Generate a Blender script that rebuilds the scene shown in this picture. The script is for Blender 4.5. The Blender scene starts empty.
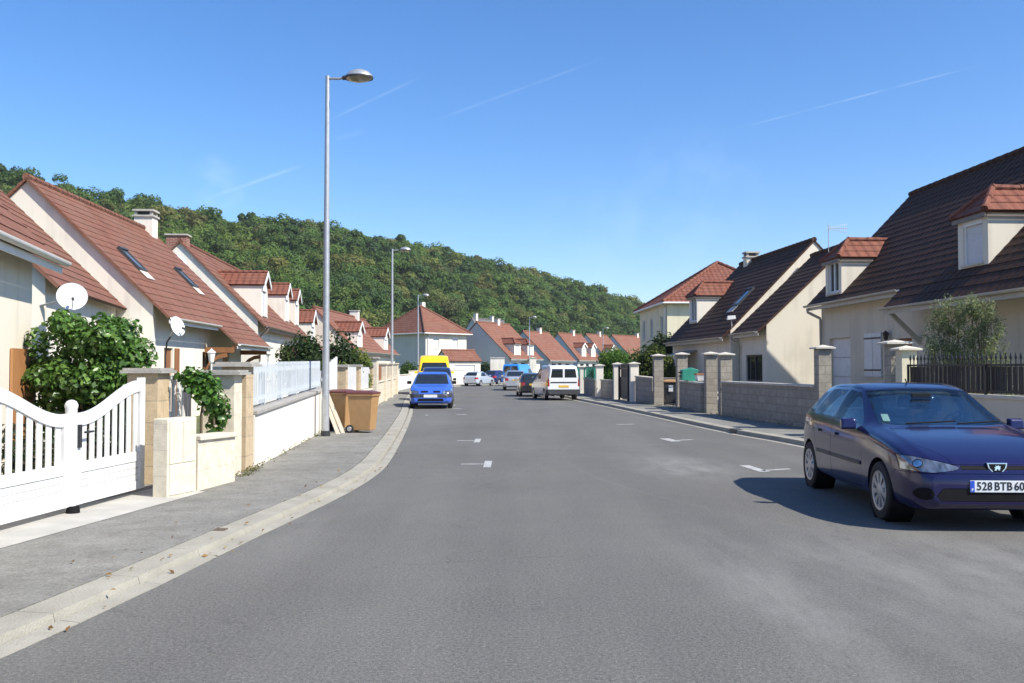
import bpy, bmesh, math, random
import numpy as np
from mathutils import Vector, Matrix

random.seed(7)
rng = np.random.default_rng(11)
SC = bpy.context.scene
COL = SC.collection
R = math.radians

# ------------------------------------------------------------------ camera, sky, sun, exposure
F_PX, CAM_H, HORIZON = 925.0, 1.55, 368.0
PITCH = math.atan((HORIZON - 341.5) / F_PX)
cam_d = bpy.data.cameras.new('camera')
cam_d.sensor_width = 36.0
cam_d.lens = F_PX * 36.0 / 1024.0
cam_d.clip_start = 0.1
cam_d.clip_end = 5000
cam = bpy.data.objects.new('camera', cam_d)
cam.location = (0, 0, CAM_H)
cam.rotation_euler = (math.pi / 2 + PITCH, 0, 0)
COL.objects.link(cam)
SC.camera = cam

SUN_DIR = Vector((0.86, -0.50, 1.0)).normalized()
SUN_EL = math.asin(SUN_DIR.z)
SUN_AZ = math.atan2(SUN_DIR.x, SUN_DIR.y)
sun_d = bpy.data.lights.new('sun', 'SUN')
sun_d.energy = 4.7
sun_d.angle = R(0.5)
sun_d.color = (1.0, 0.945, 0.83)
sun = bpy.data.objects.new('sun', sun_d)
sun.rotation_euler = SUN_DIR.to_track_quat('Z', 'Y').to_euler()
sun.location = (40, -30, 60)
COL.objects.link(sun)

SC.view_settings.view_transform = 'Standard'
SC.view_settings.look = 'None'
SC.view_settings.exposure = 0.70
SC.view_settings.gamma = 1.0

world = bpy.data.worlds.new('World')
SC.world = world
world.use_nodes = True

def ray(px, py):
    v = Vector(((px - 512) / F_PX, 1.0, (341.5 - py) / F_PX))
    c, s = math.cos(PITCH), math.sin(PITCH)
    return Vector((v.x, v.y * c - v.z * s, v.y * s + v.z * c))

def P(px, py, Y):
    d = ray(px, py)
    return Vector((0, 0, CAM_H)) + d * (Y / d.y)

def G(px, py, z=0.0):
    d = ray(px, py)
    return Vector((0, 0, CAM_H)) + d * ((z - CAM_H) / d.z)

def build_world():
    nt = world.node_tree
    N, L = nt.nodes, nt.links
    N.clear()
    out = N.new('ShaderNodeOutputWorld')
    bg = N.new('ShaderNodeBackground')
    bg.inputs['Strength'].default_value = 0.116
    sky = N.new('ShaderNodeTexSky')
    sky.sky_type = 'NISHITA'
    sky.sun_disc = False
    sky.sun_elevation = SUN_EL
    sky.sun_rotation = SUN_AZ
    sky.altitude = 100
    sky.air_density = 1.0
    sky.dust_density = 0.35
    sky.ozone_density = 3.2
    hs = N.new('ShaderNodeHueSaturation')
    hs.inputs['Saturation'].default_value = 1.2
    hs.inputs['Value'].default_value = 1.0
    tint = N.new('ShaderNodeMix'); tint.data_type = 'RGBA'; tint.blend_type = 'MULTIPLY'; tint.inputs['Factor'].default_value = 1
    tint.inputs[7].default_value = (.93, .955, 1.06, 1)          # camera white balance of a clear September sky
    L.new(sky.outputs[0], tint.inputs[6]); L.new(tint.outputs[2], hs.inputs['Color'])
    tc = N.new('ShaderNodeTexCoord')
    noise = N.new('ShaderNodeTexNoise')
    noise.inputs['Scale'].default_value = 26
    noise.inputs['Detail'].default_value = 5
    L.new(tc.outputs['Generated'], noise.inputs['Vector'])
    def math_node(op, a, b=None, c=None):
        m = N.new('ShaderNodeMath'); m.operation = op
        for i, v in enumerate((a, b, c)):
            if v is None: continue
            if isinstance(v, (int, float)): m.inputs[i].default_value = v
            else: L.new(v, m.inputs[i])
        return m.outputs[0]
    def dot(vec):
        m = N.new('ShaderNodeVectorMath'); m.operation = 'DOT_PRODUCT'
        L.new(tc.outputs['Generated'], m.inputs[0])
        m.inputs[1].default_value = vec
        return m.outputs['Value']
    def smooth(v, a, b):
        m = N.new('ShaderNodeMapRange'); m.interpolation_type = 'SMOOTHSTEP'
        L.new(v, m.inputs['Value'])
        m.inputs['From Min'].default_value = a
        m.inputs['From Max'].default_value = b
        return m.outputs['Result']
    total = None
    # vapour trails high in the sky: great-circle strips (direction of both ends, width, opacity)
    for (a, b, wd, op) in (((728, 131), (1000, 60), .0013, .24), ((420, 126), (615, 54), .0020, .11),
                           ((325, 122), (425, 75), .0020, .13), ((200, 201), (312, 162), .0026, .22),
                           ((370, 130), (330, 140), .004, .06)):
        d0, d1 = ray(*a).normalized(), ray(*b).normalized()
        n = d0.cross(d1).normalized()
        mid = (d0 + d1).normalized()
        t = (d1 - d0).normalized()
        half = (d1 - d0).length / 2
        dist = math_node('ABSOLUTE', dot(n))
        core = smooth(dist, wd, wd * .15)
        along = math_node('ABSOLUTE', dot(t - mid * t.dot(mid)))
        ends = smooth(along, half, half * .45)
        m = math_node('MULTIPLY', core, ends)
        m = math_node('MULTIPLY', m, smooth(noise.outputs[0], .25, .6))
        m = math_node('MULTIPLY', m, op * .32)
        total = m if total is None else math_node('ADD', total, m)
    for (c, rad, op) in (((218, 184), .035, .12), ((690, 200), .09, .05), ((590, 235), .07, .04)):
        dd = dot(ray(*c).normalized())
        m = smooth(dd, math.cos(rad), 1.0)
        m = math_node('MULTIPLY', m, smooth(noise.outputs[0], .38, .7))
        m = math_node('MULTIPLY', m, op * .6)
        total = math_node('ADD', total, m)
    mix = N.new('ShaderNodeMix'); mix.data_type = 'RGBA'
    L.new(total, mix.inputs['Factor'])
    L.new(hs.outputs['Color'], mix.inputs[6])
    mix.inputs[7].default_value = (9.5, 9.8, 10.2, 1)
    L.new(mix.outputs[2], bg.inputs['Color'])
    L.new(bg.outputs[0], out.inputs['Surface'])
build_world()

# ------------------------------------------------------------------ materials
def new_mat(name):
    m = bpy.data.materials.new(name)
    m.use_nodes = True
    nt = m.node_tree
    b = nt.nodes['Principled BSDF']
    return m, nt, nt.nodes, nt.links, b

def mat(name, c1, c2=None, scale=6.0, rough=.7, metal=0.0, bump=0.0, bscale=40.0, coat=0.0, spec=.5, detail=4.0, coord='Object', bdist=.02, stretch=None):
    m, nt, N, L, b = new_mat(name)
    b.inputs['Roughness'].default_value = rough
    b.inputs['Metallic'].default_value = metal
    b.inputs['Specular IOR Level'].default_value = spec
    if coat:
        b.inputs['Coat Weight'].default_value = coat
        b.inputs['Coat Roughness'].default_value = .04
    tc = N.new('ShaderNodeTexCoord')
    vec = tc.outputs[coord]
    if stretch:
        mp = N.new('ShaderNodeMapping'); mp.inputs['Scale'].default_value = stretch
        L.new(vec, mp.inputs['Vector']); vec = mp.outputs[0]
    if c2 is None: c2 = tuple(x * .92 for x in c1)
    n = N.new('ShaderNodeTexNoise')
    n.inputs['Scale'].default_value = scale
    n.inputs['Detail'].default_value = detail
    n.inputs['Roughness'].default_value = .62
    L.new(vec, n.inputs['Vector'])
    r = N.new('ShaderNodeValToRGB')
    r.color_ramp.elements[0].position = .3; r.color_ramp.elements[1].position = .7
    r.color_ramp.elements[0].color = (*c2, 1); r.color_ramp.elements[1].color = (*c1, 1)
    L.new(n.outputs[0], r.inputs[0])
    L.new(r.outputs[0], b.inputs['Base Color'])
    if bump:
        n2 = N.new('ShaderNodeTexNoise')
        n2.inputs['Scale'].default_value = bscale; n2.inputs['Detail'].default_value = 3
        L.new(vec, n2.inputs['Vector'])
        bp = N.new('ShaderNodeBump'); bp.inputs['Strength'].default_value = bump; bp.inputs['Distance'].default_value = bdist
        L.new(n2.outputs[0], bp.inputs['Height']); L.new(bp.outputs[0], b.inputs['Normal'])
    return m

def stucco_mat(name, c, streak=.12):
    """rendered wall: fine grain, cloudy patches, faint vertical rain streaks"""
    m, nt, N, L, b = new_mat(name)
    b.inputs['Roughness'].default_value = .9
    b.inputs['Specular IOR Level'].default_value = .2
    tc = N.new('ShaderNodeTexCoord')
    mp = N.new('ShaderNodeMapping'); mp.inputs['Scale'].default_value = (3.2, 3.2, .22)
    L.new(tc.outputs['Object'], mp.inputs['Vector'])
    n1 = N.new('ShaderNodeTexNoise'); n1.inputs['Scale'].default_value = 1.2; n1.inputs['Detail'].default_value = 6
    L.new(mp.outputs[0], n1.inputs['Vector'])
    n2 = N.new('ShaderNodeTexNoise'); n2.inputs['Scale'].default_value = .8; n2.inputs['Detail'].default_value = 5
    L.new(tc.outputs['Object'], n2.inputs['Vector'])
    add = N.new('ShaderNodeMath'); add.operation = 'ADD'
    L.new(n1.outputs[0], add.inputs[0]); L.new(n2.outputs[0], add.inputs[1])
    r = N.new('ShaderNodeValToRGB')
    r.color_ramp.elements[0].position = .78; r.color_ramp.elements[1].position = 1.12
    r.color_ramp.elements[0].color = (*[x * (1 - streak) for x in c], 1); r.color_ramp.elements[1].color = (*c, 1)
    hf = N.new('ShaderNodeMath'); hf.operation = 'MULTIPLY'; hf.inputs[1].default_value = 1.0
    L.new(add.outputs[0], hf.inputs[0]); L.new(hf.outputs[0], r.inputs[0])
    r.color_ramp.elements[1].position = 1.0
    L.new(r.outputs[0], b.inputs['Base Color'])
    n3 = N.new('ShaderNodeTexNoise'); n3.inputs['Scale'].default_value = 90; n3.inputs['Detail'].default_value = 2
    L.new(tc.outputs['Object'], n3.inputs['Vector'])
    bp = N.new('ShaderNodeBump'); bp.inputs['Strength'].default_value = .35; bp.inputs['Distance'].default_value = .01
    L.new(n3.outputs[0], bp.inputs['Height']); L.new(bp.outputs[0], b.inputs['Normal'])
    return m

def tile_mat(name, c1, c2, c3, moss=.1):
    """interlocking roof tiles; UV is in metres: u along the eave, v up the slope"""
    m, nt, N, L, b = new_mat(name)
    b.inputs['Roughness'].default_value = .75
    b.inputs['Specular IOR Level'].default_value = .15
    uv = N.new('ShaderNodeUVMap')
    br = N.new('ShaderNodeTexBrick')
    br.inputs['Scale'].default_value = 1.0
    br.inputs['Brick Width'].default_value = .30; br.inputs['Row Height'].default_value = .34
    br.inputs['Mortar Size'].default_value = .008; br.inputs['Bias'].default_value = 0
    br.inputs['Color1'].default_value = (*c1, 1); br.inputs['Color2'].default_value = (*c2, 1)
    br.inputs['Mortar'].default_value = (*[x * .55 for x in c2], 1)
    L.new(uv.outputs[0], br.inputs['Vector'])
    n = N.new('ShaderNodeTexNoise'); n.inputs['Scale'].default_value = .9; n.inputs['Detail'].default_value = 6
    L.new(uv.outputs[0], n.inputs['Vector'])
    mr = N.new('ShaderNodeMapRange'); mr.inputs['From Min'].default_value = .42; mr.inputs['From Max'].default_value = .72
    mr.inputs['To Max'].default_value = .7
    L.new(n.outputs[0], mr.inputs['Value'])
    mix = N.new('ShaderNodeMix'); mix.data_type = 'RGBA'
    L.new(mr.outputs[0], mix.inputs['Factor']); L.new(br.outputs['Color'], mix.inputs[6]); mix.inputs[7].default_value = (*c3, 1)
    L.new(mix.outputs[2], b.inputs['Base Color'])
    sx = N.new('ShaderNodeSeparateXYZ'); L.new(uv.outputs[0], sx.inputs[0])
    mu = N.new('ShaderNodeMath'); mu.operation = 'MULTIPLY'; mu.inputs[1].default_value = 2 * math.pi / .30
    L.new(sx.outputs[0], mu.inputs[0])
    si = N.new('ShaderNodeMath'); si.operation = 'SINE'; L.new(mu.outputs[0], si.inputs[0])
    ad = N.new('ShaderNodeMath'); ad.operation = 'MULTIPLY_ADD'; ad.inputs[1].default_value = 1.0
    n2 = N.new('ShaderNodeTexNoise'); n2.inputs['Scale'].default_value = 25
    L.new(uv.outputs[0], n2.inputs['Vector'])
    L.new(si.outputs[0], ad.inputs[0]); L.new(n2.outputs[0], ad.inputs[2])
    bp = N.new('ShaderNodeBump'); bp.inputs['Strength'].default_value = .6; bp.inputs['Distance'].default_value = .02
    L.new(ad.outputs[0], bp.inputs['Height']); L.new(bp.outputs[0], b.inputs['Normal'])
    return m

def block_mat(name, c1, c2, mortar, bw, bh, rough=.9, msize=.012, off=.5):
    """coursed blocks on walls running in any direction: u = distance along the wall in the UV map"""
    m, nt, N, L, b = new_mat(name)
    b.inputs['Roughness'].default_value = rough
    b.inputs['Specular IOR Level'].default_value = .2
    uv = N.new('ShaderNodeUVMap')
    br = N.new('ShaderNodeTexBrick'); br.offset = off
    br.inputs['Scale'].default_value = 1.0
    br.inputs['Brick Width'].default_value = bw; br.inputs['Row Height'].default_value = bh
    br.inputs['Mortar Size'].default_value = msize; br.inputs['Bias'].default_value = 0
    br.inputs['Color1'].default_value = (*c1, 1); br.inputs['Color2'].default_value = (*c2, 1)
    br.inputs['Mortar'].default_value = (*mortar, 1)
    L.new(uv.outputs[0], br.inputs['Vector'])
    n = N.new('ShaderNodeTexNoise'); n.inputs['Scale'].default_value = 5; n.inputs['Detail'].default_value = 8; n.inputs['Roughness'].default_value = .7
    L.new(uv.outputs[0], n.inputs['Vector'])
    mr = N.new('ShaderNodeMapRange'); mr.inputs['From Min'].default_value = .3; mr.inputs['From Max'].default_value = .7
    mr.inputs['To Min'].default_value = .72; mr.inputs['To Max'].default_value = 1.1
    L.new(n.outputs[0], mr.inputs['Value'])
    mix = N.new('ShaderNodeMix'); mix.data_type = 'RGBA'; mix.blend_type = 'MULTIPLY'; mix.inputs['Factor'].default_value = 1
    L.new(br.outputs['Color'], mix.inputs[6]); L.new(mr.outputs[0], mix.inputs[7])
    L.new(mix.outputs[2], b.inputs['Base Color'])
    n2 = N.new('ShaderNodeTexNoise'); n2.inputs['Scale'].default_value = 70
    L.new(uv.outputs[0], n2.inputs['Vector'])
    ad = N.new('ShaderNodeMath'); ad.operation = 'MULTIPLY_ADD'; ad.inputs[1].default_value = -1.2
    L.new(br.outputs['Fac'], ad.inputs[0]); L.new(n2.outputs[0], ad.inputs[2])
    bp = N.new('ShaderNodeBump'); bp.inputs['Strength'].default_value = .5; bp.inputs['Distance'].default_value = .012
    L.new(ad.outputs[0], bp.inputs['Height']); L.new(bp.outputs[0], b.inputs['Normal'])
    return m

def paint_mat(name, c, metal=.0, rough=.28, flake=0.0):
    m, nt, N, L, b = new_mat(name)
    b.inputs['Base Color'].default_value = (*c, 1)
    b.inputs['Metallic'].default_value = metal
    b.inputs['Roughness'].default_value = rough
    b.inputs['Coat Weight'].default_value = 1.0; b.inputs['Coat IOR'].default_value = 1.38; b.inputs['Specular IOR Level'].default_value = .25
    b.inputs['Coat Roughness'].default_value = .03
    tc = N.new('ShaderNodeTexCoord')
    n = N.new('ShaderNodeTexNoise'); n.inputs['Scale'].default_value = 3.5; n.inputs['Detail'].default_value = 6
    L.new(tc.outputs['Object'], n.inputs['Vector'])
    mr = N.new('ShaderNodeMapRange'); mr.inputs['To Min'].default_value = .02; mr.inputs['To Max'].default_value = .13
    L.new(n.outputs[0], mr.inputs['Value']); L.new(mr.outputs[0], b.inputs['Coat Roughness'])
    # road dust film towards no particular side: a thin noise mix
    mix = N.new('ShaderNodeMix'); mix.data_type = 'RGBA'
    mr2 = N.new('ShaderNodeMapRange'); mr2.inputs['From Min'].default_value = .45; mr2.inputs['From Max'].default_value = .8; mr2.inputs['To Max'].default_value = .012
    L.new(n.outputs[0], mr2.inputs['Value']); L.new(mr2.outputs[0], mix.inputs['Factor'])
    mix.inputs[6].default_value = (*c, 1); mix.inputs[7].default_value = (.22, .2, .18, 1)
    L.new(mix.outputs[2], b.inputs['Base Color'])
    return m

def glass_mat(name, tint=(.45, .5, .5), fac=.55):
    """thin clear glazing: mirror at grazing angles, tinted see-through otherwise"""
    m, nt, N, L, b = new_mat(name)
    out = N['Material Output']
    N.remove(b)
    tr = N.new('ShaderNodeBsdfTransparent'); tr.inputs[0].default_value = (*tint, 1)
    gl = N.new('ShaderNodeBsdfGlossy'); gl.inputs['Roughness'].default_value = .02; gl.inputs[0].default_value = (.9, .95, 1, 1)
    fr = N.new('ShaderNodeFresnel'); fr.inputs['IOR'].default_value = 1.55
    ms = N.new('ShaderNodeMixShader')
    ml = N.new('ShaderNodeMath'); ml.operation = 'MULTIPLY_ADD'; ml.inputs[1].default_value = .6; ml.inputs[2].default_value = .0
    L.new(fr.outputs[0], ml.inputs[0]); L.new(ml.outputs[0], ms.inputs[0])
    L.new(tr.outputs[0], ms.inputs[1]); L.new(gl.outputs[0], ms.inputs[2]); L.new(ms.outputs[0], out.inputs['Surface'])
    return m

def leaf_mat(name, transl=.3, rough=.5, spec=.35):
    """leaf colour comes from a per-leaf colour attribute"""
    m, nt, N, L, b = new_mat(name)
    out = N['Material Output']
    at = N.new('ShaderNodeAttribute'); at.attribute_name = 'Col'
    b.inputs['Roughness'].default_value = rough
    b.inputs['Specular IOR Level'].default_value = spec
    L.new(at.outputs['Color'], b.inputs['Base Color'])
    tl = N.new('ShaderNodeBsdfTranslucent')
    hs = N.new('ShaderNodeHueSaturation'); hs.inputs['Hue'].default_value = .505; hs.inputs['Value'].default_value = 1.25
    L.new(at.outputs['Color'], hs.inputs['Color']); L.new(hs.outputs[0], tl.inputs[0])
    ms = N.new('ShaderNodeMixShader'); ms.inputs[0].default_value = transl
    L.new(b.outputs[0], ms.inputs[1]); L.new(tl.outputs[0], ms.inputs[2]); L.new(ms.outputs[0], out.inputs['Surface'])
    return m

M = {}
M['stucco'] = stucco_mat('cream render', (.72, .66, .55))
M['stucco_w'] = stucco_mat('off white render', (.76, .71, .62))
M['stucco_warm'] = stucco_mat('warm beige render', (.66, .58, .45), .1)
M['stucco_y'] = stucco_mat('pale yellow render', (.70, .64, .47))
M['stucco_g'] = stucco_mat('pale grey render', (.60, .60, .58), .05)
M['tile_red'] = tile_mat('weathered red roof tile', (.225, .102, .070), (.170, .076, .052), (.20, .115, .085))
M['tile_bright'] = tile_mat('orange red roof tile', (.225, .086, .058), (.175, .066, .046), (.19, .09, .066))
M['tile_dark'] = tile_mat('dark brown roof tile', (.074, .036, .024), (.052, .026, .018), (.066, .04, .028))
M['tile_mid'] = tile_mat('red brown roof tile', (.24, .108, .074), (.19, .082, .056), (.21, .115, .085))
M['tile_grey'] = tile_mat('grey slate', (.16, .15, .15), (.12, .115, .12), (.15, .14, .13))
M['block'] = block_mat('concrete block', (.38, .345, .29), (.32, .29, .245), (.27, .245, .21), .5, .2)
M['stone'] = block_mat('cut tan stone', (.56, .44, .29), (.50, .39, .26), (.42, .34, .24), .6, .28, msize=.008)
M['cream_block'] = block_mat('cream render blocks', (.70, .63, .50), (.68, .61, .49), (.60, .54, .44), 1.2, .3, msize=.005)
M['brick'] = block_mat('red brick', (.33, .10, .06), (.26, .08, .05), (.35, .30, .26), .22, .07)
M['conc'] = mat('pale concrete', (.50, .47, .42), (.36, .34, .30), 5, .9, bump=.3, bscale=60)
M['coping'] = mat('grey coping stone', (.38, .36, .33), (.27, .26, .24), 6, .9, bump=.3, bscale=50)
M['coping_l'] = mat('pale coping stone', (.60, .57, .50), (.46, .43, .38), 6, .9, bump=.3, bscale=50)
M['coping_w'] = mat('cream coping stone', (.66, .60, .49), (.52, .47, .38), 6, .9, bump=.3, bscale=50)
M['kerb'] = mat('kerb concrete', (.36, .34, .285), (.255, .24, .20), 2.0, .92, bump=.5, bscale=60, detail=10)
M['pvc'] = mat('white enamel', (.72, .725, .73), (.60, .60, .59), 4, .4, detail=8)
M['white'] = mat('white paint', (.78, .78, .77), (.70, .70, .69), 4, .5)
M['galv'] = mat('galvanised steel', (.50, .51, .52), (.40, .41, .42), 12, .45, metal=.55)
M['steel_d'] = mat('dark steel', (.05, .05, .055), (.03, .03, .035), 10, .5, metal=.3)
M['iron'] = mat('black painted iron', (.018, .018, .019), (.012, .012, .012), 10, .45)
M['iron_panel'] = mat('dark grey sheet', (.045, .042, .04), (.03, .03, .028), 5, .55)
M['wood'] = mat('brown stained wood', (.30, .13, .05), (.20, .08, .03), 4, .6, stretch=(1, 1, .15), bump=.2)
M['wood_o'] = mat('orange pine', (.42, .20, .08), (.32, .14, .05), 4, .6, stretch=(1, 1, .15))
M['zinc'] = mat('beige gutter plastic', (.50, .46, .40), (.42, .39, .34), 4, .5)
M['zinc_w'] = mat('white gutter plastic', (.74, .73, .70), (.64, .63, .60), 4, .45)
M['zinc_d'] = mat('brown gutter plastic', (.20, .16, .13), (.15, .12, .10), 4, .5)
M['pane'] = mat('dark window glass', (.03, .035, .04), (.02, .025, .03), 2, .06, spec=.8)
M['shutter_g'] = mat('roller shutter slats', (.62, .62, .62), (.55, .55, .56), 3, .5)
M['rubber'] = mat('tyre rubber', (.022, .022, .023), (.014, .014, .015), 20, .8)
M['plastic_b'] = mat('black plastic', (.012, .012, .013), (.008, .008, .009), 12, .75, spec=.12)
M['plastic_g'] = mat('dark grey bumper plastic', (.05, .052, .058), (.035, .037, .042), 10, .5)
M['chrome'] = mat('chrome', (.8, .8, .8), (.72, .72, .72), 5, .12, metal=1.0)
M['alu'] = mat('silver wheel paint', (.55, .55, .56), (.46, .46, .47), 8, .35, metal=.6)
M['lamp_clear'] = mat('clear headlamp glass', (.42, .45, .48), (.05, .06, .07), 9, .12, metal=.75, coat=1.0, stretch=(1, 2.2, .5))
M['lamp_red'] = mat('red lamp lens', (.38, .012, .012), (.26, .008, .008), 14, .15, coat=1.0)
M['lamp_amber'] = mat('amber lamp lens', (.6, .20, .02), (.5, .15, .02), 14, .15, coat=1.0)
M['plate_w'] = mat('white number plate', (.72, .73, .74), (.64, .65, .66), 4, .35)
M['plate_y'] = mat('yellow number plate', (.72, .46, .06), (.62, .40, .05), 4, .35)
M['plate_blue'] = mat('plate blue band', (.02, .09, .55), (.02, .07, .45), 4, .35)
M['ink'] = mat('black ink', (.015, .015, .017), (.01, .01, .012), 4, .5)
M['glass'] = glass_mat('car glazing', (.80, .85, .83))
M['carglass'] = mat('tinted car glass', (.02, .025, .028), (.014, .018, .02), 3, .04, spec=.9)
M['cloth'] = mat('grey seat cloth', (.05, .052, .06), (.03, .032, .04), 20, .95)
M['paint_306'] = paint_mat('dark blue metallic paint', (.012, .012, .066), .25, .22)
M['paint_blue'] = paint_mat('light blue paint', (.045, .13, .60), .1, .35)
M['paint_navy'] = paint_mat('navy paint', (.018, .028, .11), .2, .3)
M['paint_yellow'] = paint_mat('yellow paint', (.90, .55, .012), 0, .35)
M['paint_white'] = paint_mat('white paint car', (.72, .73, .74), 0, .35)
M['paint_silver'] = paint_mat('silver paint', (.50, .51, .53), .55, .35)
M['paint_pale'] = paint_mat('pale silver blue paint', (.56, .61, .66), .4, .35)
M['paint_grey'] = paint_mat('charcoal paint', (.03, .033, .038), .3, .3)
M['paint_azure'] = paint_mat('bright azure paint', (.03, .25, .68), 0, .35)
M['bin_tan'] = mat('tan bin plastic', (.40, .235, .105), (.33, .19, .08), 5, .55, detail=8)
M['bin_lid'] = mat('maroon bin lid plastic', (.15, .045, .036), (.11, .035, .028), 4, .45)
M['bin_grey'] = mat('dark grey bin plastic', (.035, .038, .045), (.025, .028, .034), 4, .5)
M['bin_green'] = mat('green plastic', (.03, .27, .19), (.025, .21, .15), 4, .5)
M['terracotta'] = mat('terracotta', (.42, .15, .08), (.34, .12, .06), 6, .8)
M['leaf'] = leaf_mat('glossy leaves', .28, .38, .5)
M['leaf_dull'] = leaf_mat('dull leaves', .42, .6, .2)
M['bark'] = mat('bark', (.13, .095, .065), (.07, .05, .035), 8, .9, bump=.6, bscale=20)
M['dish'] = mat('dish enamel', (.70, .72, .73), (.62, .64, .65), 5, .4)
M['lens'] = mat('lamp diffuser', (.30, .27, .2), (.2, .18, .13), 14, .15, coat=.8)
M['sticker'] = mat('sticker paper', (.30, .62, .50), (.6, .75, .7), 30, .5)

def road_material():
    m, nt, N, L, b = new_mat('worn asphalt')
    b.inputs['Specular IOR Level'].default_value = .25
    tc = N.new('ShaderNodeTexCoord')
    def noise(s, d, st=None, ro=.6):
        n = N.new('ShaderNodeTexNoise'); n.inputs['Scale'].default_value = s; n.inputs['Detail'].default_value = d; n.inputs['Roughness'].default_value = ro
        v = tc.outputs['Object']
        if st:
            mp = N.new('ShaderNodeMapping'); mp.inputs['Scale'].default_value = st; mp.inputs['Rotation'].default_value = (0, 0, R(6))
            L.new(v, mp.inputs['Vector']); v = mp.outputs[0]
        L.new(v, n.inputs['Vector']); return n.outputs[0]
    def ramp(v, p0, c0, p1, c1):
        r = N.new('ShaderNodeValToRGB')
        r.color_ramp.elements[0].position = p0; r.color_ramp.elements[1].position = p1
        r.color_ramp.elements[0].color = (*c0, 1); r.color_ramp.elements[1].color = (*c1, 1)
        L.new(v, r.inputs[0]); return r.outputs[0]
    def mixc(fac, a, c, blend='MIX'):
        mx = N.new('ShaderNodeMix'); mx.data_type = 'RGBA'; mx.blend_type = blend
        if isinstance(fac, float): mx.inputs['Factor'].default_value = fac
        else: L.new(fac, mx.inputs['Factor'])
        L.new(a, mx.inputs[6])
        if isinstance(c, tuple): mx.inputs[7].default_value = (*c, 1)
        else: L.new(c, mx.inputs[7])
        return mx.outputs[2]
    base = ramp(noise(.35, 6), .3, (.120, .117, .109), .72, (.146, .142, .132))
    lanes = ramp(noise(1.0, 5, (.9, .07, 1)), .35, (.88, .88, .885), .68, (1.08, 1.08, 1.07))
    c = mixc(1.0, base, lanes, 'MULTIPLY')
    grain = ramp(noise(42, 4, None, .85), .3, (.50, .50, .51), .7, (1.5, 1.49, 1.46))
    c = mixc(1.0, c, grain, 'MULTIPLY')
    speck = noise(75, 1, None, .5)
    mr = N.new('ShaderNodeMapRange'); mr.inputs['From Min'].default_value = .63; mr.inputs['From Max'].default_value = .69; mr.inputs['To Max'].default_value = .55
    L.new(speck, mr.inputs['Value'])
    c = mixc(mr.outputs[0], c, (.30, .28, .25))
    # pale dusty, polished area in front of the parking lane, with its own fixed outline
    sx = N.new('ShaderNodeSeparateXYZ'); L.new(tc.outputs['Object'], sx.inputs[0])
    def blob(cx, cy, rx, ry):
        mp = N.new('ShaderNodeMapping'); mp.vector_type = 'POINT'
        mp.inputs['Location'].default_value = (-cx / rx, -cy / ry, 0); mp.inputs['Scale'].default_value = (1 / rx, 1 / ry, 0)
        L.new(tc.outputs['Object'], mp.inputs['Vector'])
        ln = N.new('ShaderNodeVectorMath'); ln.operation = 'LENGTH'; L.new(mp.outputs[0], ln.inputs[0])
        r = N.new('ShaderNodeMapRange'); r.interpolation_type = 'SMOOTHSTEP'
        r.inputs['From Min'].default_value = 1.0; r.inputs['From Max'].default_value = .25
        L.new(ln.outputs['Value'], r.inputs['Value']); return r.outputs[0]
    dn = N.new('ShaderNodeMapRange'); dn.inputs['From Min'].default_value = .38; dn.inputs['From Max'].default_value = .66
    L.new(noise(1.6, 9, (1.3, .40, 1), .72), dn.inputs['Value'])
    for cx, cy, rx, ry, k in ((3.4, 6.6, 2.2, 3.4, .42), (1.75, 6.4, .5, 3.6, .42), (2.7, 14.5, 1.1, 2.4, .7), (4.6, 7.4, 1.6, 1.2, .5), (-2.2, 8.5, .7, 2.5, .3)):
        mu = N.new('ShaderNodeMath'); mu.operation = 'MULTIPLY'; L.new(blob(cx, cy, rx, ry), mu.inputs[0]); L.new(dn.outputs[0], mu.inputs[1])
        mk = N.new('ShaderNodeMath'); mk.operation = 'MULTIPLY'; L.new(mu.outputs[0], mk.inputs[0]); mk.inputs[1].default_value = k
        c = mixc(mk.outputs[0], c, (.265, .258, .24))
    # curved scuffs left by turning tyres
    for cx, cy, r0, wd, k in ((14.5, 16.0, 13.6, .06, .16), (-16, 19.0, 16.9, .05, .14), (-9.0, 1.0, 7.6, .06, .2)):
        mp = N.new('ShaderNodeMapping'); mp.inputs['Location'].default_value = (-cx, -cy, 0); mp.inputs['Scale'].default_value = (1, 1, 0)
        L.new(tc.outputs['Object'], mp.inputs['Vector'])
        ln = N.new('ShaderNodeVectorMath'); ln.operation = 'LENGTH'; L.new(mp.outputs[0], ln.inputs[0])
        sb = N.new('ShaderNodeMath'); sb.operation = 'SUBTRACT'; L.new(ln.outputs['Value'], sb.inputs[0]); sb.inputs[1].default_value = r0
        ab = N.new('ShaderNodeMath'); ab.operation = 'ABSOLUTE'; L.new(sb.outputs[0], ab.inputs[0])
        r = N.new('ShaderNodeMapRange'); r.interpolation_type = 'SMOOTHSTEP'; r.inputs['From Min'].default_value = wd; r.inputs['From Max'].default_value = wd * .2
        r.inputs['To Max'].default_value = k
        L.new(ab.outputs[0], r.inputs['Value'])
        mu = N.new('ShaderNodeMath'); mu.operation = 'MULTIPLY'; L.new(r.outputs[0], mu.inputs[0]); L.new(dn.outputs[0], mu.inputs[1])
        c = mixc(mu.outputs[0], c, (.24, .235, .22))
    # hairline cracks and darker sealed patches
    vo = N.new('ShaderNodeTexVoronoi'); vo.feature = 'DISTANCE_TO_EDGE'; vo.inputs['Scale'].default_value = .22
    wv = N.new('ShaderNodeTexNoise'); wv.inputs['Scale'].default_value = 2.2; wv.inputs['Detail'].default_value = 6
    L.new(tc.outputs['Object'], wv.inputs['Vector'])
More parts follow.
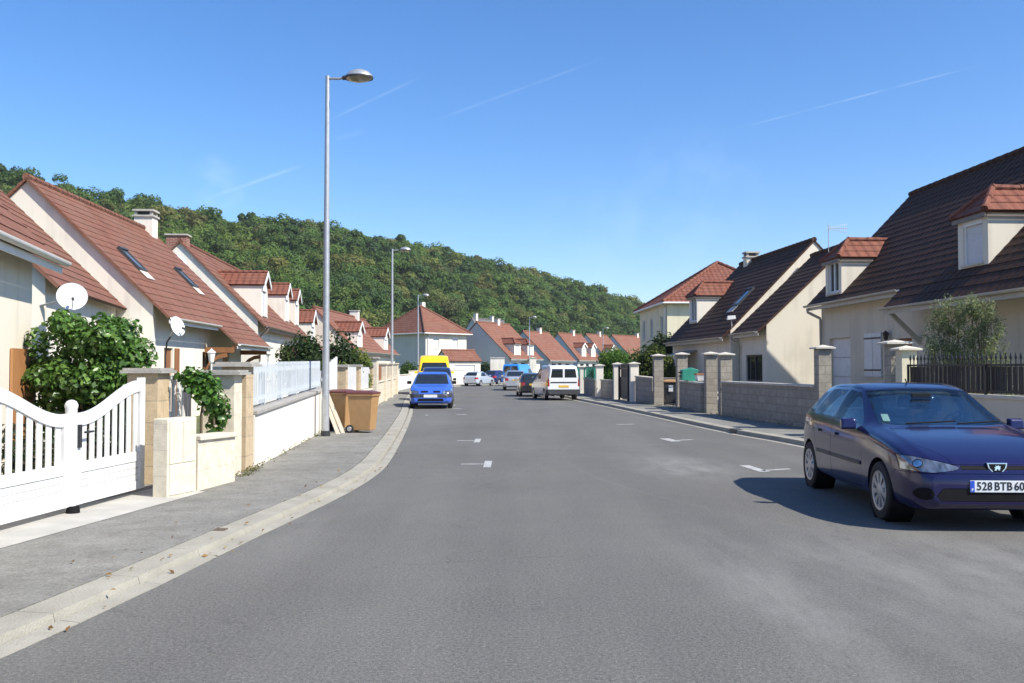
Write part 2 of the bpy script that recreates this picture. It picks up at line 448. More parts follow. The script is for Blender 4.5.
    va = N.new('ShaderNodeVectorMath'); va.operation = 'MULTIPLY_ADD'; va.inputs[1].default_value = (.9, .9, .9)
    L.new(wv.outputs['Color'], va.inputs[0]); L.new(tc.outputs['Object'], va.inputs[2]); L.new(va.outputs[0], vo.inputs['Vector'])
    cr = N.new('ShaderNodeMapRange'); cr.inputs['From Min'].default_value = .0045; cr.inputs['From Max'].default_value = .001; cr.inputs['To Max'].default_value = .28
    L.new(vo.outputs['Distance'], cr.inputs['Value'])
    cm = N.new('ShaderNodeMath'); cm.operation = 'MULTIPLY'; L.new(cr.outputs[0], cm.inputs[0])
    gate_ = N.new('ShaderNodeMapRange'); gate_.inputs['From Min'].default_value = .46; gate_.inputs['From Max'].default_value = .56
    L.new(noise(.5, 3), gate_.inputs['Value']); L.new(gate_.outputs[0], cm.inputs[1])
    c = mixc(cm.outputs[0], c, (.05, .05, .05))
    oil = N.new('ShaderNodeMapRange'); oil.inputs['From Min'].default_value = .66; oil.inputs['From Max'].default_value = .74; oil.inputs['To Max'].default_value = .35
    L.new(noise(1.3, 3), oil.inputs['Value'])
    c = mixc(oil.outputs[0], c, (.075, .075, .075))
    L.new(c, b.inputs['Base Color'])
    rr = N.new('ShaderNodeMapRange'); rr.inputs['To Min'].default_value = .62; rr.inputs['To Max'].default_value = .9
    L.new(noise(2, 5), rr.inputs['Value']); L.new(rr.outputs[0], b.inputs['Roughness'])
    bp = N.new('ShaderNodeBump'); bp.inputs['Strength'].default_value = .55; bp.inputs['Distance'].default_value = .008
    L.new(noise(90, 3, None, .8), bp.inputs['Height']); L.new(bp.outputs[0], b.inputs['Normal'])
    return m
M['road'] = road_material()
def pavement_material():
    m, nt, N, L, b = new_mat('old pavement asphalt')
    b.inputs['Roughness'].default_value = .92; b.inputs['Specular IOR Level'].default_value = .2
    tc = N.new('ShaderNodeTexCoord')
    def noise(s, d, ro=.6):
        n = N.new('ShaderNodeTexNoise'); n.inputs['Scale'].default_value = s; n.inputs['Detail'].default_value = d; n.inputs['Roughness'].default_value = ro
        L.new(tc.outputs['Object'], n.inputs['Vector']); return n
    def ramp(v, p0, c0, p1, c1):
        r = N.new('ShaderNodeValToRGB'); r.color_ramp.elements[0].position = p0; r.color_ramp.elements[1].position = p1
        r.color_ramp.elements[0].color = (*c0, 1); r.color_ramp.elements[1].color = (*c1, 1); L.new(v, r.inputs[0]); return r.outputs[0]
    def mul(a, c):
        mx = N.new('ShaderNodeMix'); mx.data_type = 'RGBA'; mx.blend_type = 'MULTIPLY'; mx.inputs['Factor'].default_value = 1
        L.new(a, mx.inputs[6]); L.new(c, mx.inputs[7]); return mx.outputs[2]
    c = ramp(noise(.9, 8, .68).outputs[0], .32, (.175, .172, .160), .68, (.245, .240, .222))
    c = mul(c, ramp(noise(45, 4, .85).outputs[0], .3, (.6, .6, .6), .7, (1.4, 1.39, 1.36)))
    c = mul(c, ramp(noise(3.2, 6, .7).outputs[0], .3, (.78, .77, .75), .55, (1.02, 1.02, 1.02)))
    vo = N.new('ShaderNodeTexVoronoi'); vo.feature = 'DISTANCE_TO_EDGE'; vo.inputs['Scale'].default_value = .5
    va = N.new('ShaderNodeVectorMath'); va.operation = 'MULTIPLY_ADD'; va.inputs[1].default_value = (.7, .7, .7)
    L.new(noise(2.5, 6).outputs['Color'], va.inputs[0]); L.new(tc.outputs['Object'], va.inputs[2]); L.new(va.outputs[0], vo.inputs['Vector'])
    c = mul(c, ramp(vo.outputs['Distance'], .001, (.80, .79, .77), .005, (1, 1, 1)))
    L.new(c, b.inputs['Base Color'])
    bp = N.new('ShaderNodeBump'); bp.inputs['Strength'].default_value = .5; bp.inputs['Distance'].default_value = .008
    L.new(noise(90, 3, .8).outputs[0], bp.inputs['Height']); L.new(bp.outputs[0], b.inputs['Normal'])
    return m
M['walk'] = pavement_material()
M['fence_white'] = mat('chalky white fence paint', (.60, .64, .67), (.50, .54, .57), 5, .55, detail=7)
M['ground'] = mat('garden soil and dry grass', (.12, .13, .05), (.07, .085, .03), .8, .95, bump=.5, bscale=8, detail=8)
M['paintmark'] = mat('worn road paint', (.52, .52, .50), (.24, .24, .23), 9, .7, detail=8)
M['walk_stain'] = mat('brown kerb stain', (.12, .085, .06), (.07, .05, .035), 9, .8)
M['slab'] = mat('pale cement apron', (.46, .44, .40), (.34, .33, .30), 2.2, .9, bump=.3, bscale=60, detail=8)

# ------------------------------------------------------------------ mesh helpers
class MB:
    """collects faces, then links them as ONE mesh object"""
    def __init__(s): s.v = []; s.f = []; s.m = []; s.uv = []
    def face(s, pts, mi=0, uv=None):
        i = len(s.v); s.v += [tuple(p) for p in pts]
        s.f.append(tuple(range(i, i + len(pts)))); s.m.append(mi)
        if uv is None:
            a, b, c = Vector(pts[0]), Vector(pts[1]), Vector(pts[2])
            n = (b - a).cross(c - a)
            n = n.normalized() if n.length > 1e-12 else Vector((0, 0, 1))
            if abs(n.z) > .8: uv = [(p[0], p[1]) for p in pts]
            else:
                t = Vector((0, 0, 1)).cross(n).normalized()
                uv = [(Vector(p).dot(t), p[2]) for p in pts]
        s.uv += list(uv)
    def hexa(s, p, mi=0):
        for q in ((0, 3, 2, 1), (4, 5, 6, 7), (0, 1, 5, 4), (1, 2, 6, 5), (2, 3, 7, 6), (3, 0, 4, 7)): s.face([p[k] for k in q], mi)
    def box(s, x0, y0, z0, x1, y1, z1, mi=0):
        if x0 > x1: x0, x1 = x1, x0
        s.hexa([(x0, y0, z0), (x1, y0, z0), (x1, y1, z0), (x0, y1, z0), (x0, y0, z1), (x1, y0, z1), (x1, y1, z1), (x0, y1, z1)], mi)
    def obox(s, a, b, w, z0, z1, mi=0, z0b=None, z1b=None):
        """box along the ground line a-b, w wide"""
        a, b = Vector((a[0], a[1])), Vector((b[0], b[1]))
        d = (b - a).normalized(); n = Vector((-d.y, d.x)) * (w / 2)
        z0b = z0 if z0b is None else z0b; z1b = z1 if z1b is None else z1b
        q = [a - n, b - n, b + n, a + n]; lo = [z0, z0b, z0b, z0]; hi = [z1, z1b, z1b, z1]
        s.hexa([(q[i].x, q[i].y, lo[i]) for i in range(4)] + [(q[i].x, q[i].y, hi[i]) for i in range(4)], mi)
    def frustum(s, cx, cy, z0, w0, z1, w1, rot=0, mi=0, d0=None, d1=None):
        d0 = w0 if d0 is None else d0; d1 = w1 if d1 is None else d1
        c, sn = math.cos(rot), math.sin(rot); pts = []
        for z, w, d in ((z0, w0, d0), (z1, w1, d1)):
            for x, y in ((-w / 2, -d / 2), (w / 2, -d / 2), (w / 2, d / 2), (-w / 2, d / 2)):
                pts.append((cx + x * c - y * sn, cy + x * sn + y * c, z))
        s.hexa(pts, mi)
    def cyl(s, p0, p1, r0, r1=None, n=12, mi=0, cap=True):
        r1 = r0 if r1 is None else r1
        p0, p1 = Vector(p0), Vector(p1); d = (p1 - p0)
        if d.length < 1e-9: return
        q = d.to_track_quat('Z', 'Y'); A = []; B = []
        for k in range(n):
            a = 2 * math.pi * k / n; o = q @ Vector((math.cos(a), math.sin(a), 0))
            A.append(p0 + o * r0); B.append(p1 + o * r1)
        for k in range(n):
            j = (k + 1) % n; s.face([A[k], A[j], B[j], B[k]], mi)
        if cap: s.face(A[::-1], mi); s.face(B, mi)
    def tube(s, pts, r, n=8, mi=0, r1=None):
        pts = [Vector(p) for p in pts]; rings = []
        for i, p in enumerate(pts):
            d = (pts[min(i + 1, len(pts) - 1)] - pts[max(i - 1, 0)])
            q = d.to_track_quat('Z', 'Y'); rr = r if r1 is None else r + (r1 - r) * i / (len(pts) - 1)
            rings.append([p + q @ Vector((math.cos(2 * math.pi * k / n), math.sin(2 * math.pi * k / n), 0)) * rr for k in range(n)])
        for a, b in zip(rings, rings[1:]):
            for k in range(n):
                j = (k + 1) % n; s.face([a[k], a[j], b[j], b[k]], mi)
        s.face(rings[0][::-1], mi); s.face(rings[-1], mi)
    def lathe(s, prof, mtx=None, n=24, mi=0):
        """prof: (r, h) revolved about local Z, moved by mtx"""
        mtx = mtx or Matrix.Identity(4); rings = []
        for r, h in prof: rings.append([mtx @ Vector((r * math.cos(2 * math.pi * k / n), r * math.sin(2 * math.pi * k / n), h)) for k in range(n)])
        for a, b in zip(rings, rings[1:]):
            for k in range(n):
                j = (k + 1) % n; s.face([a[k], a[j], b[j], b[k]], mi)
    def prism(s, poly, fn, a, b, mi=0):
        """poly (p,q) extruded from a to b; fn(p,q,t) -> point"""
        A = [fn(p, q, a) for p, q in poly]; B = [fn(p, q, b) for p, q in poly]; n = len(poly)
        s.face(A[::-1], mi); s.face(B, mi)
        for i in range(n):
            j = (i + 1) % n; s.face([A[i], A[j], B[j], B[i]], mi)
    def build(s, name, mats, parent=None, smooth=None, bevel=0, weld=True):
        me = bpy.data.meshes.new(name)
        me.from_pydata(s.v, [], s.f)
        for mm in (mats if isinstance(mats, (list, tuple)) else [mats]): me.materials.append(mm)
        me.polygons.foreach_set('material_index', s.m)
        ul = me.uv_layers.new(name='UVMap')
        ul.data.foreach_set('uv', np.array(s.uv, dtype=np.float32).ravel())
        if weld:
            bm = bmesh.new(); bm.from_mesh(me)
            bmesh.ops.remove_doubles(bm, verts=bm.verts, dist=1e-5)
            bmesh.ops.recalc_face_normals(bm, faces=bm.faces)
            bm.to_mesh(me); bm.free()
        if smooth:
            me.polygons.foreach_set('use_smooth', [True] * len(me.polygons))
            me.set_sharp_from_angle(angle=R(smooth))
        o = bpy.data.objects.new(name, me); COL.objects.link(o)
        if parent: o.parent = parent
        if bevel:
            bv = o.modifiers.new('bevel', 'BEVEL'); bv.width = bevel; bv.segments = 2; bv.limit_method = 'ANGLE'; bv.angle_limit = R(50)
        return o

def tag(o, label, cat, group=None, kind=None):
    if label: o['label'] = label
    if cat: o['category'] = cat
    if group: o['group'] = group
    if kind: o['kind'] = kind
    return o

def thing(name, label, cat, loc=(0, 0, 0), rz=0, group=None):
    o = bpy.data.objects.new(name, None); o.empty_display_size = .2
    COL.objects.link(o); o.location = loc; o.rotation_euler = (0, 0, rz)
    return tag(o, label, cat, group, 'thing')

def dup(o, loc=None, rz=None, label=None, parent=None, scale=None):
    c = o.copy(); COL.objects.link(c)
    if parent: c.parent = parent
    if loc is not None: c.location = loc
    if rz is not None: c.rotation_euler = (0, 0, rz)
    if scale: c.scale = (scale,) * 3
    if label: c['label'] = label
    for ch in list(o.children): dup(ch, parent=c)
    return c

def catmull(pts, n=8):
    pts = [Vector(p) for p in pts]; out = []
    for i in range(len(pts) - 1):
        p0 = pts[max(i - 1, 0)]; p1 = pts[i]; p2 = pts[i + 1]; p3 = pts[min(i + 2, len(pts) - 1)]
        for k in range(n):
            t = k / n
            out.append(.5 * ((2 * p1) + (p2 - p0) * t + (2 * p0 - 5 * p1 + 4 * p2 - p3) * t * t + (3 * p1 - p0 - 3 * p2 + p3) * t ** 3))
    out.append(pts[-1]); return out

# ------------------------------------------------------------------ the setting: ground, road, pavements, kerbs
def struct(o):
    o['kind'] = 'structure'; return o

g = MB()
nx = 24
for i in range(nx):
    for j in range(nx):
        x0 = -900 + 1800 * i / nx; x1 = -900 + 1800 * (i + 1) / nx; y0 = -200 + 2000 * j / nx; y1 = -200 + 2000 * (j + 1) / nx
        g.face([(x0, y0, -.03), (x1, y0, -.03), (x1, y1, -.03), (x0, y1, -.03)])
struct(g.build('ground', M['ground']))

LEFT = catmull([(-6.6, -14), (-3.75, 0), (-2.84, 5.1), (-2.5, 8.2), (-2.1, 12.7), (-2.3, 17.4), (-3.42, 30.5), (-4.9, 45), (-6.0, 58), (-6.1, 68), (-4.9, 77), (-1.6, 84.5), (4, 91), (14, 98), (35, 108), (70, 124)], 8)
RIGHT = catmull([(10, -14), (7.9, 0), (6.7, 8), (5.75, 18.2), (5.15, 22.3), (4.45, 30.4), (3.75, 38), (3.1, 44.3), (2.4, 52), (2.0, 60), (2.4, 68), (4.8, 75.5), (11, 82), (22, 89), (42, 98), (74, 112)], 8)

def left_at(Y):
    """X of the left kerb at distance Y"""
    for a, b in zip(LEFT, LEFT[1:]):
        if a.y <= Y <= b.y: return a.x + (b.x - a.x) * (Y - a.y) / (b.y - a.y)
    return LEFT[-1].x

def strip(line_a, line_b, z, name, m, thick=.0, nu=6):
    b = MB()
    n = min(len(line_a), len(line_b))
    for i in range(n - 1):
        for k in range(nu):
            t0, t1 = k / nu, (k + 1) / nu
            p = [line_a[i].lerp(line_b[i], t0), line_a[i].lerp(line_b[i], t1), line_a[i + 1].lerp(line_b[i + 1], t1), line_a[i + 1].lerp(line_b[i + 1], t0)]
            b.face([(q.x, q.y, z) for q in p])
        if thick:
            for ln in (line_a, line_b):
                b.face([(ln[i].x, ln[i].y, z - thick), (ln[i + 1].x, ln[i + 1].y, z - thick), (ln[i + 1].x, ln[i + 1].y, z), (ln[i].x, ln[i].y, z)])
    return b.build(name, m)

def resample(line, n):
    d = [0]
    for a, b in zip(line, line[1:]): d.append(d[-1] + (b - a).length)
    out = []
    for k in range(n):
        t = d[-1] * k / (n - 1); i = 0
        while i < len(d) - 2 and d[i + 1] < t: i += 1
        f = (t - d[i]) / max(d[i + 1] - d[i], 1e-9); out.append(line[i].lerp(line[i + 1], f))
    return out

def offset(line, w):
    out = []
    for i, p in enumerate(line):
        d = (line[min(i + 1, len(line) - 1)] - line[max(i - 1, 0)]).normalized()
        out.append(p + Vector((-d.y, d.x)) * w)
    return out

LR, RR = resample(LEFT, 160), resample(RIGHT, 160)
struct(strip(LR, RR, 0.0, 'road', M['road'], nu=4))

def kerb(line, side, name, top=.07, w=.28, gutter=.13):
    """kerb stones with a shallow gutter stone on the road side, joints every metre"""
    b = MB()
    inner = offset(line, side * w); gut = offset(line, -side * gutter)
    for i in range(len(line) - 1):
        a0, a1, b0, b1, g0, g1 = line[i], line[i + 1], inner[i], inner[i + 1], gut[i], gut[i + 1]
        j = .003 / max((a1 - a0).length, .01)
        def L_(p, q, t): return p.lerp(q, t)
        s0, s1 = j, 1 - j
        A0, A1, B0, B1 = L_(a0, a1, s0), L_(a0, a1, s1), L_(b0, b1, s0), L_(b0, b1, s1)
        c0, c1 = L_(A0, B0, .16), L_(A1, B1, .16)
        b.hexa([(A0.x, A0.y, -.1), (A1.x, A1.y, -.1), (B1.x, B1.y, -.1), (B0.x, B0.y, -.1), (c0.x, c0.y, top), (c1.x, c1.y, top), (B1.x, B1.y, top + .004), (B0.x, B0.y, top + .004)])
        G0, G1 = L_(g0, g1, s0), L_(g0, g1, s1)
        b.hexa([(G0.x, G0.y, -.1), (G1.x, G1.y, -.1), (A1.x, A1.y, -.1), (A0.x, A0.y, -.1), (G0.x, G0.y, .005), (G1.x, G1.y, .005), (A1.x, A1.y, .014), (A0.x, A0.y, .014)])
    return struct(b.build(name, M['kerb']))

def dense(line, step=1.0):
    L = sum((b - a).length for a, b in zip(line, line[1:]))
    return resample(line, int(L / step) + 1)
LK, RK = dense(LEFT), dense(RIGHT)
kerb(LK, 1, 'kerb_left', .055)
kerb(RK, -1, 'kerb_right', .10)
WALK_L, WALK_R = .058, .10
struct(strip(resample(offset(LEFT, .30), 160), resample(offset(LEFT, 3.2), 160), WALK_L, 'pavement_left', M['walk'], .1, nu=3))
struct(strip(resample(offset(RIGHT, -.30), 160), resample(offset(RIGHT, -2.6), 160), WALK_R, 'pavement_right', M['walk'], .1, nu=3))

# white parking marks: a bar with a short foot, painted on the road
def mark(name, pts_px, w_list):
    b = MB()
    for (a, c, w) in w_list:
        p, q = G(*a), G(*c)
        d = (q - p); d.z = 0; d.normalize(); n = Vector((-d.y, d.x, 0)) * w / 2
        b.face([p - n + Vector((0, 0, .004)), q - n + Vector((0, 0, .004)), q + n + Vector((0, 0, .004)), p + n + Vector((0, 0, .004))])
    return struct(b.build(name, M['paintmark']))
mark('road_marking', None, [((461, 464.3), (483.5, 464.2), .10), ((484, 464.2), (491.5, 464.2), 1.0)])
mark('road_marking', None, [((457, 440.8), (474, 440.7), .12), ((474.5, 440.7), (480.5, 440.7), 1.0)])
mark('road_marking', None, [((664, 438.6), (676, 441.6), .22), ((676, 440.6), (692, 439.6), .12)])
mark('road_marking', None, [((617, 424.6), (634, 424.2), .16)])
mark('road_marking', None, [((744, 465.5), (765, 472.0), .16), ((762, 470.8), (790, 469), .10)])
mark('road_marking', None, [((453.2, 405.2), (455.5, 405.2), .5)])
mark('road_marking', None, [((455, 408.7), (459, 408.5), .4)])
mark('road_marking', None, [((459.5, 414.7), (463, 414.4), .4)])
mark('road_marking', None, [((425.5, 415.2), (428, 415.2), .4)])

# ------------------------------------------------------------------ the wooded hill behind the houses
SKY_L = [(-420, 120), (-200, 140), (0, 166), (50, 178), (100, 194), (150, 203), (200, 210), (250, 217), (300, 221), (350, 228), (400, 240), (450, 250), (500, 264), (550, 275), (600, 288), (640, 302), (670, 322), (720, 345), (800, 362)]
def sky_y(px):
    return float(np.interp(px, [p[0] for p in SKY_L], [p[1] for p in SKY_L]))
def ridge_Y(px): return float(np.interp(px, [-420, 0, 340, 640, 800], [200, 235, 300, 430, 480]))
def base_Y(px): return float(np.interp(px, [-420, 0, 340, 640, 800], [95, 128, 182, 300, 380]))
TREE_H = 8.5
def hill_point(px, t):
    yb, yr = base_Y(px), ridge_Y(px)
    top = P(px, sky_y(px), yr).z - TREE_H
    Y = yb + (yr - yb) * t
    X = (px - 512) / F_PX * Y
    if t <= 1: z = max(top, -.5) * (t ** .9)
    else: z = max(top, -.5) * (1 - .05 * (t - 1))
    return Vector((X, Y, z - .3))
hb = MB()
pxs = list(np.linspace(-420, 800, 50)); ts = list(np.linspace(0, 1, 12)) + [1.4, 2.2]
for a, b_ in zip(pxs, pxs[1:]):
    for t0, t1 in zip(ts, ts[1:]): hb.face([hill_point(a, t0), hill_point(b_, t0), hill_point(b_, t1), hill_point(a, t1)])
struct(hb.build('hill', M['ground'], smooth=60))

def leaf_mesh(name, centers, normals, sizes, colors, material, parent=None, aspect=.6, fold=.18):
    """one leaf per centre: a folded four-point blade, numpy built"""
    n = len(centers)
    nr = normals / np.maximum(np.linalg.norm(normals, axis=1, keepdims=True), 1e-9)
    rv = rng.normal(size=(n, 3)); t = np.cross(nr, rv); t /= np.maximum(np.linalg.norm(t, axis=1, keepdims=True), 1e-9)
    b = np.cross(nr, t); s = sizes[:, None]
    v = np.empty((n, 4, 3))
    v[:, 0] = centers - t * s * .5
    v[:, 1] = centers + b * s * .5 * aspect + nr * s * fold
    v[:, 2] = centers + t * s * .5
    v[:, 3] = centers - b * s * .5 * aspect + nr * s * fold
    me = bpy.data.meshes.new(name)
    me.vertices.add(n * 4); me.vertices.foreach_set('co', v.astype(np.float32).ravel())
    idx = np.arange(n * 4).reshape(n, 4)
    tri = np.stack([idx[:, [0, 1, 2]], idx[:, [0, 2, 3]]], 1).reshape(-1)
    me.loops.add(n * 6); me.loops.foreach_set('vertex_index', tri.astype(np.int32))
    me.polygons.add(n * 2)
    me.polygons.foreach_set('loop_start', np.arange(0, n * 6, 3, dtype=np.int32))
    ca = me.color_attributes.new('Col', 'FLOAT_COLOR', 'POINT')
    c4 = np.ones((n, 4, 4), dtype=np.float32); c4[:, :, :3] = colors[:, None, :]
    ca.data.foreach_set('color', c4.ravel())
    me.update(calc_edges=True); me.validate()
    me.materials.append(material)
    o = bpy.data.objects.new(name, me); COL.objects.link(o)
    if parent: o.parent = parent
    return o

def wood():
    C, Nn, S, K = [], [], [], []
    pal = np.array([(.050, .082, .022), (.062, .095, .026), (.042, .070, .022), (.076, .104, .028), (.094, .104, .032), (.098, .094, .032), (.078, .076, .032), (.038, .064, .026), (.066, .090, .032), (.054, .086, .022)])
    pal *= np.array([1.45, 1.56, 1.30])
    wts = np.array([.17, .16, .14, .13, .07, .055, .04, .10, .065, .07]); wts /= wts.sum()
    trees = []
    tries = 0
    grid = {}
    while tries < 34000 and len(trees) < 1900:
        tries += 1
        ridge = tries > 26000
        px = rng.uniform(-60, 690); t = rng.uniform(.94, 1.06) if ridge else rng.uniform(-.02, 1.05) ** .85 if rng.random() < .97 else 1.0
        t = float(np.clip(t if not isinstance(t, complex) else 0, 0, 1.05))
        q = hill_point(px, t)
        key = (int(q.x // 6), int(q.y // 6)); ok = True
        for dx in (-1, 0, 1):
            for dy in (-1, 0, 1):
                for o in grid.get((key[0] + dx, key[1] + dy), ()):
                    if (o.x - q.x) ** 2 + (o.y - q.y) ** 2 < (3.3 if ridge else 4.7) ** 2: ok = False
        if not ok: continue
        grid.setdefault(key, []).append(q); trees.append((q, px, t))
    for q, px, t in trees:
        h = rng.uniform(6.5, 11.0) * (1.12 if rng.random() < .15 else 1); r = rng.uniform(2.9, 5.6)
        patch = math.sin(q.x * .045 + 1.3) * math.cos(q.y * .038) + .6 * math.sin(q.x * .11 + q.z * .16)
        col = pal[rng.choice(len(pal), p=wts)] * rng.uniform(.80, 1.28) * (1 + np.array([.15, .10, .02]) * patch)
        nl = rng.integers(6, 10)
        for k in range(nl):
            a = rng.uniform(0, 2 * math.pi); rr = r * rng.uniform(.15, .68); lz = h * rng.uniform(.40, .86)
            lc = np.array([q.x + rr * math.cos(a), q.y + rr * math.sin(a), q.z + lz])
            lr = r * rng.uniform(.32, .62) * (1.15 - .5 * (lz / h - .4))
            n = int(112 * (1.0 if q.y < 260 else .8))
            d = rng.normal(size=(n, 3)); d[:, 2] = np.abs(d[:, 2]) * .9 - .35 ; d /= np.linalg.norm(d, axis=1, keepdims=True)
            C.append(lc + d * lr * rng.uniform(.72, 1.08, size=(n, 1)) * np.array([1, 1, .85]))
            Nn.append(d + np.array([0, 0, .25]) + rng.normal(size=(n, 3)) * .28)
            S.append(rng.uniform(.42, .85, n) * (1.0 if q.y < 260 else 1.25))
            K.append(np.clip(col * rng.uniform(.85, 1.15) * rng.uniform(.88, 1.13, size=(n, 1)) * (1 + rng.normal(size=(n, 3)) * .035), .004, .3))
        n = 40                                              # low skirt so no bare slope shows between crowns
        d = rng.normal(size=(n, 3)); d[:, 2] = np.abs(d[:, 2]); d /= np.linalg.norm(d, axis=1, keepdims=True)
        C.append(np.array([q.x, q.y, q.z + 1.5]) + d * np.array([r * .9, r * .9, h * .45])); Nn.append(d); S.append(rng.uniform(1.0, 1.8, n)); K.append(np.repeat(col[None] * .8, n, 0))
    o = leaf_mesh('wood', np.concatenate(C), np.concatenate(Nn), np.concatenate(S), np.concatenate(K), M['leaf_dull'], aspect=.8)
    tag(o, 'mixed green and yellowing wood covering the hillside behind the houses', 'wood', kind='stuff')
wood()
# thin summer haze: an even, very light air volume round the whole scene
hz_ = MB(); hz_.box(-950, -250, -1.2, 950, 1850, 95)
hm = bpy.data.materials.new('summer haze'); hm.use_nodes = True
hn = hm.node_tree.nodes; hn.remove(hn['Principled BSDF'])
pv = hn.new('ShaderNodeVolumePrincipled'); pv.inputs['Color'].default_value = (.92, .95, 1.0, 1); pv.inputs['Density'].default_value = .00018; pv.inputs['Anisotropy'].default_value = .2
hm.node_tree.links.new(pv.outputs[0], hn['Material Output'].inputs['Volume'])
tag(hz_.build('haze', hm), 'thin pale haze in the air over the whole street', 'haze', kind='stuff')

# ------------------------------------------------------------------ houses
def roof_face(mb, poly, course=.34, lift=.02, thick=.055, mi=0):
    """planar convex roof slope, poly[0]->poly[1] is the eave; tiles laid in stepped courses over a slab"""
    poly = [Vector(p) for p in poly]
    u = (poly[1] - poly[0]).normalized()
    n = (poly[1] - poly[0]).cross(poly[-1] - poly[0]).normalized()
    if n.z < 0: n = -n
    v = n.cross(u).normalized()
    if v.z < 0: v = -v
    o = poly[0]
    q = [((p - o).dot(u), (p - o).dot(v)) for p in poly]
    vmax = max(b for a, b in q)
    off = random.uniform(0, 30)
    def span(vv):
        xs = []
        for (a0, b0), (a1, b1) in zip(q, q[1:] + q[:1]):
            if abs(b1 - b0) < 1e-9:
                if abs(b0 - vv) < 1e-6: xs += [a0, a1]
            elif min(b0, b1) - 1e-6 <= vv <= max(b0, b1) + 1e-6:
                xs.append(a0 + (a1 - a0) * (vv - b0) / (b1 - b0))
        return (min(xs), max(xs)) if xs else None
    k = max(1, round(vmax / course)); c = vmax / k
    pt = lambda a, b, h: o + u * a + v * b + n * h
    for i in range(k):
        v0, v1 = i * c, (i + 1) * c
        s0, s1 = span(min(v0 + 1e-4, vmax)), span(max(v1 - 1e-4, 0))
        if not s0 or not s1: continue
        A, B, Cc, D = pt(s0[0], v0, lift), pt(s0[1], v0, lift), pt(s1[1], v1, .006), pt(s1[0], v1, .006)
        uvq = [(s0[0] + off, v0), (s0[1] + off, v0), (s1[1] + off, v1), (s1[0] + off, v1)]
        mb.face([A, B, Cc, D], mi, uvq)
        A2, B2 = pt(s0[0], v0, .002), pt(s0[1], v0, .002)
        mb.face([A2, B2, B, A], mi, [uvq[0], uvq[1], uvq[1], uvq[0]])
        mb.face([A2, A, D], mi, [uvq[0], uvq[0], uvq[3]]); mb.face([B, B2, Cc], mi, [uvq[1], uvq[1], uvq[2]])
    lo = [p - n * thick for p in poly]
    uv0 = lambda pts: [((p - o).dot(u) + off, (p - o).dot(v)) for p in pts]
    mb.face(lo[::-1], mi, uv0(lo[::-1]))
    for i in range(len(poly)):
        j = (i + 1) % len(poly); f = [lo[i], lo[j], poly[j] + n * .002, poly[i] + n * .002]
        mb.face(f, mi, uv0(f))

def ridge_caps(mb, a, b, r=.11, step=.42, mi=0):
    a, b = Vector(a), Vector(b); L = (b - a).length; k = max(1, int(L / step))
    for i in range(k):
        p, q = a.lerp(b, i / k), a.lerp(b, (i + 1.12) / k)
        mb.cyl(p, q, r, r * .82, 8, mi)

def panel(mb, o, u, W, H, holes, n_in, depth=.16, mi=0, z0=0):
    """upright wall sheet with real openings and their reveals"""
    o, u, n_in = Vector(o), Vector(u), Vector(n_in); up = Vector((0, 0, 1))
    xs = sorted({0, W} | {h[0] for h in holes} | {h[2] for h in holes}); zs = sorted({z0, H} | {h[1] for h in holes} | {h[3] for h in holes})
    pt = lambda x, z, d=0: o + u * x + up * z + n_in * d
    for a, b in zip(xs, xs[1:]):
        for c, d in zip(zs, zs[1:]):
            mx, mz = (a + b) / 2, (c + d) / 2
            if any(h[0] < mx < h[2] and h[1] < mz < h[3] for h in holes): continue
            mb.face([pt(a, c), pt(b, c), pt(b, d), pt(a, d)], mi)
    for h in holes:
        x0, a0, x1, a1 = h[:4]
        for p, q in (((x0, a0), (x1, a0)), ((x1, a0), (x1, a1)), ((x1, a1), (x0, a1)), ((x0, a1), (x0, a0))):
            mb.face([pt(*p), pt(*q), pt(*q, depth), pt(*p, depth)], mi)

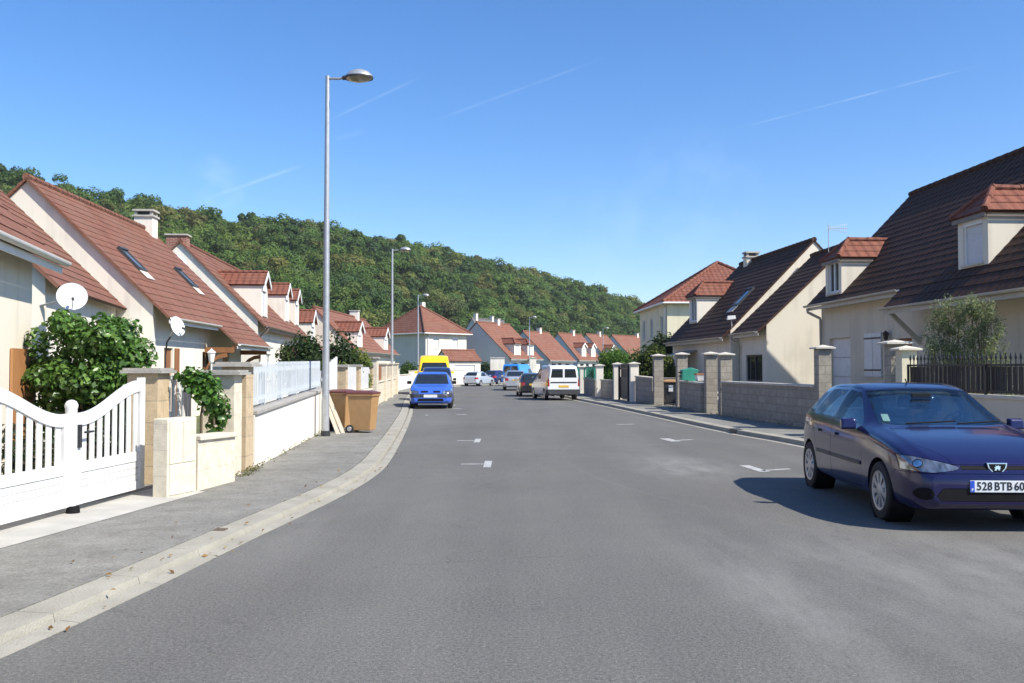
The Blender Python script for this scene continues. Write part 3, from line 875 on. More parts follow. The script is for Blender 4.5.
def opening(parent, o, u, n_in, rect, kind='window', mats=None, depth=.12, label=None):
    """joinery set back in a wall opening"""
    o, u, n_in = Vector(o), Vector(u), Vector(n_in); up = Vector((0, 0, 1)); x0, z0, x1, z1 = rect
    fn = lambda x, z, d: o + u * x + up * z + n_in * d
    def bar(mb, a, b, c, d, d0, d1): mb.hexa([fn(a, b, d1), fn(c, b, d1), fn(c, b, d0), fn(a, b, d0), fn(a, d, d1), fn(c, d, d1), fn(c, d, d0), fn(a, d, d0)])
    t = .06; d0, d1 = depth, depth - .06
    fm = (mats or {}).get('frame', M['white'])
    if kind == 'window':
        f = MB()
        bar(f, x0, z0, x0 + t, z1, d0, d1); bar(f, x1 - t, z0, x1, z1, d0, d1); bar(f, x0 + t, z0, x1 - t, z0 + t, d0, d1); bar(f, x0 + t, z1 - t, x1 - t, z1, d0, d1)
        if x1 - x0 > .75: bar(f, (x0 + x1) / 2 - .035, z0 + t, (x0 + x1) / 2 + .035, z1 - t, d0 - .005, d1 - .004)
        fo = f.build('window', fm, parent)
        g = MB(); bar(g, x0 + t, z0 + t, x1 - t, z1 - t, d0 + .004, d0 - .018); g.build('pane', (mats or {}).get('pane', M['pane']), fo)
        s = MB(); bar(s, x0 - .06, z0 - .055, x1 + .06, z0 - .003, depth - .01, -.05); s.build('sill', (mats or {}).get('sill', M['coping_l']), fo)
        return fo
    if kind == 'roller':
        f = MB()
        bar(f, x0, z0, x0 + .05, z1 - .16, d0, d1); bar(f, x1 - .05, z0, x1, z1 - .16, d0, d1)
        bar(f, x0 + .05, z0, x1 - .05, z0 + .004, d0, d1)
        fo = f.build('window', fm, parent)
        b = MB(); bar(b, x0 + .01, z1 - .16, x1 - .01, z1, d0, d0 - .10); b.build('shutter_box', M['white'], fo)
        g = MB(); z = z0 + .005
        while z < z1 - .165:
            bar(g, x0 + .05, z, x1 - .05, min(z + .047, z1 - .165), d0, d0 - .03); z += .05
        g.build('roller_shutter', M['shutter_g'], fo)
        s = MB(); bar(s, x0 - .05, z0 - .05, x1 + .05, z0 - .003, depth - .01, -.05); s.build('sill', M['coping_l'], fo)
        return fo
    if kind == 'garage':
        g = MB(); k = 4; hh = (z1 - z0) / k
        for i in range(k): bar(g, x0, z0 + i * hh + .006, x1, z0 + (i + 1) * hh - .006, d0, d0 - .04)
        go = g.build('garage_door', fm, parent)
        h = MB(); bar(h, (x0 + x1) / 2 - .05, z0 + .75, (x0 + x1) / 2 + .05, z0 + .87, d0 - .04, d0 - .10); h.build('handle', M['plastic_b'], go)
        return go
    if kind == 'door':
        g = MB(); bar(g, x0, z0, x1, z1, d0, d0 - .05)
        for a, b in ((.12, .42), (.5, .88)): bar(g, x0 + .14, z0 + (z1 - z0) * a, x1 - .14, z0 + (z1 - z0) * b, d0 - .052, d0 - .07)
        go = g.build('door', fm, parent)
        h = MB(); bar(h, x1 - .13, z0 + 1.0, x1 - .07, z0 + 1.06, d0 - .05, d0 - .12); h.build('handle', M['chrome'], go)
        return go

def shutter(parent, o, u, n_in, rect, m, strap=True, gap=.012):
    """plank shutter hung on the wall face, with iron strap hinges"""
    o, u, n_in = Vector(o), Vector(u), Vector(n_in); up = Vector((0, 0, 1)); x0, z0, x1, z1 = rect
    fn = lambda x, z, d: o + u * x + up * z + n_in * d
    def bar(mb, a, b, c, d, d0, d1): mb.hexa([fn(a, b, d1), fn(c, b, d1), fn(c, b, d0), fn(a, b, d0), fn(a, d, d1), fn(c, d, d1), fn(c, d, d0), fn(a, d, d0)])
    g = MB(); k = max(2, round((x1 - x0) / .13)); w = (x1 - x0) / k
    for i in range(k): bar(g, x0 + i * w + .004, z0, x0 + (i + 1) * w - .004, z1, -gap, -gap - .035)
    so = g.build('shutter', m, parent)
    if strap:
        for zz in (z0 + .12 * (z1 - z0), z0 + .86 * (z1 - z0)):
            s = MB(); bar(s, x0, zz, x1, zz + .045, -gap - .037, -gap - .05); s.build('hinge', M['iron'], so)
    return so

class House:
    """local frame: origin under the near end of the street-side eave, y along the eave, x away from the street"""
    def __init__(s, label, A, d, L, half, Hr, side, wall, tile, group=None, ov=.35, vov=.10, name='house', street=(), near=(), gut=None, far_v=None, back=True, walls=True):
        s.A = A; s.He = A.z; s.Hr = Hr; s.half = half; s.L = L; s.side = side; s.ov = ov; s.t = (Hr - A.z) / half
        s.d = Vector((d[0], d[1], 0)).normalized(); s.out = Vector((s.d.y, -s.d.x, 0)) * side
        s.rz = math.atan2(-s.d.x, s.d.y)
        s.root = thing(name, label, 'house', (A.x, A.y, 0), s.rz, group)
        s.tile = tile; s.wallm = wall
        He, t = s.He, s.t; D = 2 * half
        w = MB(); V = s.V
        zt = He + t * ov - .02
        panel(w, V(ov, 0, 0), V(0, 1, 0), L, zt, street, V(1, 0, 0), z0=-.2)
        W = D - 2 * ov
        panel(w, V(ov, 0, 0), V(1, 0, 0), W, zt, near, V(0, 1, 0), z0=-.2)
        w.face([V(ov, 0, zt), V(D - ov, 0, zt), V(half, 0, Hr - .02)])
        w.face([V(ov, L, -.2), V(D - ov, L, -.2), V(D - ov, L, zt), V(half, L, Hr - .02), V(ov, L, zt)])
        w.face([V(D - ov, 0, -.2), V(D - ov, L, -.2), V(D - ov, L, zt), V(D - ov, 0, zt)])
        w.build('wall', wall, s.root)
        s.rm = MB()
        fv = vov if far_v is None else far_v
        cs = .27 if tile is M['tile_dark'] else .34
        roof_face(s.rm, [V(0, -vov, He), V(0, L + fv, He), V(half, L + fv, Hr), V(half, -vov, Hr)], cs)
        roof_face(s.rm, [V(D, -vov, He), V(D, L + fv, He), V(half, L + fv, Hr), V(half, -vov, Hr)])
        ridge_caps(s.rm, V(half, -vov, Hr + .02), V(half, L + fv, Hr + .02))
        s.gut = gut
        if gut: s.gutter(-.02, 0 - vov, L + fv, He, gut)
    def V(s, x, y, z): return Vector((s.side * x, y, z))
    def gutter(s, x, y0, y1, z, m):
        g = MB(); r = .065
        pts = [(-1.0, 0.0), (-.92, -.55), (-.5, -.95), (0, -1.0), (.5, -.95), (.92, -.55), (1.0, 0), (.86, 0), (.75, -.5), (.4, -.8), (0, -.86), (-.4, -.8), (-.75, -.5), (-.86, 0)]
        g.prism(pts, lambda p, q, tt: s.V(x + p * r - .05, tt, z - .0 + q * r), y0, y1)
        fb = MB(); fb.hexa([s.V(x + .018, y0, z - .17), s.V(x + .045, y0, z - .17), s.V(x + .045, y1, z - .17), s.V(x + .018, y1, z - .17), s.V(x + .018, y0, z - .07), s.V(x + .045, y0, z - .07), s.V(x + .045, y1, z - .07), s.V(x + .018, y1, z - .07)])
        go = g.build('gutter', m, s.root, smooth=40)
        fb.build('fascia', m, go)
        return go
    def porch(s, y0, y1, e, m=None):
        """the roof slope runs on lower between y0 and y1"""
        roof_face(s.rm, [s.V(-e, y0, s.He - s.t * e), s.V(-e, y1, s.He - s.t * e), s.V(0, y1, s.He - .004), s.V(0, y0, s.He - .004)])
        if m: s.gutter(-e - .02, y0, y1, s.He - s.t * e, m)
    def downpipe(s, y, m, x=None, zt=None):
        x = s.ov - .08 if x is None else x; zt = s.He if zt is None else zt
        p = MB(); p.tube([s.V(-.07, y, zt - .1), s.V(-.06, y, zt - .22), s.V(x - .02, y, zt - .42), s.V(x, y, zt - .52), s.V(x, y, .05)], .045, 10)
        return p.build('downpipe', m, s.root, smooth=50)
    def world(s, x, y, z):
        return Vector((s.A.x, s.A.y, 0)) + s.out * x + s.d * y + Vector((0, 0, z))
    def on_slope(s, px, py):
        """where a line of sight meets the street slope, as local (x, y)"""
        o = Vector((0, 0, CAM_H)); r = ray(px, py)
        p0 = s.world(0, 0, s.He); n = (s.out * -s.t + Vector((0, 0, 1)))
        k = (p0 - o).dot(n) / r.dot(n); q = o + r * k - Vector((s.A.x, s.A.y, 0))
        return q.dot(s.out), q.dot(s.d)
    def on_plane_x(s, px, py, x):
        o = Vector((0, 0, CAM_H)); r = ray(px, py)
        k = (s.world(x, 0, 0) - o).dot(s.out) / r.dot(s.out); q = o + r * k
        w = q - Vector((s.A.x, s.A.y, 0)); return w.dot(s.d), q.z
    def on_plane_y(s, px, py, y=0):
        o = Vector((0, 0, CAM_H)); r = ray(px, py)
        k = (s.world(0, y, 0) - o).dot(s.d) / r.dot(s.d); q = o + r * k
        w = q - Vector((s.A.x, s.A.y, 0)); return w.dot(s.out), q.z
    def close_roof(s):
        s.roof = s.rm.build('roof', s.tile, s.root); return s.roof
    def chimney(s, y, x, z_top, w=.55, dp=.5, m=None, cap='slab', pot=False):
        zb = s.He + s.t * min(x, 2 * s.half - x) - .45
        c = MB(); c.hexa([s.V(x + a * w / 2, y + b * dp / 2, zz) for zz in (zb, z_top) for a, b in ((-1, -1), (1, -1), (1, 1), (-1, 1))])
        co = c.build('chimney', m or s.wallm, s.roof)
        k = MB(); k.hexa([s.V(x + a * (w / 2 + .06), y + b * (dp / 2 + .06), zz) for zz in (z_top + .003, z_top + .07) for a, b in ((-1, -1), (1, -1), (1, 1), (-1, 1))])
        if cap == 'hood':
            for a, b in ((-1, -1), (1, -1), (1, 1), (-1, 1)):
                xx, yy = x + a * (w / 2 - .06), y + b * (dp / 2 - .06)
                k.hexa([s.V(xx + i * .05, yy + j * .05, zz) for zz in (z_top + .071, z_top + .22) for i, j in ((-1, -1), (1, -1), (1, 1), (-1, 1))])
            k.hexa([s.V(x + a * (w / 2 + .05), y + b * (dp / 2 + .05), zz) for zz in (z_top + .221, z_top + .29) for a, b in ((-1, -1), (1, -1), (1, 1), (-1, 1))])
            k.hexa([s.V(x + a * (w / 2 - .12), y + b * (dp / 2 - .12), zz) for zz in (z_top + .072, z_top + .215) for a, b in ((-1, -1), (1, -1), (1, 1), (-1, 1))], 1)
            k.build('chimney_cap', [M['conc'], M['steel_d']], co)
        else:
            k.build('chimney_cap', M['conc'], co)
            if pot:
                p = MB(); p.cyl(s.V(x, y, z_top + .07), s.V(x, y, z_top + .35), .11, .09, 12); p.build('chimney_pot', M['terracotta'], co, smooth=50)
        return co
    def slope_box(s, mb, x0, x1, y0, y1, h0, h1, mi=0):
        c = 1 / math.sqrt(1 + s.t ** 2)
        f = lambda x, y, h: s.V(x - h * s.t * c, y, s.He + s.t * x + h * c)
        mb.hexa([f(x0, y0, h0), f(x1, y0, h0), f(x1, y1, h0), f(x0, y1, h0), f(x0, y0, h1), f(x1, y0, h1), f(x1, y1, h1), f(x0, y1, h1)], mi)
    def skylight(s, x, y, w=.78, l=.72):
        f = MB(); b = .07; hx = l / 2; hy = w / 2
        s.slope_box(f, x - hx - b, x - hx, y - hy - b, y + hy + b, .01, .10); s.slope_box(f, x + hx, x + hx + b, y - hy - b, y + hy + b, .01, .13)
        s.slope_box(f, x - hx, x + hx, y - hy - b, y - hy, .01, .10); s.slope_box(f, x - hx, x + hx, y + hy, y + hy + b, .01, .10)
        fo = f.build('skylight', M['plastic_g'], s.roof)
        g = MB(); s.slope_box(g, x - hx, x + hx, y - hy, y + hy, .012, .075); g.build('pane', M['skyglass'], fo)
        a = MB(); s.slope_box(a, x - hx - .32, x - hx - b - .003, y - hy - .1, y + hy + .1, .036, .048); a.build('flashing', M['coping_l'], fo)
        return fo
    def dormer(s, y, xf, w, zt, kind='gable', wall=None, tile=None, win='roller', td=.72, win_rect=None, trim=None):
        wall = wall or s.wallm; V = s.V; t, He = s.t, s.He
        zb = He + t * xf; xb = (zt - He) / t; y0, y1 = y - w / 2, y + w / 2; ov = .10
        m = MB()
        wr = win_rect or (.22, .10, w - .22, zt - zb - .12)
        hole = (wr[0], zb + wr[1], wr[2], zb + wr[3])
        panel(m, V(xf, y0, 0), V(0, 1, 0), w, zt, [hole], V(1, 0, 0), depth=.12, z0=zb - .12)
        for yy in (y0, y1): m.face([V(xf, yy, zb - .12), V(xf, yy, zt), V(xb, yy, zt), V(xb, yy, zt - .12)])
        zr = zt + (w / 2) * td
        if kind == 'gable': m.face([V(xf, y0, zt), V(xf, y1, zt), V(xf, y, zr - .03)])
        dm = m.build('dormer', wall, s.root)
        opening(dm, V(xf, y0, 0), V(0, 1, 0), V(1, 0, 0), hole, win, depth=.10)
        r = MB(); e = w / 2 + ov; ze = zt - ov * td + .03; zr2 = zr + .03
        xr = (zr2 - He) / t; xe = (ze - He) / t; fx = xf - .13
        if kind == 'gable':
            for sg in (-1, 1):
                roof_face(r, [V(fx, y + sg * e, ze), V(xe, y + sg * e, ze), V(xr, y, zr2), V(fx, y, zr2)], course=.28)
            ridge_caps(r, V(fx, y, zr2 + .02), V(xr, y, zr2 + .02), .09)
        else:
            hx = fx + e * .85
            for sg in (-1, 1):
                roof_face(r, [V(fx, y + sg * e, ze), V(xe, y + sg * e, ze), V(xr, y, zr2), V(hx, y, zr2)], course=.28)
                ridge_caps(r, V(fx, y + sg * e, ze + .03), V(hx, y, zr2 + .03), .08)
            roof_face(r, [V(fx, y - e, ze), V(fx, y + e, ze), V(hx, y, zr2)], course=.28)
            ridge_caps(r, V(hx, y, zr2 + .02), V(xr, y, zr2 + .02), .09)
        r.build('dormer_roof', tile or s.tile, dm)
        b = MB()
        if kind == 'gable':
            for sg in (-1, 1):
                p = [V(fx - .02, y + sg * e, ze - .15), V(fx - .02, y, zr2 - .15), V(fx - .02, y, zr2 + .05), V(fx - .02, y + sg * e, ze + .05)]
                q = [V(fx - .05, *pp[1:]) for pp in p]
                b.hexa(p + [V(fx - .05, pp.y, pp.z) for pp in p])
            b.build('bargeboard', trim or M['white'], dm)
        else:
            b.hexa([V(fx + .02, y - e + .03, ze - .13), V(fx + .05, y - e + .03, ze - .13), V(fx + .05, y + e - .03, ze - .13), V(fx + .02, y + e - .03, ze - .13),
                    V(fx + .02, y - e + .03, ze - .03), V(fx + .05, y - e + .03, ze - .03), V(fx + .05, y + e - .03, ze - .03), V(fx + .02, y + e - .03, ze - .03)])
            for sg in (-1, 1):
                yy = y + sg * (e - .03)
                b.hexa([V(fx + .055, yy - .012, ze - .13), V(xe, yy - .012, ze - .13), V(xe, yy + .012, ze - .13), V(fx + .055, yy + .012, ze - .13),
                        V(fx + .055, yy - .012, ze - .09), V(xe, yy - .012, ze - .09), V(xe, yy + .012, ze - .09), V(fx + .055, yy + .012, ze - .09)])
            b.build('fascia', trim or M['zinc_d'], dm)
        return dm

M['skyglass'] = mat('roof window glass', (.13, .15, .18), (.09, .11, .13), 2, .12, spec=.6)

def by_apex(A, d, apex_px):
    """half depth and ridge height from where the gable tip is seen"""
    d = Vector((d[0], d[1], 0)).normalized(); o = Vector((0, 0, CAM_H)); r = ray(*apex_px)
    k = (A - o).dot(d) / r.dot(d); q = o + r * k; w = q - A
    return abs(w.dot(Vector((d.y, -d.x, 0)))), q.z

# ---- left row
# first house: long block plus a wing towards the street
A = P(61, 287, 18.9); B = P(127, 312, 26.1); d = (B - A); d.z = 0; LB = d.length
h1 = House('cream house at the left edge behind the white gate and leafy bush', A, d, LB + .0, 4.4, A.z + 4.4 * .98, -1, M['stucco_w'], M['tile_red'], ov=.30, vov=.16, far_v=0.0)
# wing
wx0 = P(62, 262.5, 14.2); wz = wx0.z
wl = []
wing_far = 14.0 - h1.A.y
o0 = Vector((h1.A.x, h1.A.y, 0))
ex = (Vector((wx0.x, wx0.y, 0)) - o0).dot(h1.out); wy1 = (Vector((wx0.x, wx0.y, 0)) - o0).dot(h1.d); wy0 = wy1 - 10
wt = 1.02; whalf = 3.2
wm = MB(); V = h1.V
panel(wm, V(ex + .33, wy0, 0), V(0, 1, 0), wy1 - wy0 - .33, wz + .3, [], V(1, 0, 0), z0=-.2)
yy = wy1 - .33
wm.face([V(ex + .33, yy, -.2), V(ex + 2 * whalf - .33, yy, -.2), V(ex + 2 * whalf - .33, yy, wz + .3), V(ex + whalf, yy, wz + wt * whalf - .03), V(ex + .33, yy, wz + .3)])
wm.build('wing_wall', M['stucco'], h1.root)
roof_face(h1.rm, [V(ex, wy0, wz), V(ex, wy1, wz), V(ex + whalf, wy1 - .55, wz + wt * whalf), V(ex + whalf, wy0, wz + wt * whalf)])
roof_face(h1.rm, [V(ex + 2 * whalf, wy0, wz), V(ex + 2 * whalf, wy1, wz), V(ex + whalf, wy1 - .55, wz + wt * whalf), V(ex + whalf, wy0, wz + wt * whalf)])
h1.gutter(ex - .02, wy0, wy1 + .02, wz, M['zinc_w'])
h1.close_roof()
sh = P(10, 348.5, 13.3)
yl = [h1.on_plane_x(px, 370, ex + .33)[0] for px in (9, 33)]
shutter(h1.root, V(ex + .33, 0, 0), V(0, 1, 0), V(1, 0, 0), (yl[0], .12, yl[1], P(20, 349, 13.4).z), M['wood_o'], strap=False)
fl = MB(); fl.hexa([V(ex + a, wy1 + b, wz + c) for c in (-.03, .0) for a, b in ((.15, -.1), (.6, -.1), (.9, .55), (.45, .55))])

# second house: white gable, long red roof with two roof windows, brown porch
A = P(171, 317.5, 26.2); B = P(254, 340.5, 36.6); d = B - A; d.z = 0; LB = d.length
half, Hr = by_apex(A, d, (28, 178))
h2y = lambda px: h2_tmp(px)
h2 = House('long red roofed house with white gable, two roof windows and brown timber porch', A, d, LB, half, Hr, -1, M['stucco_w'], M['tile_red'],
           street=[(1.0, .1, 1.85, 2.15), (5.0, .9, 6.1, 2.1), (7.6, .1, 8.6, 2.2)], ov=.5, vov=.12)
V = h2.V
opening(h2.root, V(.5, 0, 0), V(0, 1, 0), V(1, 0, 0), (1.0, .1, 1.85, 2.15), 'door', {'frame': M['wood']})
opening(h2.root, V(.5, 0, 0), V(0, 1, 0), V(1, 0, 0), (5.0, .9, 6.1, 2.1), 'window', {'frame': M['wood']})
opening(h2.root, V(.5, 0, 0), V(0, 1, 0), V(1, 0, 0), (7.6, .1, 8.6, 2.2), 'door', {'frame': M['wood']})
shutter(h2.root, V(.5, 0, 0), V(0, 1, 0), V(1, 0, 0), (1.95, .12, 2.35, 2.15), M['wood'], strap=False)
h2.porch(5.2, LB + .12, .62, M['zinc_w']); h2.gutter(-.02, -.1, 5.1, A.z, M['zinc_w'])
h2.close_roof()
for (px, py) in ((131, 261), (185, 279)):
    x, y = h2.on_slope(px, py); h2.skylight(x, y, .5, .55)
y, z = h2.on_plane_x(146, 218, half); h2.chimney(y, half, z, .7, .62, M['stucco_w'], 'hood')
pb = MB()
zpb = A.z - h2.t * .62
for y in (5.25, LB - .1):
    pb.hexa([V(a, y + b, c) for c in (zpb - .30, zpb - .12) for a, b in ((-.5, 0), (.499, 0), (.499, .13), (-.5, .13))])
    for k in range(5):
        a0, a1 = k / 5 * math.pi / 2, (k + 1) / 5 * math.pi / 2
        q = lambda an, rr: (.497 - .75 * (1 - math.sin(an)) * 1.0 if False else .497 - rr * (1 - math.cos(an)), zpb - .31 - rr * (1 - math.sin(an)))
        (xa, za), (xb, zb) = q(a0, .75), q(a1, .75)
        pb.hexa([V(xa, y, za - .14), V(xb, y, zb - .14), V(xb, y + .13, zb - .14), V(xa, y + .13, za - .14), V(xa, y, za), V(xb, y, zb), V(xb, y + .13, zb), V(xa, y + .13, za)])
pb.hexa([V(a, b, c) for c in (zpb - .12, zpb - .02) for a, b in ((-.56, 5.25), (-.44, 5.25), (-.44, LB), (-.56, LB))])
pb.build('porch_frame', M['wood'], h2.root)

# third house: brick chimney, dormers with white bargeboards
A = P(266, 326, 40.0); B = P(309, 334, 54.5); d = B - A; d.z = 0; LB = d.length
half, Hr = by_apex(A, d, (180, 241))
h3 = House('house with three red dormers in a row and a brick chimney on its gable end', A, d, LB, half, Hr, -1, M['stucco_w'], M['tile_red'],
           street=[(2.2, 1.0, 3.4, 2.2), (6, .1, 7, 2.2)], ov=.35, vov=.10, gut=M['zinc_d'])
V = h3.V
opening(h3.root, V(.35, 0, 0), V(0, 1, 0), V(1, 0, 0), (2.2, 1.0, 3.4, 2.2), 'window')
opening(h3.root, V(.35, 0, 0), V(0, 1, 0), V(1, 0, 0), (6, .1, 7, 2.2), 'door')
h3.close_roof()
h3.downpipe(.12, M['zinc_d'])
for (px, py) in ((264.5, 318), (287, 322.5), (297, 326)):
    x, y = h3.on_slope(px, py)
    h3.dormer(y, max(x, .15), 1.55, h3.He + h3.t * max(x, .15) + 1.5, 'gable', M['stucco_w'], M['tile_bright'])
x, z = h3.on_plane_y(174, 236, 0.35); h3.chimney(.45, half + .2, z, .85, .6, M['brick'], 'slab')
c = MB()
ca = h3.V
for yy, zz in ((8.4, 2.7),):
    roof_face(c, [ca(-.75, yy - 1, zz - .55), ca(-.75, yy + 1.2, zz - .55), ca(.34, yy + 1.2, zz), ca(.34, yy - 1, zz)])
c.build('canopy_roof', M['tile_bright'], h3.root)
for yy in (7.5, 9.4):
    cf = MB()
    cf.hexa([ca(a, yy + b, z) for a, z, b in ((-.6, 2.02, 0), (.345, 1.55, 0), (.345, 1.55, .1), (-.6, 2.02, .1), (-.6, 2.1, 0), (.345, 1.7, 0), (.345, 1.7, .1), (-.6, 2.1, .1))])
    cf.build('canopy_bracket', M['wood_o'], h3.root)

# fourth: mostly hidden, a red dormer shows above the bushes
A = P(316, 350, 57); d = Vector((-.08, 1, 0)); half, Hr = 4.2, A.z + 3.9
h4 = House('small house behind the hedge with one red dormer between street lamp and pines', A, d, 7, half, Hr, -1, M['stucco'], M['tile_red'], gut=M['zinc'])
h4.close_roof()
x, y = .3, 1.2
h4.dormer(1.3, .35, 2.0, h4.He + 1.75, 'gable', M['stucco_w'], M['tile_bright'])

# fifth: shaded gable and two red dormers
A = P(357, 351, 62); B = P(399, 358, 79); d = B - A; d.z = 0; LB = d.length
half, Hr = by_apex(A, d, (314, 307))
h5 = House('large red roofed house with two pale dormers standing behind the tan pillars', A, d, LB, half, Hr, -1, M['stucco'], M['tile_mid'], gut=M['zinc'])
h5.close_roof()
for (px, py) in ((360, 348), (386, 350.5)):
    x, y = h5.on_slope(px, py); h5.dormer(y, max(x, .2), 1.7, h5.He + h5.t * max(x, .2) + 1.15, 'gable', M['stucco_w'], M['tile_bright'])
h5.chimney(LB * .75, half, Hr + .5, .7, .5, M['stucco_w'])

def hip_house(label, corner, d, L, D, He, Hr, side, wall, tile, street=(), near=(), ov=.45, ridge=None, gut=None, kinds=None):
    """two-storey block under a hipped roof; corner = near street-side wall corner on the ground"""
    d = Vector((d[0], d[1], 0)).normalized(); rz = math.atan2(-d.x, d.y)
    root = thing('house', label, 'house', (corner.x, corner.y, 0), rz)
    V = lambda x, y, z: Vector((side * x, y, z))
    w = MB()
    panel(w, V(0, 0, 0), V(0, 1, 0), L, He, street, V(1, 0, 0), z0=-.2)
    panel(w, V(0, 0, 0), V(1, 0, 0), D, He, near, V(0, 1, 0), z0=-.2)
    w.face([V(D, 0, -.2), V(D, L, -.2), V(D, L, He), V(D, 0, He)]); w.face([V(0, L, -.2), V(D, L, -.2), V(D, L, He), V(0, L, He)])
    w.build('wall', wall, root)
    for i, hh in enumerate(street):
        wn = opening(root, V(0, 0, 0), V(0, 1, 0), V(1, 0, 0), hh, 'roller' if kinds == 'roller' else 'window')
        if kinds == 'shutters':
            for a in (hh[0] - .52, hh[2] + .04): shutter(root, V(0, 0, 0), V(0, 1, 0), V(1, 0, 0), (a, hh[1], a + .48, hh[3]), M['white'], strap=False)
    for hh in near: opening(root, V(0, 0, 0), V(1, 0, 0), V(0, 1, 0), hh, 'window')
    r = MB(); a, b, c, e = -ov, L + ov, -ov, D + ov
    if True:
        m_ = min(b - a, e - c) / 2
        r0, r1 = (V(D / 2, a + m_, Hr), V(D / 2, b - m_, Hr)) if (b - a) >= (e - c) else (V(c + m_, L / 2, Hr), V(e - m_, L / 2, Hr))
    k = [V(c, a, He), V(c, b, He), V(e, b, He), V(e, a, He)]
    if ridge == 'point':
        r0 = r1 = V(D / 2, L / 2, Hr)
        for i in range(4): roof_face(r, [k[i], k[(i + 1) % 4], r0])
        hips = [(q_, r0) for q_ in k]
    elif (b - a) >= (e - c):
        roof_face(r, [k[0], k[1], r1, r0]); roof_face(r, [k[2], k[3], r0, r1]); roof_face(r, [k[1], k[2], r1]); roof_face(r, [k[3], k[0], r0])
        hips = ((k[0], r0), (k[3], r0), (k[1], r1), (k[2], r1))
    else:
        roof_face(r, [k[0], k[1], r0]); roof_face(r, [k[1], k[2], r1, r0]); roof_face(r, [k[2], k[3], r1]); roof_face(r, [k[3], k[0], r0, r1])
        hips = ((k[0], r0), (k[1], r0), (k[2], r1), (k[3], r1))
    up = Vector((0, 0, .04))
    for p, q in hips: ridge_caps(r, p + up, q + up, .12)
    if (r1 - r0).length > .3: ridge_caps(r, r0 + up, r1 + up, .12)
    ro = r.build('roof', tile, root)
    if gut:
        g = MB()
        for i in range(4):
            p, q = k[i], k[(i + 1) % 4]; z = Vector((0, 0, -.05)); g.tube([p + z, q + z], .07, 8)
        g.build('gutter', gut, root, smooth=50)
        dp = MB(); dp.tube([V(-.06, .25, He - .2), V(-.06, .25, .05)], .05, 8); dp.tube([V(c, .25, He - .1), V(-.06, .25, He - .3)], .05, 8); dp.build('downpipe', gut, root, smooth=50)
    return root, ro, V

# sixth: two-storey hipped house at the bend
c6 = P(425.5, 400, 96); c6.z = 0
h6, r6, V = hip_house('two storey house with pyramid red roof at the bend, pale shuttered windows', c6, (.72, .69), 5.6, 8.8, 5.2, 8.3, -1, M['stucco'], M['tile_mid'],
    street=[(1.0, 3.6, 1.8, 4.8), (3.6, 3.6, 4.4, 4.8), (1.0, 1.0, 1.8, 2.3), (3.6, 1.0, 4.4, 2.3)], gut=M['zinc_w'], ridge='point', kinds='roller')
c = MB(); c.hexa([V(4.6 + a * .22, 3.2 + b * .22, z) for z in (7.4, 8.75) for a, b in ((-1, -1), (1, -1), (1, 1), (-1, 1))])
cc = c.build('chimney', M['stucco_w'], r6)

def far_house(label, ax, ay, Y, d, L, apex, wall, tile, dormers=(), name='house', chim=True, group=None, **kw):
    A = P(ax, ay, Y); half, Hr = by_apex(A, d, apex)
    h = House(label, A, d, L, half, Hr, -1, wall, tile, gut=M['zinc_w'], vov=.15, group=group, **kw)
    for k in (.2, .55):
        pass
    h.close_roof()
    for yy, kind in dormers: h.dormer(yy, .45, 1.4, h.He + h.t * .45 + 1.35, kind, M['stucco_w'], M['tile_bright'])
    if chim: h.chimney(L * .62, half, Hr + .5, .5, .5, M['stucco_w'])
    return h
DF = (.5, .866)
st = [(.8, .9, 1.9, 2.1), (2.6, .1, 3.5, 2.15), (4.6, .9, 5.8, 2.1)]
h7 = far_house('house with tall grey gable and two dormers just right of the pyramid roofed house', 512, 359, 100, DF, 7.0, (477, 322), M['stucco_g'], M['tile_mid'], ((2.0, 'hip'), (5.0, 'hip')), street=st)
h8 = far_house('third gabled house from the pyramid roof, plain red slope without dormers, behind the lamp', 549, 360, 114, (.60, .80), 10, (523, 331), M['stucco_g'], M['tile_mid'], street=st) if False else far_house('plain red sloped house with grey gable, no dormers, right behind a far street lamp', 551, 360.5, 113, DF, 6.8, (523, 331), M['stucco_g'], M['tile_mid'], street=st)
h9 = far_house('far house with two white fronted dormers, seen just above the white van', 580, 360.5, 124, DF, 7.2, (558, 333), M['stucco_g'], M['tile_mid'], ((2.2, 'gable'), (5.2, 'gable')), street=st)
h10 = far_house('gabled house half hidden by the bright green hedge, one dormer showing', 609, 360.5, 138, DF, 7.5, (586, 334), M['stucco_g'], M['tile_mid'], ((2.5, 'gable'),), street=st)
h11 = far_house('rightmost of the far red roofs, just above the bright green hedge', 634, 360, 152, (.62, .78), 13, (612, 335), M['stucco_g'], M['tile_mid'], street=st)
h12 = far_house('grey slate roofed house with twin chimneys peeping over the red roofs', 492, 352, 135, (.5, .86), 9, (472, 318), M['stucco_g'], M['tile_grey'])
h12.chimney(1.0, h12.half, h12.Hr + .7, .5, .5, M['stucco_w'])
# garage wing with a red roof in front of the pyramid roofed house
A = P(450, 361, 88); gd = Vector((.86, .5, 0))
hg = House('low garage with red pitched roof and white front at the road bend', A, gd, 3.4, 1.7, A.z + 1.05, -1, M['stucco_w'], M['tile_mid'], ov=.2, street=[(.6, .0, 2.8, 1.85)], name='garage')
hg.root['category'] = 'garage'
opening(hg.root, hg.V(.2, 0, 0), hg.V(0, 1, 0), hg.V(1, 0, 0), (.6, 0, 2.8, 1.85), 'garage', {'frame': M['white']})
hg.close_roof()

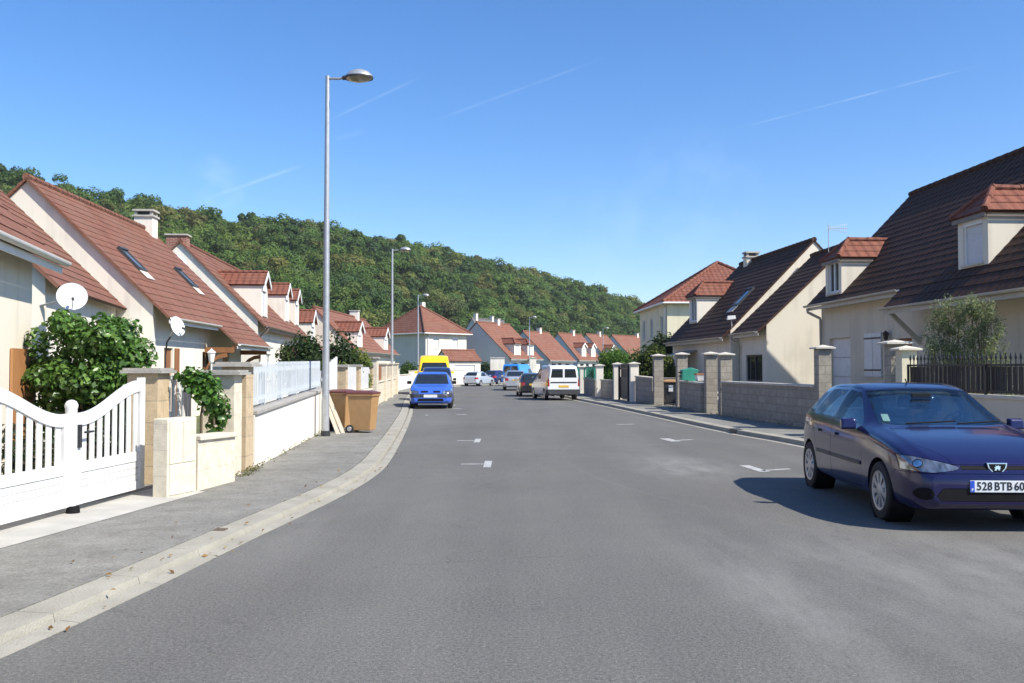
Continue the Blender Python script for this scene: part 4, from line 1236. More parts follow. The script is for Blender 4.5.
# ---- right row
A0, B0 = P(880, 290, 24.4), P(808, 306, 30.6)
d = Vector((-.05, 1, 0)).normalized()
A = B0 - d * (6.8 + (B0 - A0).length); A.z = (A0.z + B0.z) / 2
far_y = 6.8 + (B0 - A0).length
Bp = Vector((B0.x, B0.y, A.z)); half, Hr = by_apex(Bp, d, (913, 194))
r1 = House('big dark roofed house on the right with two red hipped dormers and white shutters', A, d, far_y, half, Hr, 1, M['stucco_warm'], M['tile_dark'], ov=.45, vov=.12, walls=True,
           street=[])
V = r1.V
# openings of the street front
gy = [r1.on_plane_x(px, 350, .45)[0] for px in (850.5, 829.5)]; gz = r1.on_plane_x(840, 338, .45)[1]
sy = [r1.on_plane_x(px, 350, .45)[0] for px in (882, 866)]; sz = [r1.on_plane_x(874, py, .45)[1] for py in (376, 333)]
garage_rect = (gy[0], .05, gy[1], gz)
win_rect = (sy[0], sz[0], sy[1], sz[1])
bpy.data.objects.remove([c for c in r1.root.children if c.name.startswith('wall')][0])
w = MB(); D = 2 * half; ov = .45; zt = A.z + r1.t * ov - .02
ry0 = r1.on_plane_x(912, 350, .45)[0]; ry1 = r1.on_plane_x(896, 350, .45)[0]
porch_rect = (ry0, .1, ry1, 2.35)
panel(w, V(ov, 0, 0), V(0, 1, 0), far_y, zt, [garage_rect, win_rect, porch_rect], V(1, 0, 0), z0=-.2, depth=.18)
w.face([V(ov, 0, -.2), V(D - ov, 0, -.2), V(D - ov, 0, zt), V(half, 0, Hr - .02), V(ov, 0, zt)])
w.face([V(ov, far_y, -.2), V(D - ov, far_y, -.2), V(D - ov, far_y, zt), V(half, far_y, Hr - .02), V(ov, far_y, zt)])
w.face([V(D - ov, 0, -.2), V(D - ov, far_y, -.2), V(D - ov, far_y, zt), V(D - ov, 0, zt)])
w.build('wall', M['stucco_warm'], r1.root)
opening(r1.root, V(ov, 0, 0), V(0, 1, 0), V(1, 0, 0), garage_rect, 'garage', {'frame': M['pvc']}, depth=.16)
opening(r1.root, V(ov, 0, 0), V(0, 1, 0), V(1, 0, 0), win_rect, 'window', depth=.16)
opening(r1.root, V(ov, 0, 0), V(0, 1, 0), V(1, 0, 0), porch_rect, 'door', {'frame': M['wood']}, depth=.16)
mid = (win_rect[0] + win_rect[2]) / 2
shutter(r1.root, V(ov, 0, 0), V(0, 1, 0), V(1, 0, 0), (win_rect[0] - .02, win_rect[1], mid - .01, win_rect[3]), M['pvc'])
shutter(r1.root, V(ov, 0, 0), V(0, 1, 0), V(1, 0, 0), (mid + .01, win_rect[1], win_rect[2] + .02, win_rect[3]), M['pvc'])
# the lower porch slope on the near part
pe = .48
r1.porch(-.12, 6.45, pe, M['zinc']); r1.gutter(-.02, 6.5, far_y + .12, A.z, M['zinc'])
r1.close_roof()
br = MB()
br.hexa([V(a, 6.3 + b, A.z + c) for a, c, b in ((-.4, -.62, 0), (.44, -1.45, 0), (.44, -1.45, .1), (-.4, -.62, .1), (-.4, -.5, 0), (.44, -1.3, 0), (.44, -1.3, .1), (-.4, -.5, .1))])
br.build('porch_bracket', M['zinc'], r1.root)
for yy, zz, tag_ in ((.14, A.z - r1.t * pe, 'w'),):
    p = MB(); p.tube([V(-pe - .07, yy, zz - .06), V(-pe - .06, yy, zz - .22), V(.2, yy, zz - .42), V(.36, yy, zz - .50), V(.37, yy, .05)], .045, 10); p.build('downpipe', M['zinc_w'], r1.root, smooth=50)
r1.downpipe(far_y - .12, M['zinc'])
x, y = r1.on_slope(833.5, 296); r1.dormer(y, max(x, .12), 1.25, P(840, 258, r1.world(0, y, 0).y).z, 'hip', M['stucco'], M['tile_bright'], win='window', td=.85, trim=M['zinc_d'])
x, y = r1.on_slope(973, 268); r1.dormer(y, max(x, .12), 1.25, P(973, 213, r1.world(0, y, 0).y).z, 'hip', M['stucco'], M['tile_bright'], win='roller', td=.85, trim=M['zinc_d'])

# second on the right: lower wing with lit gable
A = P(757, 331, 33.4); B = P(733, 334, 36.6); d = Vector((B0 - A0)); d = Vector((-.05, 1, 0)); half, Hr = by_apex(A, d, (846, 245))
r2 = House('low dark roofed house with sunlit cream gable between the two bigger dark roofs', A, d, 3.3, half, Hr, 1, M['stucco'], M['tile_dark'], ov=.35, vov=.10, gut=M['zinc'], street=[(.5, 1.05, 2.5, 2.05)], far_v=.0)
opening(r2.root, r2.V(.35, 0, 0), r2.V(0, 1, 0), r2.V(1, 0, 0), (.5, 1.05, 2.5, 2.05), 'window', {'frame': M['steel_d']})
r2.close_roof()
r2.downpipe(3.1, M['zinc'])

# third on the right: skylight, dormer, chimney
A = P(722, 337, 36.9); d = Vector((-.09, 1, 0)); half, Hr = by_apex(A, d, (814, 240))
r3 = House('dark roofed house with pale verge, roof window, chimney and one red dormer', A, d, 8.8, half, Hr, 1, M['stucco'], M['tile_dark'], ov=.35, vov=.04, gut=M['zinc'], street=[(2.0, 1.0, 3.4, 2.1), (5.2, .1, 6.2, 2.15)])
for rc, kd in (((2.0, 1.0, 3.4, 2.1), 'window'), ((5.2, .1, 6.2, 2.15), 'door')): opening(r3.root, r3.V(.35, 0, 0), r3.V(0, 1, 0), r3.V(1, 0, 0), rc, kd)
r3.close_roof()
x, y = r3.on_slope(744, 298); r3.skylight(x, y, .6, .6)
x, y = r3.on_slope(692, 324); r3.dormer(y - .2, max(x, .1), 1.3, r3.He + r3.t * max(x, .1) + 1.35, 'hip', M['stucco_w'], M['tile_bright'], win='window', td=.9)
y, z = r3.on_plane_x(751, 254, half); r3.chimney(y, half, z - .2, .6, .5, M['stucco'], 'hood')
aw = MB(); aw.hexa([r3.V(a, b, z) for a, b, z in ((-.75, 4.6, 2.05), (.34, 4.6, 2.3), (.34, 7, 2.3), (-.75, 7, 2.05), (-.75, 4.6, 2.1), (.34, 4.6, 2.36), (.34, 7, 2.36), (-.75, 7, 2.1))]); aw.build('awning', M['coping'], r3.root)

# fourth on the right: two-storey hipped house
c4 = P(667.5, 380, 57); c4.z = 0
h4r, ro4, V = hip_house('two storey cream house with hipped orange red roof on the right', c4, (-.04, 1), 9.4, 8.6, 5.6, 8.55, 1, M['stucco_y'], M['tile_bright'],
    street=[(1.2, 3.5, 2.2, 4.9), (4.6, 3.5, 5.6, 4.9), (7.4, 3.5, 8.4, 4.9), (1.2, .9, 2.2, 2.2), (4.6, .9, 5.6, 2.2)], near=[(2.2, 3.5, 3.3, 4.8)], gut=M['zinc_w'], ov=.35)

# ------------------------------------------------------------------ garden walls, pillars, gates and fences
def pillar(px, Y, w, top_px, label, m, capm, zb=None, group=None, x_off=0, rot=0, capw=.10, caph=.07, dw=None, cap_style=None):
    X = (px - 512) / F_PX * Y + x_off
    H = P(px, top_px, Y).z
    zb = WALK_L if zb is None else zb
    t = thing('gate_pillar', label, 'pillar', (X, Y, 0), rot, group)
    s = MB(); s.box(-w / 2, -(dw or w) / 2, zb - .1, w / 2, (dw or w) / 2, H - caph)
    s.build('shaft', m, t, bevel=.006)
    c = MB(); a = w / 2 + capw / 2; b = (dw or w) / 2 + capw / 2
    c.box(-a, -b, H - caph + .002, a, b, H - caph * .45)
    if cap_style is None: cap_style = 'peak' if px > 512 else 'flat'
    if cap_style != 'peak': c.box(-a * .9, -b * .9, H - caph * .45 + .001, a * .9, b * .9, H)
    else:
        lo = [(-a, -b, H - caph * .45), (a, -b, H - caph * .45), (a, b, H - caph * .45), (-a, b, H - caph * .45)]
        for i in range(4): c.face([lo[i], lo[(i + 1) % 4], (0, 0, H + .03)])
    c.build('cap', capm, t)
    return t

def garden_wall(pts, H0, H1, label, m, capm, zb, th=.2, cap_w=.28, cap_h=.06, group=None, name='garden_wall', cat='garden wall'):
    """wall along ground points; height runs from H0 to H1"""
    a, b = Vector((*pts[0], 0)), Vector((*pts[1], 0))
    t = thing(name, label, cat, a, 0, group)
    q = b - a
    w = MB(); w.obox((0, 0), (q.x, q.y), th, zb - .15, H0 - cap_h, 0, None, H1 - cap_h); w.build('wall_body', m, t)
    c = MB(); c.obox((0, 0), (q.x, q.y), cap_w, H0 - cap_h + .002, H0, 0, H1 - cap_h + .002, H1); c.build('coping', capm, t, bevel=.008)
    return t

def picket_fence(a, b, z0a, z1a, z0b, z1b, label, m, spacing=.115, pw=.05, posts=3, group=None, point=True, cat='fence', name='picket_fence', rails=(.16, .80), tk=.022, solid=None):
    """upright slats on two rails; a/b ground points, z0 foot and z1 top at each end"""
    a, b = Vector((a[0], a[1], 0)), Vector((b[0], b[1], 0)); L = (b - a).length; u = (b - a) / L; n = Vector((-u.y, u.x, 0))
    t = thing(name, label, cat, a, math.atan2(u.y, u.x), group)
    zf = lambda s: (z0a + (z0b - z0a) * s / L, z1a + (z1b - z1a) * s / L)
    k = int(L / spacing); sl = MB()
    for i in range(k):
        s = (i + .5) * L / k; lo, hi = zf(s)
        A, B = s - pw / 2, s + pw / 2
        if point:
            sl.prism([(A, lo), (B, lo), (B, hi - pw * .7), ((A + B) / 2, hi), (A, hi - pw * .7)], lambda p, q, d: (p, d, q), -tk / 2, tk / 2)
        else: sl.box(A, -tk / 2, lo, B, tk / 2, hi)
    so = sl.build('slats', m, t)
    for f in rails:
        r = MB(); (l0, h0), (l1, h1) = zf(0), zf(L)
        e0, e1 = l0 + (h0 - l0) * f, l1 + (h1 - l1) * f
        r.hexa([(0, tk / 2 + .002, e0 - .035), (L, tk / 2 + .002, e1 - .035), (L, tk / 2 + .04, e1 - .035), (0, tk / 2 + .04, e0 - .035),
                (0, tk / 2 + .002, e0 + .035), (L, tk / 2 + .002, e1 + .035), (L, tk / 2 + .04, e1 + .035), (0, tk / 2 + .04, e0 + .035)])
        r.build('rail', m, t)
    for i in range(posts):
        s = L * i / max(posts - 1, 1); s = min(max(s, .05), L - .05); lo, hi = zf(s)
        p = MB(); p.box(s - .045, tk / 2 + .042, lo - .12, s + .045, tk / 2 + .13, hi - .08); p.build('post', m, t)
    if solid:
        p = MB(); (l0, h0), (l1, h1) = zf(0), zf(L)
        e0, e1 = l0 + (h0 - l0) * solid[1], l1 + (h1 - l1) * solid[1]; f0, f1 = l0 + (h0 - l0) * solid[0], l1 + (h1 - l1) * solid[0]
        p.hexa([(0, tk / 2 + .044, f0), (L, tk / 2 + .044, f1), (L, tk / 2 + .05, f1), (0, tk / 2 + .05, f0), (0, tk / 2 + .044, e0), (L, tk / 2 + .044, e1), (L, tk / 2 + .05, e1), (0, tk / 2 + .05, e0)])
        p.build('backing_sheet', solid[2], t)
    return t

def gxy(px, Y): return ((px - 512) / F_PX * Y, Y)

# --- left: double gate
ga, gb = G(143, 493, WALK_L), G(70, 513, WALK_L)
gu = (ga - gb); leafL = gu.length; gu.normalize()
gz = WALK_L
def gate_leaf(parent, start, sgn, L, name='gate_leaf'):
    """s runs from the meeting stile (0) to the hinge (L)"""
    zmeet, zh = 1.08, P(140, 380, ga.y).z
    f = lambda s: zmeet + (zh - zmeet) * (.5 - .5 * math.cos(math.pi * min(max((s / L - .10) / .86, 0), 1)))
    pt = lambda s, d, z: start + gu * (sgn * s) + Vector((gu.y, -gu.x, 0)) * d + Vector((0, 0, z))
    m = MB()
    def bx(s0, s1, za, zb, d0, d1, za2=None, zb2=None):
        za2 = za if za2 is None else za2; zb2 = zb if zb2 is None else zb2
        m.hexa([pt(s0, d0, za), pt(s1, d0, za2), pt(s1, d1, za2), pt(s0, d1, za), pt(s0, d0, zb), pt(s1, d0, zb2), pt(s1, d1, zb2), pt(s0, d1, zb)])
    z0 = gz + .07
    bx(.05, .16, z0, f(.1), -.025, .025); bx(L - .11, L, z0, zh + .03, -.025, .025)
    bx(.16, L - .11, z0, z0 + .10, -.022, .022); bx(.16, L - .11, z0 + .33, z0 + .44, -.022, .022)
    k = 5
    for i in range(3): bx(.16, L - .11, z0 + .103 + i * .075, z0 + .103 + i * .075 + .070, -.012, .012)
    N = 24
    for i in range(N):                                           # sweeping top rail
        s0, s1 = .16 + (L - .27) * i / N, .16 + (L - .27) * (i + 1) / N
        bx(s0, s1, f(s0) - .13, f(s0), -.024, .024, f(s1) - .13, f(s1))
    n = 8; step = (L - .27) / n
    for i in range(n):
        c = .16 + step * (i + .5); bx(c - .042, c + .042, z0 + .44, f(c) - .12, -.007, .007)
    return m.build(name, M['pvc'], parent)
gate = thing('double_gate', 'white double gate with swooping top rails and wide slats', 'gate', (0, 0, 0))
gate_leaf(gate, Vector((gb.x, gb.y, 0)), 1, leafL - .02)
gate_leaf(gate, Vector((gb.x, gb.y, 0)), -1, leafL - .02)
mm = MB(); mm.lathe([(.058, gz + .05), (.058, 1.13), (.066, 1.15), (.064, 1.175), (.048, 1.205), (.02, 1.22), (0, 1.222)], Matrix.Translation((gb.x, gb.y, 0)), 24)
mm.build('meeting_post', M['pvc'], gate, smooth=40)
hd = MB(); q = Vector((gb.x, gb.y, 0)) + gu * .10 + Vector((gu.y, -gu.x, 0)) * .03
hd.obox((q.x - .01, q.y), (q.x + .02, q.y + .0), .05, .72, .96); q2 = q + gu * .16; hd.cyl((q.x + .06, q.y, .88), (q2.x + .06, q2.y, .88), .012)
hd.build('handle', M['steel_d'], gate)
st = MB(); st.cyl((gb.x + .04, gb.y - .02, gz - .01), (gb.x + .04, gb.y - .02, gz + .075), .07, .06, 12); st.build('gate_stop', M['plastic_b'], gate, smooth=40)
# pale cement apron under the gate
ap = MB(); q = [G(-130, 585, WALK_L), G(-130, 552, WALK_L), G(165, 486, WALK_L), G(205, 492, WALK_L)]
ap.face([(p.x, p.y, WALK_L + .004) for p in q]); struct(ap.build('gate_apron', M['slab']))

t = pillar(149, 12.15, .40, 368, 'tan block pillar at the hinge of the white swooping gate', M['stone'], M['coping'], capw=.14)
# meter housing
q0, q1 = G(167, 498, WALK_L), G(196, 492, WALK_L)
u = (q1 - q0); u.z = 0; wdt = u.length; u.normalize()
mh = thing('meter_cabinet', 'pale concrete meter box standing on the pavement beside the gate pillar', 'meter box', (q0.x, q0.y, 0), math.atan2(u.y, u.x))
hz = P(167, 419, q0.y).z
b = MB(); b.box(0, 0, 0, wdt, .20, hz); b.build('body', M['cream_block'], mh, bevel=.01)
b = MB(); b.box(.03, -.012, .44, wdt / 2 - .004, .003, hz - .03); b.box(wdt / 2 + .004, -.012, .44, wdt - .03, .003, hz - .03); b.box(.03, -.012, .08, wdt - .03, .003, .43); b.build('door', M['conc_l'] if 'conc_l' in M else M['coping_w'], mh, bevel=.004)

# low wall with a letter box recess between meter box and cream pillar
la, lb = (G(196, 492, WALK_L), G(236, 481, WALK_L))
garden_wall(((la.x - .12, la.y + .1), (lb.x - .12, lb.y)), P(215, 434, la.y + .4).z, P(237, 432, lb.y).z, 'low cream wall under the hanging vine, between meter box and cream pillar', M['cream_block'], M['coping_w'], WALK_L, th=.22, cap_w=.30)
pf = G(168, 492, WALK_L)
picket_fence(gxy(166, 12.3), gxy(192, 13.2), .62, P(180, 376, 12.7).z, .62, P(190, 374, 13.2).z, 'short white slatted panel between tan pillar and hanging vine', M['pvc'], spacing=.16, pw=.10, posts=2, point=False, rails=(.06, .95))
t = pillar(223, 12.95, .44, 370, 'cream pillar with wide grey cap right of the hanging vine', M['cream_block'], M['coping'], capw=.20, dw=.36)
t = pillar(238, 13.5, .36, 362, 'tan block pillar where the white picket fence begins', M['stone'], M['coping'], capw=.20)

# long rendered wall with white picket fence
wa, wb = (gxy(248, 13.8)), (gxy(321, 22.3))
wah, wbh = P(248, 411, 13.8).z, P(321, 388, 22.3).z
garden_wall((wa, wb), wah, wbh, 'long cream rendered wall carrying the white picket fence', M['stucco_w'], M['coping'], WALK_L, th=.22, cap_w=.30)
picket_fence((wa[0] - .02, wa[1]), (wb[0] - .02, wb[1]), wah + .05, P(248, 362, 13.8).z, wbh + .05, P(321, 361, 22.3).z, 'long white picket fence with pointed slats on the cream wall', M['fence_white'], spacing=.14, pw=.05, posts=6, rails=(.14, .80), tk=.012)
# white gate behind the lamp post
picket_fence(gxy(323, 22.5), gxy(337, 23.7), WALK_L + .06, P(323, 368, 22.5).z, WALK_L + .06, P(337, 356, 23.7).z, 'white solid slatted gate rising to a point behind the lamp post', M['pvc'], spacing=.13, pw=.128, posts=2, point=False, rails=(.2, .8), cat='gate', name='garden_gate')

# tan pillars with white panels between
tp = [(342, 24.6), (356, 28.6), (369.5, 34.0)]
lbl = ['tan block pillar nearest the wheelie bins', 'tan block pillar between two white panels above the bins', 'tan block pillar next to the taller pale pillar']
for (px, Y), lb_ in zip(tp, lbl):
    pillar(px, Y, .27, 364.5, lb_, M['stone'], M['coping'], group='tan pillars beyond the lamp post', capw=.12)
for k in range(2):
    (p0, y0), (p1, y1) = tp[k], tp[k + 1]
    A_, B_ = gxy(p0, y0 + .25), gxy(p1, y1 - .25)
    garden_wall((A_, B_), .82, .82, ['low cream wall behind the two wheelie bins', 'low cream wall just beyond the wheelie bins'][k], M['stucco_w'], M['coping_w'], WALK_L)
    picket_fence(A_, B_, .84, 1.58, .84, 1.58, ['white panel fence between the first two tan pillars', 'white panel fence between the second and third tan pillars'][k], M['pvc'], spacing=.13, pw=.12, posts=2, point=False)
pillar(372, 36.4, .46, 357, 'tall pale pillar with grey cap beyond the tan pillars', M['cream_block'], M['coping'], capw=.14)
segs = [(374.5, 37.5), (382, 42.0), (388.5, 47.0), (394, 53.0)]
for k in range(3):
    A_, B_ = gxy(*segs[k]), gxy(*segs[k + 1])
    garden_wall((A_, B_), 1.0, 1.0, ['pale cream wall with the first brown boards past the tall pillar', 'pale cream wall with brown boards short of the second lamp', 'pale cream wall running behind the second lamp'][k], M['cream_block'], M['coping_w'], WALK_L)
    if k < 2:
        picket_fence(A_, (A_[0] + (B_[0] - A_[0]) * .9, A_[1] + (B_[1] - A_[1]) * .9), 1.02, 1.66, 1.02, 1.66, ['first brown board fence past the tall pale pillar', 'second brown board fence past the tall pale pillar'][k], M['wood'], spacing=.14, pw=.13, posts=2, point=False)
    pillar(segs[k + 1][0], segs[k + 1][1], .45, 363, ['pale pillar between the two brown board fences', 'pale pillar just before the second street lamp', 'pale pillar just past the second street lamp'][k], M['cream_block'], M['coping_w'])
# further walls up to the bend
far = [gxy(394.5, 54.0), gxy(398, 62), gxy(410, 71.0), gxy(438, 80), gxy(463, 86)]
for k in range(len(far) - 1):
    garden_wall((far[k], far[k + 1]), [1.5, 1.1, 1.35, 1.4][k], [1.5, 1.1, 1.35, 1.4][k], ['white wall left of the yellow van', 'short white wall behind the parked blue cars', 'white garden wall behind the yellow van', 'white garden wall left of the pale hatchback'][k], M['stucco_w'], M['coping_w'], WALK_L)
far2 = [gxy(494, 92), gxy(512, 97), gxy(532, 103), gxy(560, 112), gxy(586, 122)]
for k in range(len(far2) - 1):
    garden_wall((far2[k], far2[k + 1]), 1.0, 1.0, ['pale wall behind the small navy car', 'pale wall behind the azure van', 'pale wall on the bend beyond the silver saloon', 'pale wall on the bend seen past the white van roof'][k], M['stucco_w'], M['coping_w'], WALK_L, group='pale walls round the outer bend')
    px_ = [496, 505, 533, 561][k]
for k, (px_, Y_) in enumerate(((494, 91), (501, 93), (533, 103))):
    pillar(px_, Y_, .7, 357.5, ['white pillar right of the pale hatchback', 'white pillar above the small navy car', 'white pillar at the foot of the fourth lamp'][k], M['stucco_w'], M['coping_l'], capw=.12)

# --- right walls
zr = WALK_R
rl = lambda Y: 7.32 - .121 * (Y - 21.8)                          # wall line
pillar(822.5, 21.8, .30, 346, 'block pillar with pale cap behind the dark blue car', M['block'], M['coping_l'], zb=zr, dw=.34, capw=.16)
garden_wall(((rl(22.0), 22.0), (6.52, 28.4)), 1.15, 1.15, 'long grey block wall with pale coping behind the dark blue car', M['block'], M['coping_l'], zr)
pillar(725, 28.7, .36, 353, 'right one of the two close block pillars, joined to the long block wall', M['block'], M['coping_l'], zb=zr, capw=.16)
pillar(710.5, 29.9, .36, 352.5, 'left one of the two close block pillars, standing free by the kerb', M['block'], M['coping_l'], zb=zr, capw=.16)
ib = thing('letter_box', 'small white intercom box on the free standing block pillar', 'intercom', (0, 0, 0))
q = P(717.5, 396, 29.8); b = MB(); b.box(q.x - .03, q.y - .06, q.z - .12, q.x + .03, q.y + .06, q.z + .14); b.build('case', M['white'], ib, bevel=.006)
b = MB(); b.box(q.x - .02, q.y - .075, q.z + .0, q.x + .02, q.y - .062, q.z + .08); b.build('button_plate', M['steel_d'], ib)
garden_wall(((6.25, 30.2), (6.28, 34.2)), 1.08, 1.1, 'short block wall with the green pot box on top', M['block'], M['coping_l'], zr)
pillar(681.5, 34.7, .38, 353, 'block pillar left of the green pot box', M['block'], M['coping_l'], zb=zr, capw=.16)
pillar(658, 36.6, .37, 354.5, 'block pillar left of the dark wheelie bin', M['block'], M['coping_l'], zb=zr, capw=.16)
garden_wall((gxy(661, 38.6), gxy(690, 37.4)), 1.15, 1.15, 'tan topped wall in the recess behind the dark wheelie bin', M['cream_block'], M['coping_w'], zr)
garden_wall((gxy(654, 37.0), gxy(637.5, 40.0)), 1.18, 1.22, 'grey wall with cream coping between dark iron gate and block pillar', M['block'], M['coping_w'], zr)
pillar(634, 40.3, .36, 362.5, 'white pillar on the right of the dark iron gate', M['stucco_w'], M['coping_l'], zb=zr, capw=.14)
ig = picket_fence(gxy(630.5, 40.6), gxy(621, 42.6), zr + .06, 1.75, zr + .06, 1.75, 'dark iron garden gate between two white pillars', M['iron'], spacing=.10, pw=.035, posts=2, rails=(.1, .5, .86), cat='gate', name='garden_gate', solid=(.02, .62, M['iron_panel']))
pillar(617.5, 43.0, .38, 363, 'white pillar on the left of the dark iron gate', M['stucco_w'], M['coping_l'], zb=zr, capw=.14)
garden_wall((gxy(614.5, 43.3), gxy(602.5, 46.6)), .98, .98, 'grey wall under the bright green hedge, right part', M['block'], M['coping'], zr)
pillar(599.5, 47.0, .36, 364.5, 'white pillar in front of the bright green hedge', M['stucco_w'], M['coping_l'], zb=zr, capw=.14)
garden_wall((gxy(597, 47.4), gxy(585.5, 52.5)), .98, .98, 'grey wall beside the white van, left of the hedge', M['block'], M['coping'], zr)
pillar(583.5, 53.0, .42, 366, 'white pillar just right of the white van', M['stucco_w'], M['coping_l'], zb=zr, capw=.14)
garden_wall((gxy(581.5, 53.4), gxy(566, 66)), .98, .98, 'grey wall hidden mostly by the white van', M['block'], M['coping'], zr)
picket_fence(gxy(596.8, 47.5), gxy(586, 52.3), 1.0, 1.62, 1.0, 1.62, 'dark green mesh fence panel beside the hedge', M['mesh_green'] if 'mesh_green' in M else M['bin_green'], spacing=.08, pw=.018, posts=2, point=False, rails=(.02, .97))
picket_fence(gxy(582, 53.4), gxy(566.5, 65.5), 1.0, 1.6, 1.0, 1.6, 'pale green fence panel just above the white van bonnet side', M['mesh_green'] if 'mesh_green' in M else M['bin_green'], spacing=.12, pw=.02, posts=3, point=False, rails=(.02, .97))

# near right: low wall with black spear fence, two pillars and lantern
fa, fb_ = (7.76, 18.1), (8.30, 13.2)
garden_wall((fa, fb_), 1.10, 1.10, 'low beige wall under the black spear topped fence', M['stucco_warm'], M['coping_w'], zr, th=.22)
t = thing('iron_fence', 'black spear topped iron fence with dark sheet backing on the low beige wall', 'fence', (fa[0], fa[1], 0), math.atan2(fb_[1] - fa[1], fb_[0] - fa[0]))
FL = math.hypot(fb_[0] - fa[0], fb_[1] - fa[1])
s = MB(); k = int(FL / .125)
for i in range(k):
    x = (i + .5) * FL / k
    s.cyl((x, 0, 1.12), (x, 0, 1.70), .010, .010, 6)
    s.lathe([(.0, .13), (.012, .08), (.024, .035), (.010, .0)], Matrix.Translation((x, 0, 1.69)), 6)
s.build('bars', M['iron'], t)
for z in (1.16, 1.60):
    r = MB(); r.box(0, -.02, z - .018, FL, .02, z + .018); r.build('rail', M['iron'], t)
p = MB(); w_ = .115; kk = int(FL / .14)
for i in range(kk): p.box((i + .08) * FL / kk, .024, 1.13, (i + .92) * FL / kk, .034, 1.575)
p.build('backing_boards', M['iron_panel'], t)
for x in (.03, FL * .5, FL - .03):
    p = MB(); p.box(x - .02, -.045, 1.1, x + .02, -.012, 1.62); p.build('post', M['iron'], t)
pillar(895, 19.1, .31, 341, 'grey pillar with broad pale cap at the left end of the black fence', M['block'], M['coping_l'], zb=zr, capw=.24, dw=.34)
pillar(906, 18.4, .30, 347, 'cream pillar touching the left end of the black fence', M['stucco_y'], M['coping_w'], zb=zr, capw=.16)
lt = thing('wall_lantern', 'small black lantern fixed on the beige wall near the white shutters', 'lantern')
yl, zl = r1.on_plane_x(890, 336, .45)
q = r1.world(.45 - .12, yl, zl)
b = MB(); b.lathe([(.0, .16), (.03, .13), (.10, .08), (.085, .07), (.06, -.10), (.03, -.12), (0, -.13)], Matrix.Translation(q), 8); b.build('lantern_body', M['iron'], lt)
b = MB(); b.tube([q + Vector((.12, 0, -.22)), q + Vector((.04, 0, -.24)), q + Vector((0, 0, -.13))], .014, 6); b.build('bracket', M['iron'], lt)
# kerb drain on the right
dr = MB(); q = G(731, 433.5, 0)
dr.box(q.x + .02, q.y - .25, .02, q.x + .24, q.y + .25, .108); tag(dr.build('kerb_drain_and_stain', M['steel_d'], bevel=.004), 'dark cast iron kerb drain on the right pavement edge', 'drain')
dr = MB(); q = G(219, 536, 0)  # brown plate added to stand for the dark stain in the left kerb
dr.box(q.x - .05, q.y - .07, .03, q.x + .07, q.y + .07, .062); tag(dr.build('kerb_drain_and_stain', M['walk_stain'], bevel=.01), 'small brown plate standing for a dark stain in the left kerb', 'drain')

# ------------------------------------------------------------------ street lamps
def make_lamp(label):
    t = thing('street_lamp', label, 'street lamp', (0, 0, 0), 0, 'street lamps along the left pavement')
    H = 8.25
    p = MB(); p.cyl((0, 0, -.1), (0, 0, .18), .105, .105, 20); p.build('base_sleeve', M['steel_d'], t, smooth=40)
    p = MB(); p.lathe([(.082, .16), (.080, 1.2), (.062, 5), (.048, H), (0, H + .01)], None, 20); p.build('pole', M['galv'], t, smooth=60)
    p = MB(); p.box(-.045, -.088, .55, .045, -.07, 1.0); p.build('access_door', M['galv'], t, bevel=.006)
    p = MB(); p.tube([(0, 0, H - .06), (.28, 0, H - .075), (.42, 0, H - .06)], .028, 10); p.build('arm', M['galv'], t, smooth=50)
    h = MB(); T = Matrix.Translation((.74, 0, H - .06)) @ Matrix.Scale(1.25, 4, (1, 0, 0))
    h.lathe([(.0, .17), (.08, .165), (.17, .125), (.235, .05), (.262, .0), (.262, -.018), (.245, -.03)], T, 28); ho = h.build('lamp_head', M['galv'], t, smooth=40)
    r = MB(); r.lathe([(.263, .004), (.268, -.015), (.26, -.04), (.238, -.035)], T, 28); r.build('rim', M['plastic_g'], ho, smooth=40)
    l = MB(); l.lathe([(.24, -.03), (.19, -.075), (.10, -.10), (0, -.108)], T, 28); l.build('diffuser', M['lens'], ho, smooth=60)
    c = MB(); c.cyl((.36, 0, H - .06), (.50, 0, H - .055), .05, .06, 12); c.build('clamp', M['plastic_g'], t, smooth=50)
    return t
lamp = make_lamp('tallest looking street lamp, nearest, beside the two tan wheelie bins')
q = G(325.5, 436, WALK_L); lamp.location = (q.x, q.y, 0); lamp.rotation_euler = (0, 0, R(-8))
hz = P(327, 76, q.y).z; lamp.scale = (hz / 8.25,) * 3
for (px, top, Y, lb_, rot) in ((392, 249, 50.5, 'second street lamp, rising over the pale pillars left of the blue car', -6), (418, 295, 83, 'third street lamp, in front of the pyramid roofed house', -14),
                          (529.5, 317, 97, 'fourth street lamp, in front of the plain red slope', -35), (603, 328, 108, 'farthest street lamp, above the bright green hedge', -40)):
    X, Y = gxy(px, Y); s = P(px, top, Y).z / 8.25
    dup(lamp, (X, Y, 0), R(rot), lb_, scale=s)

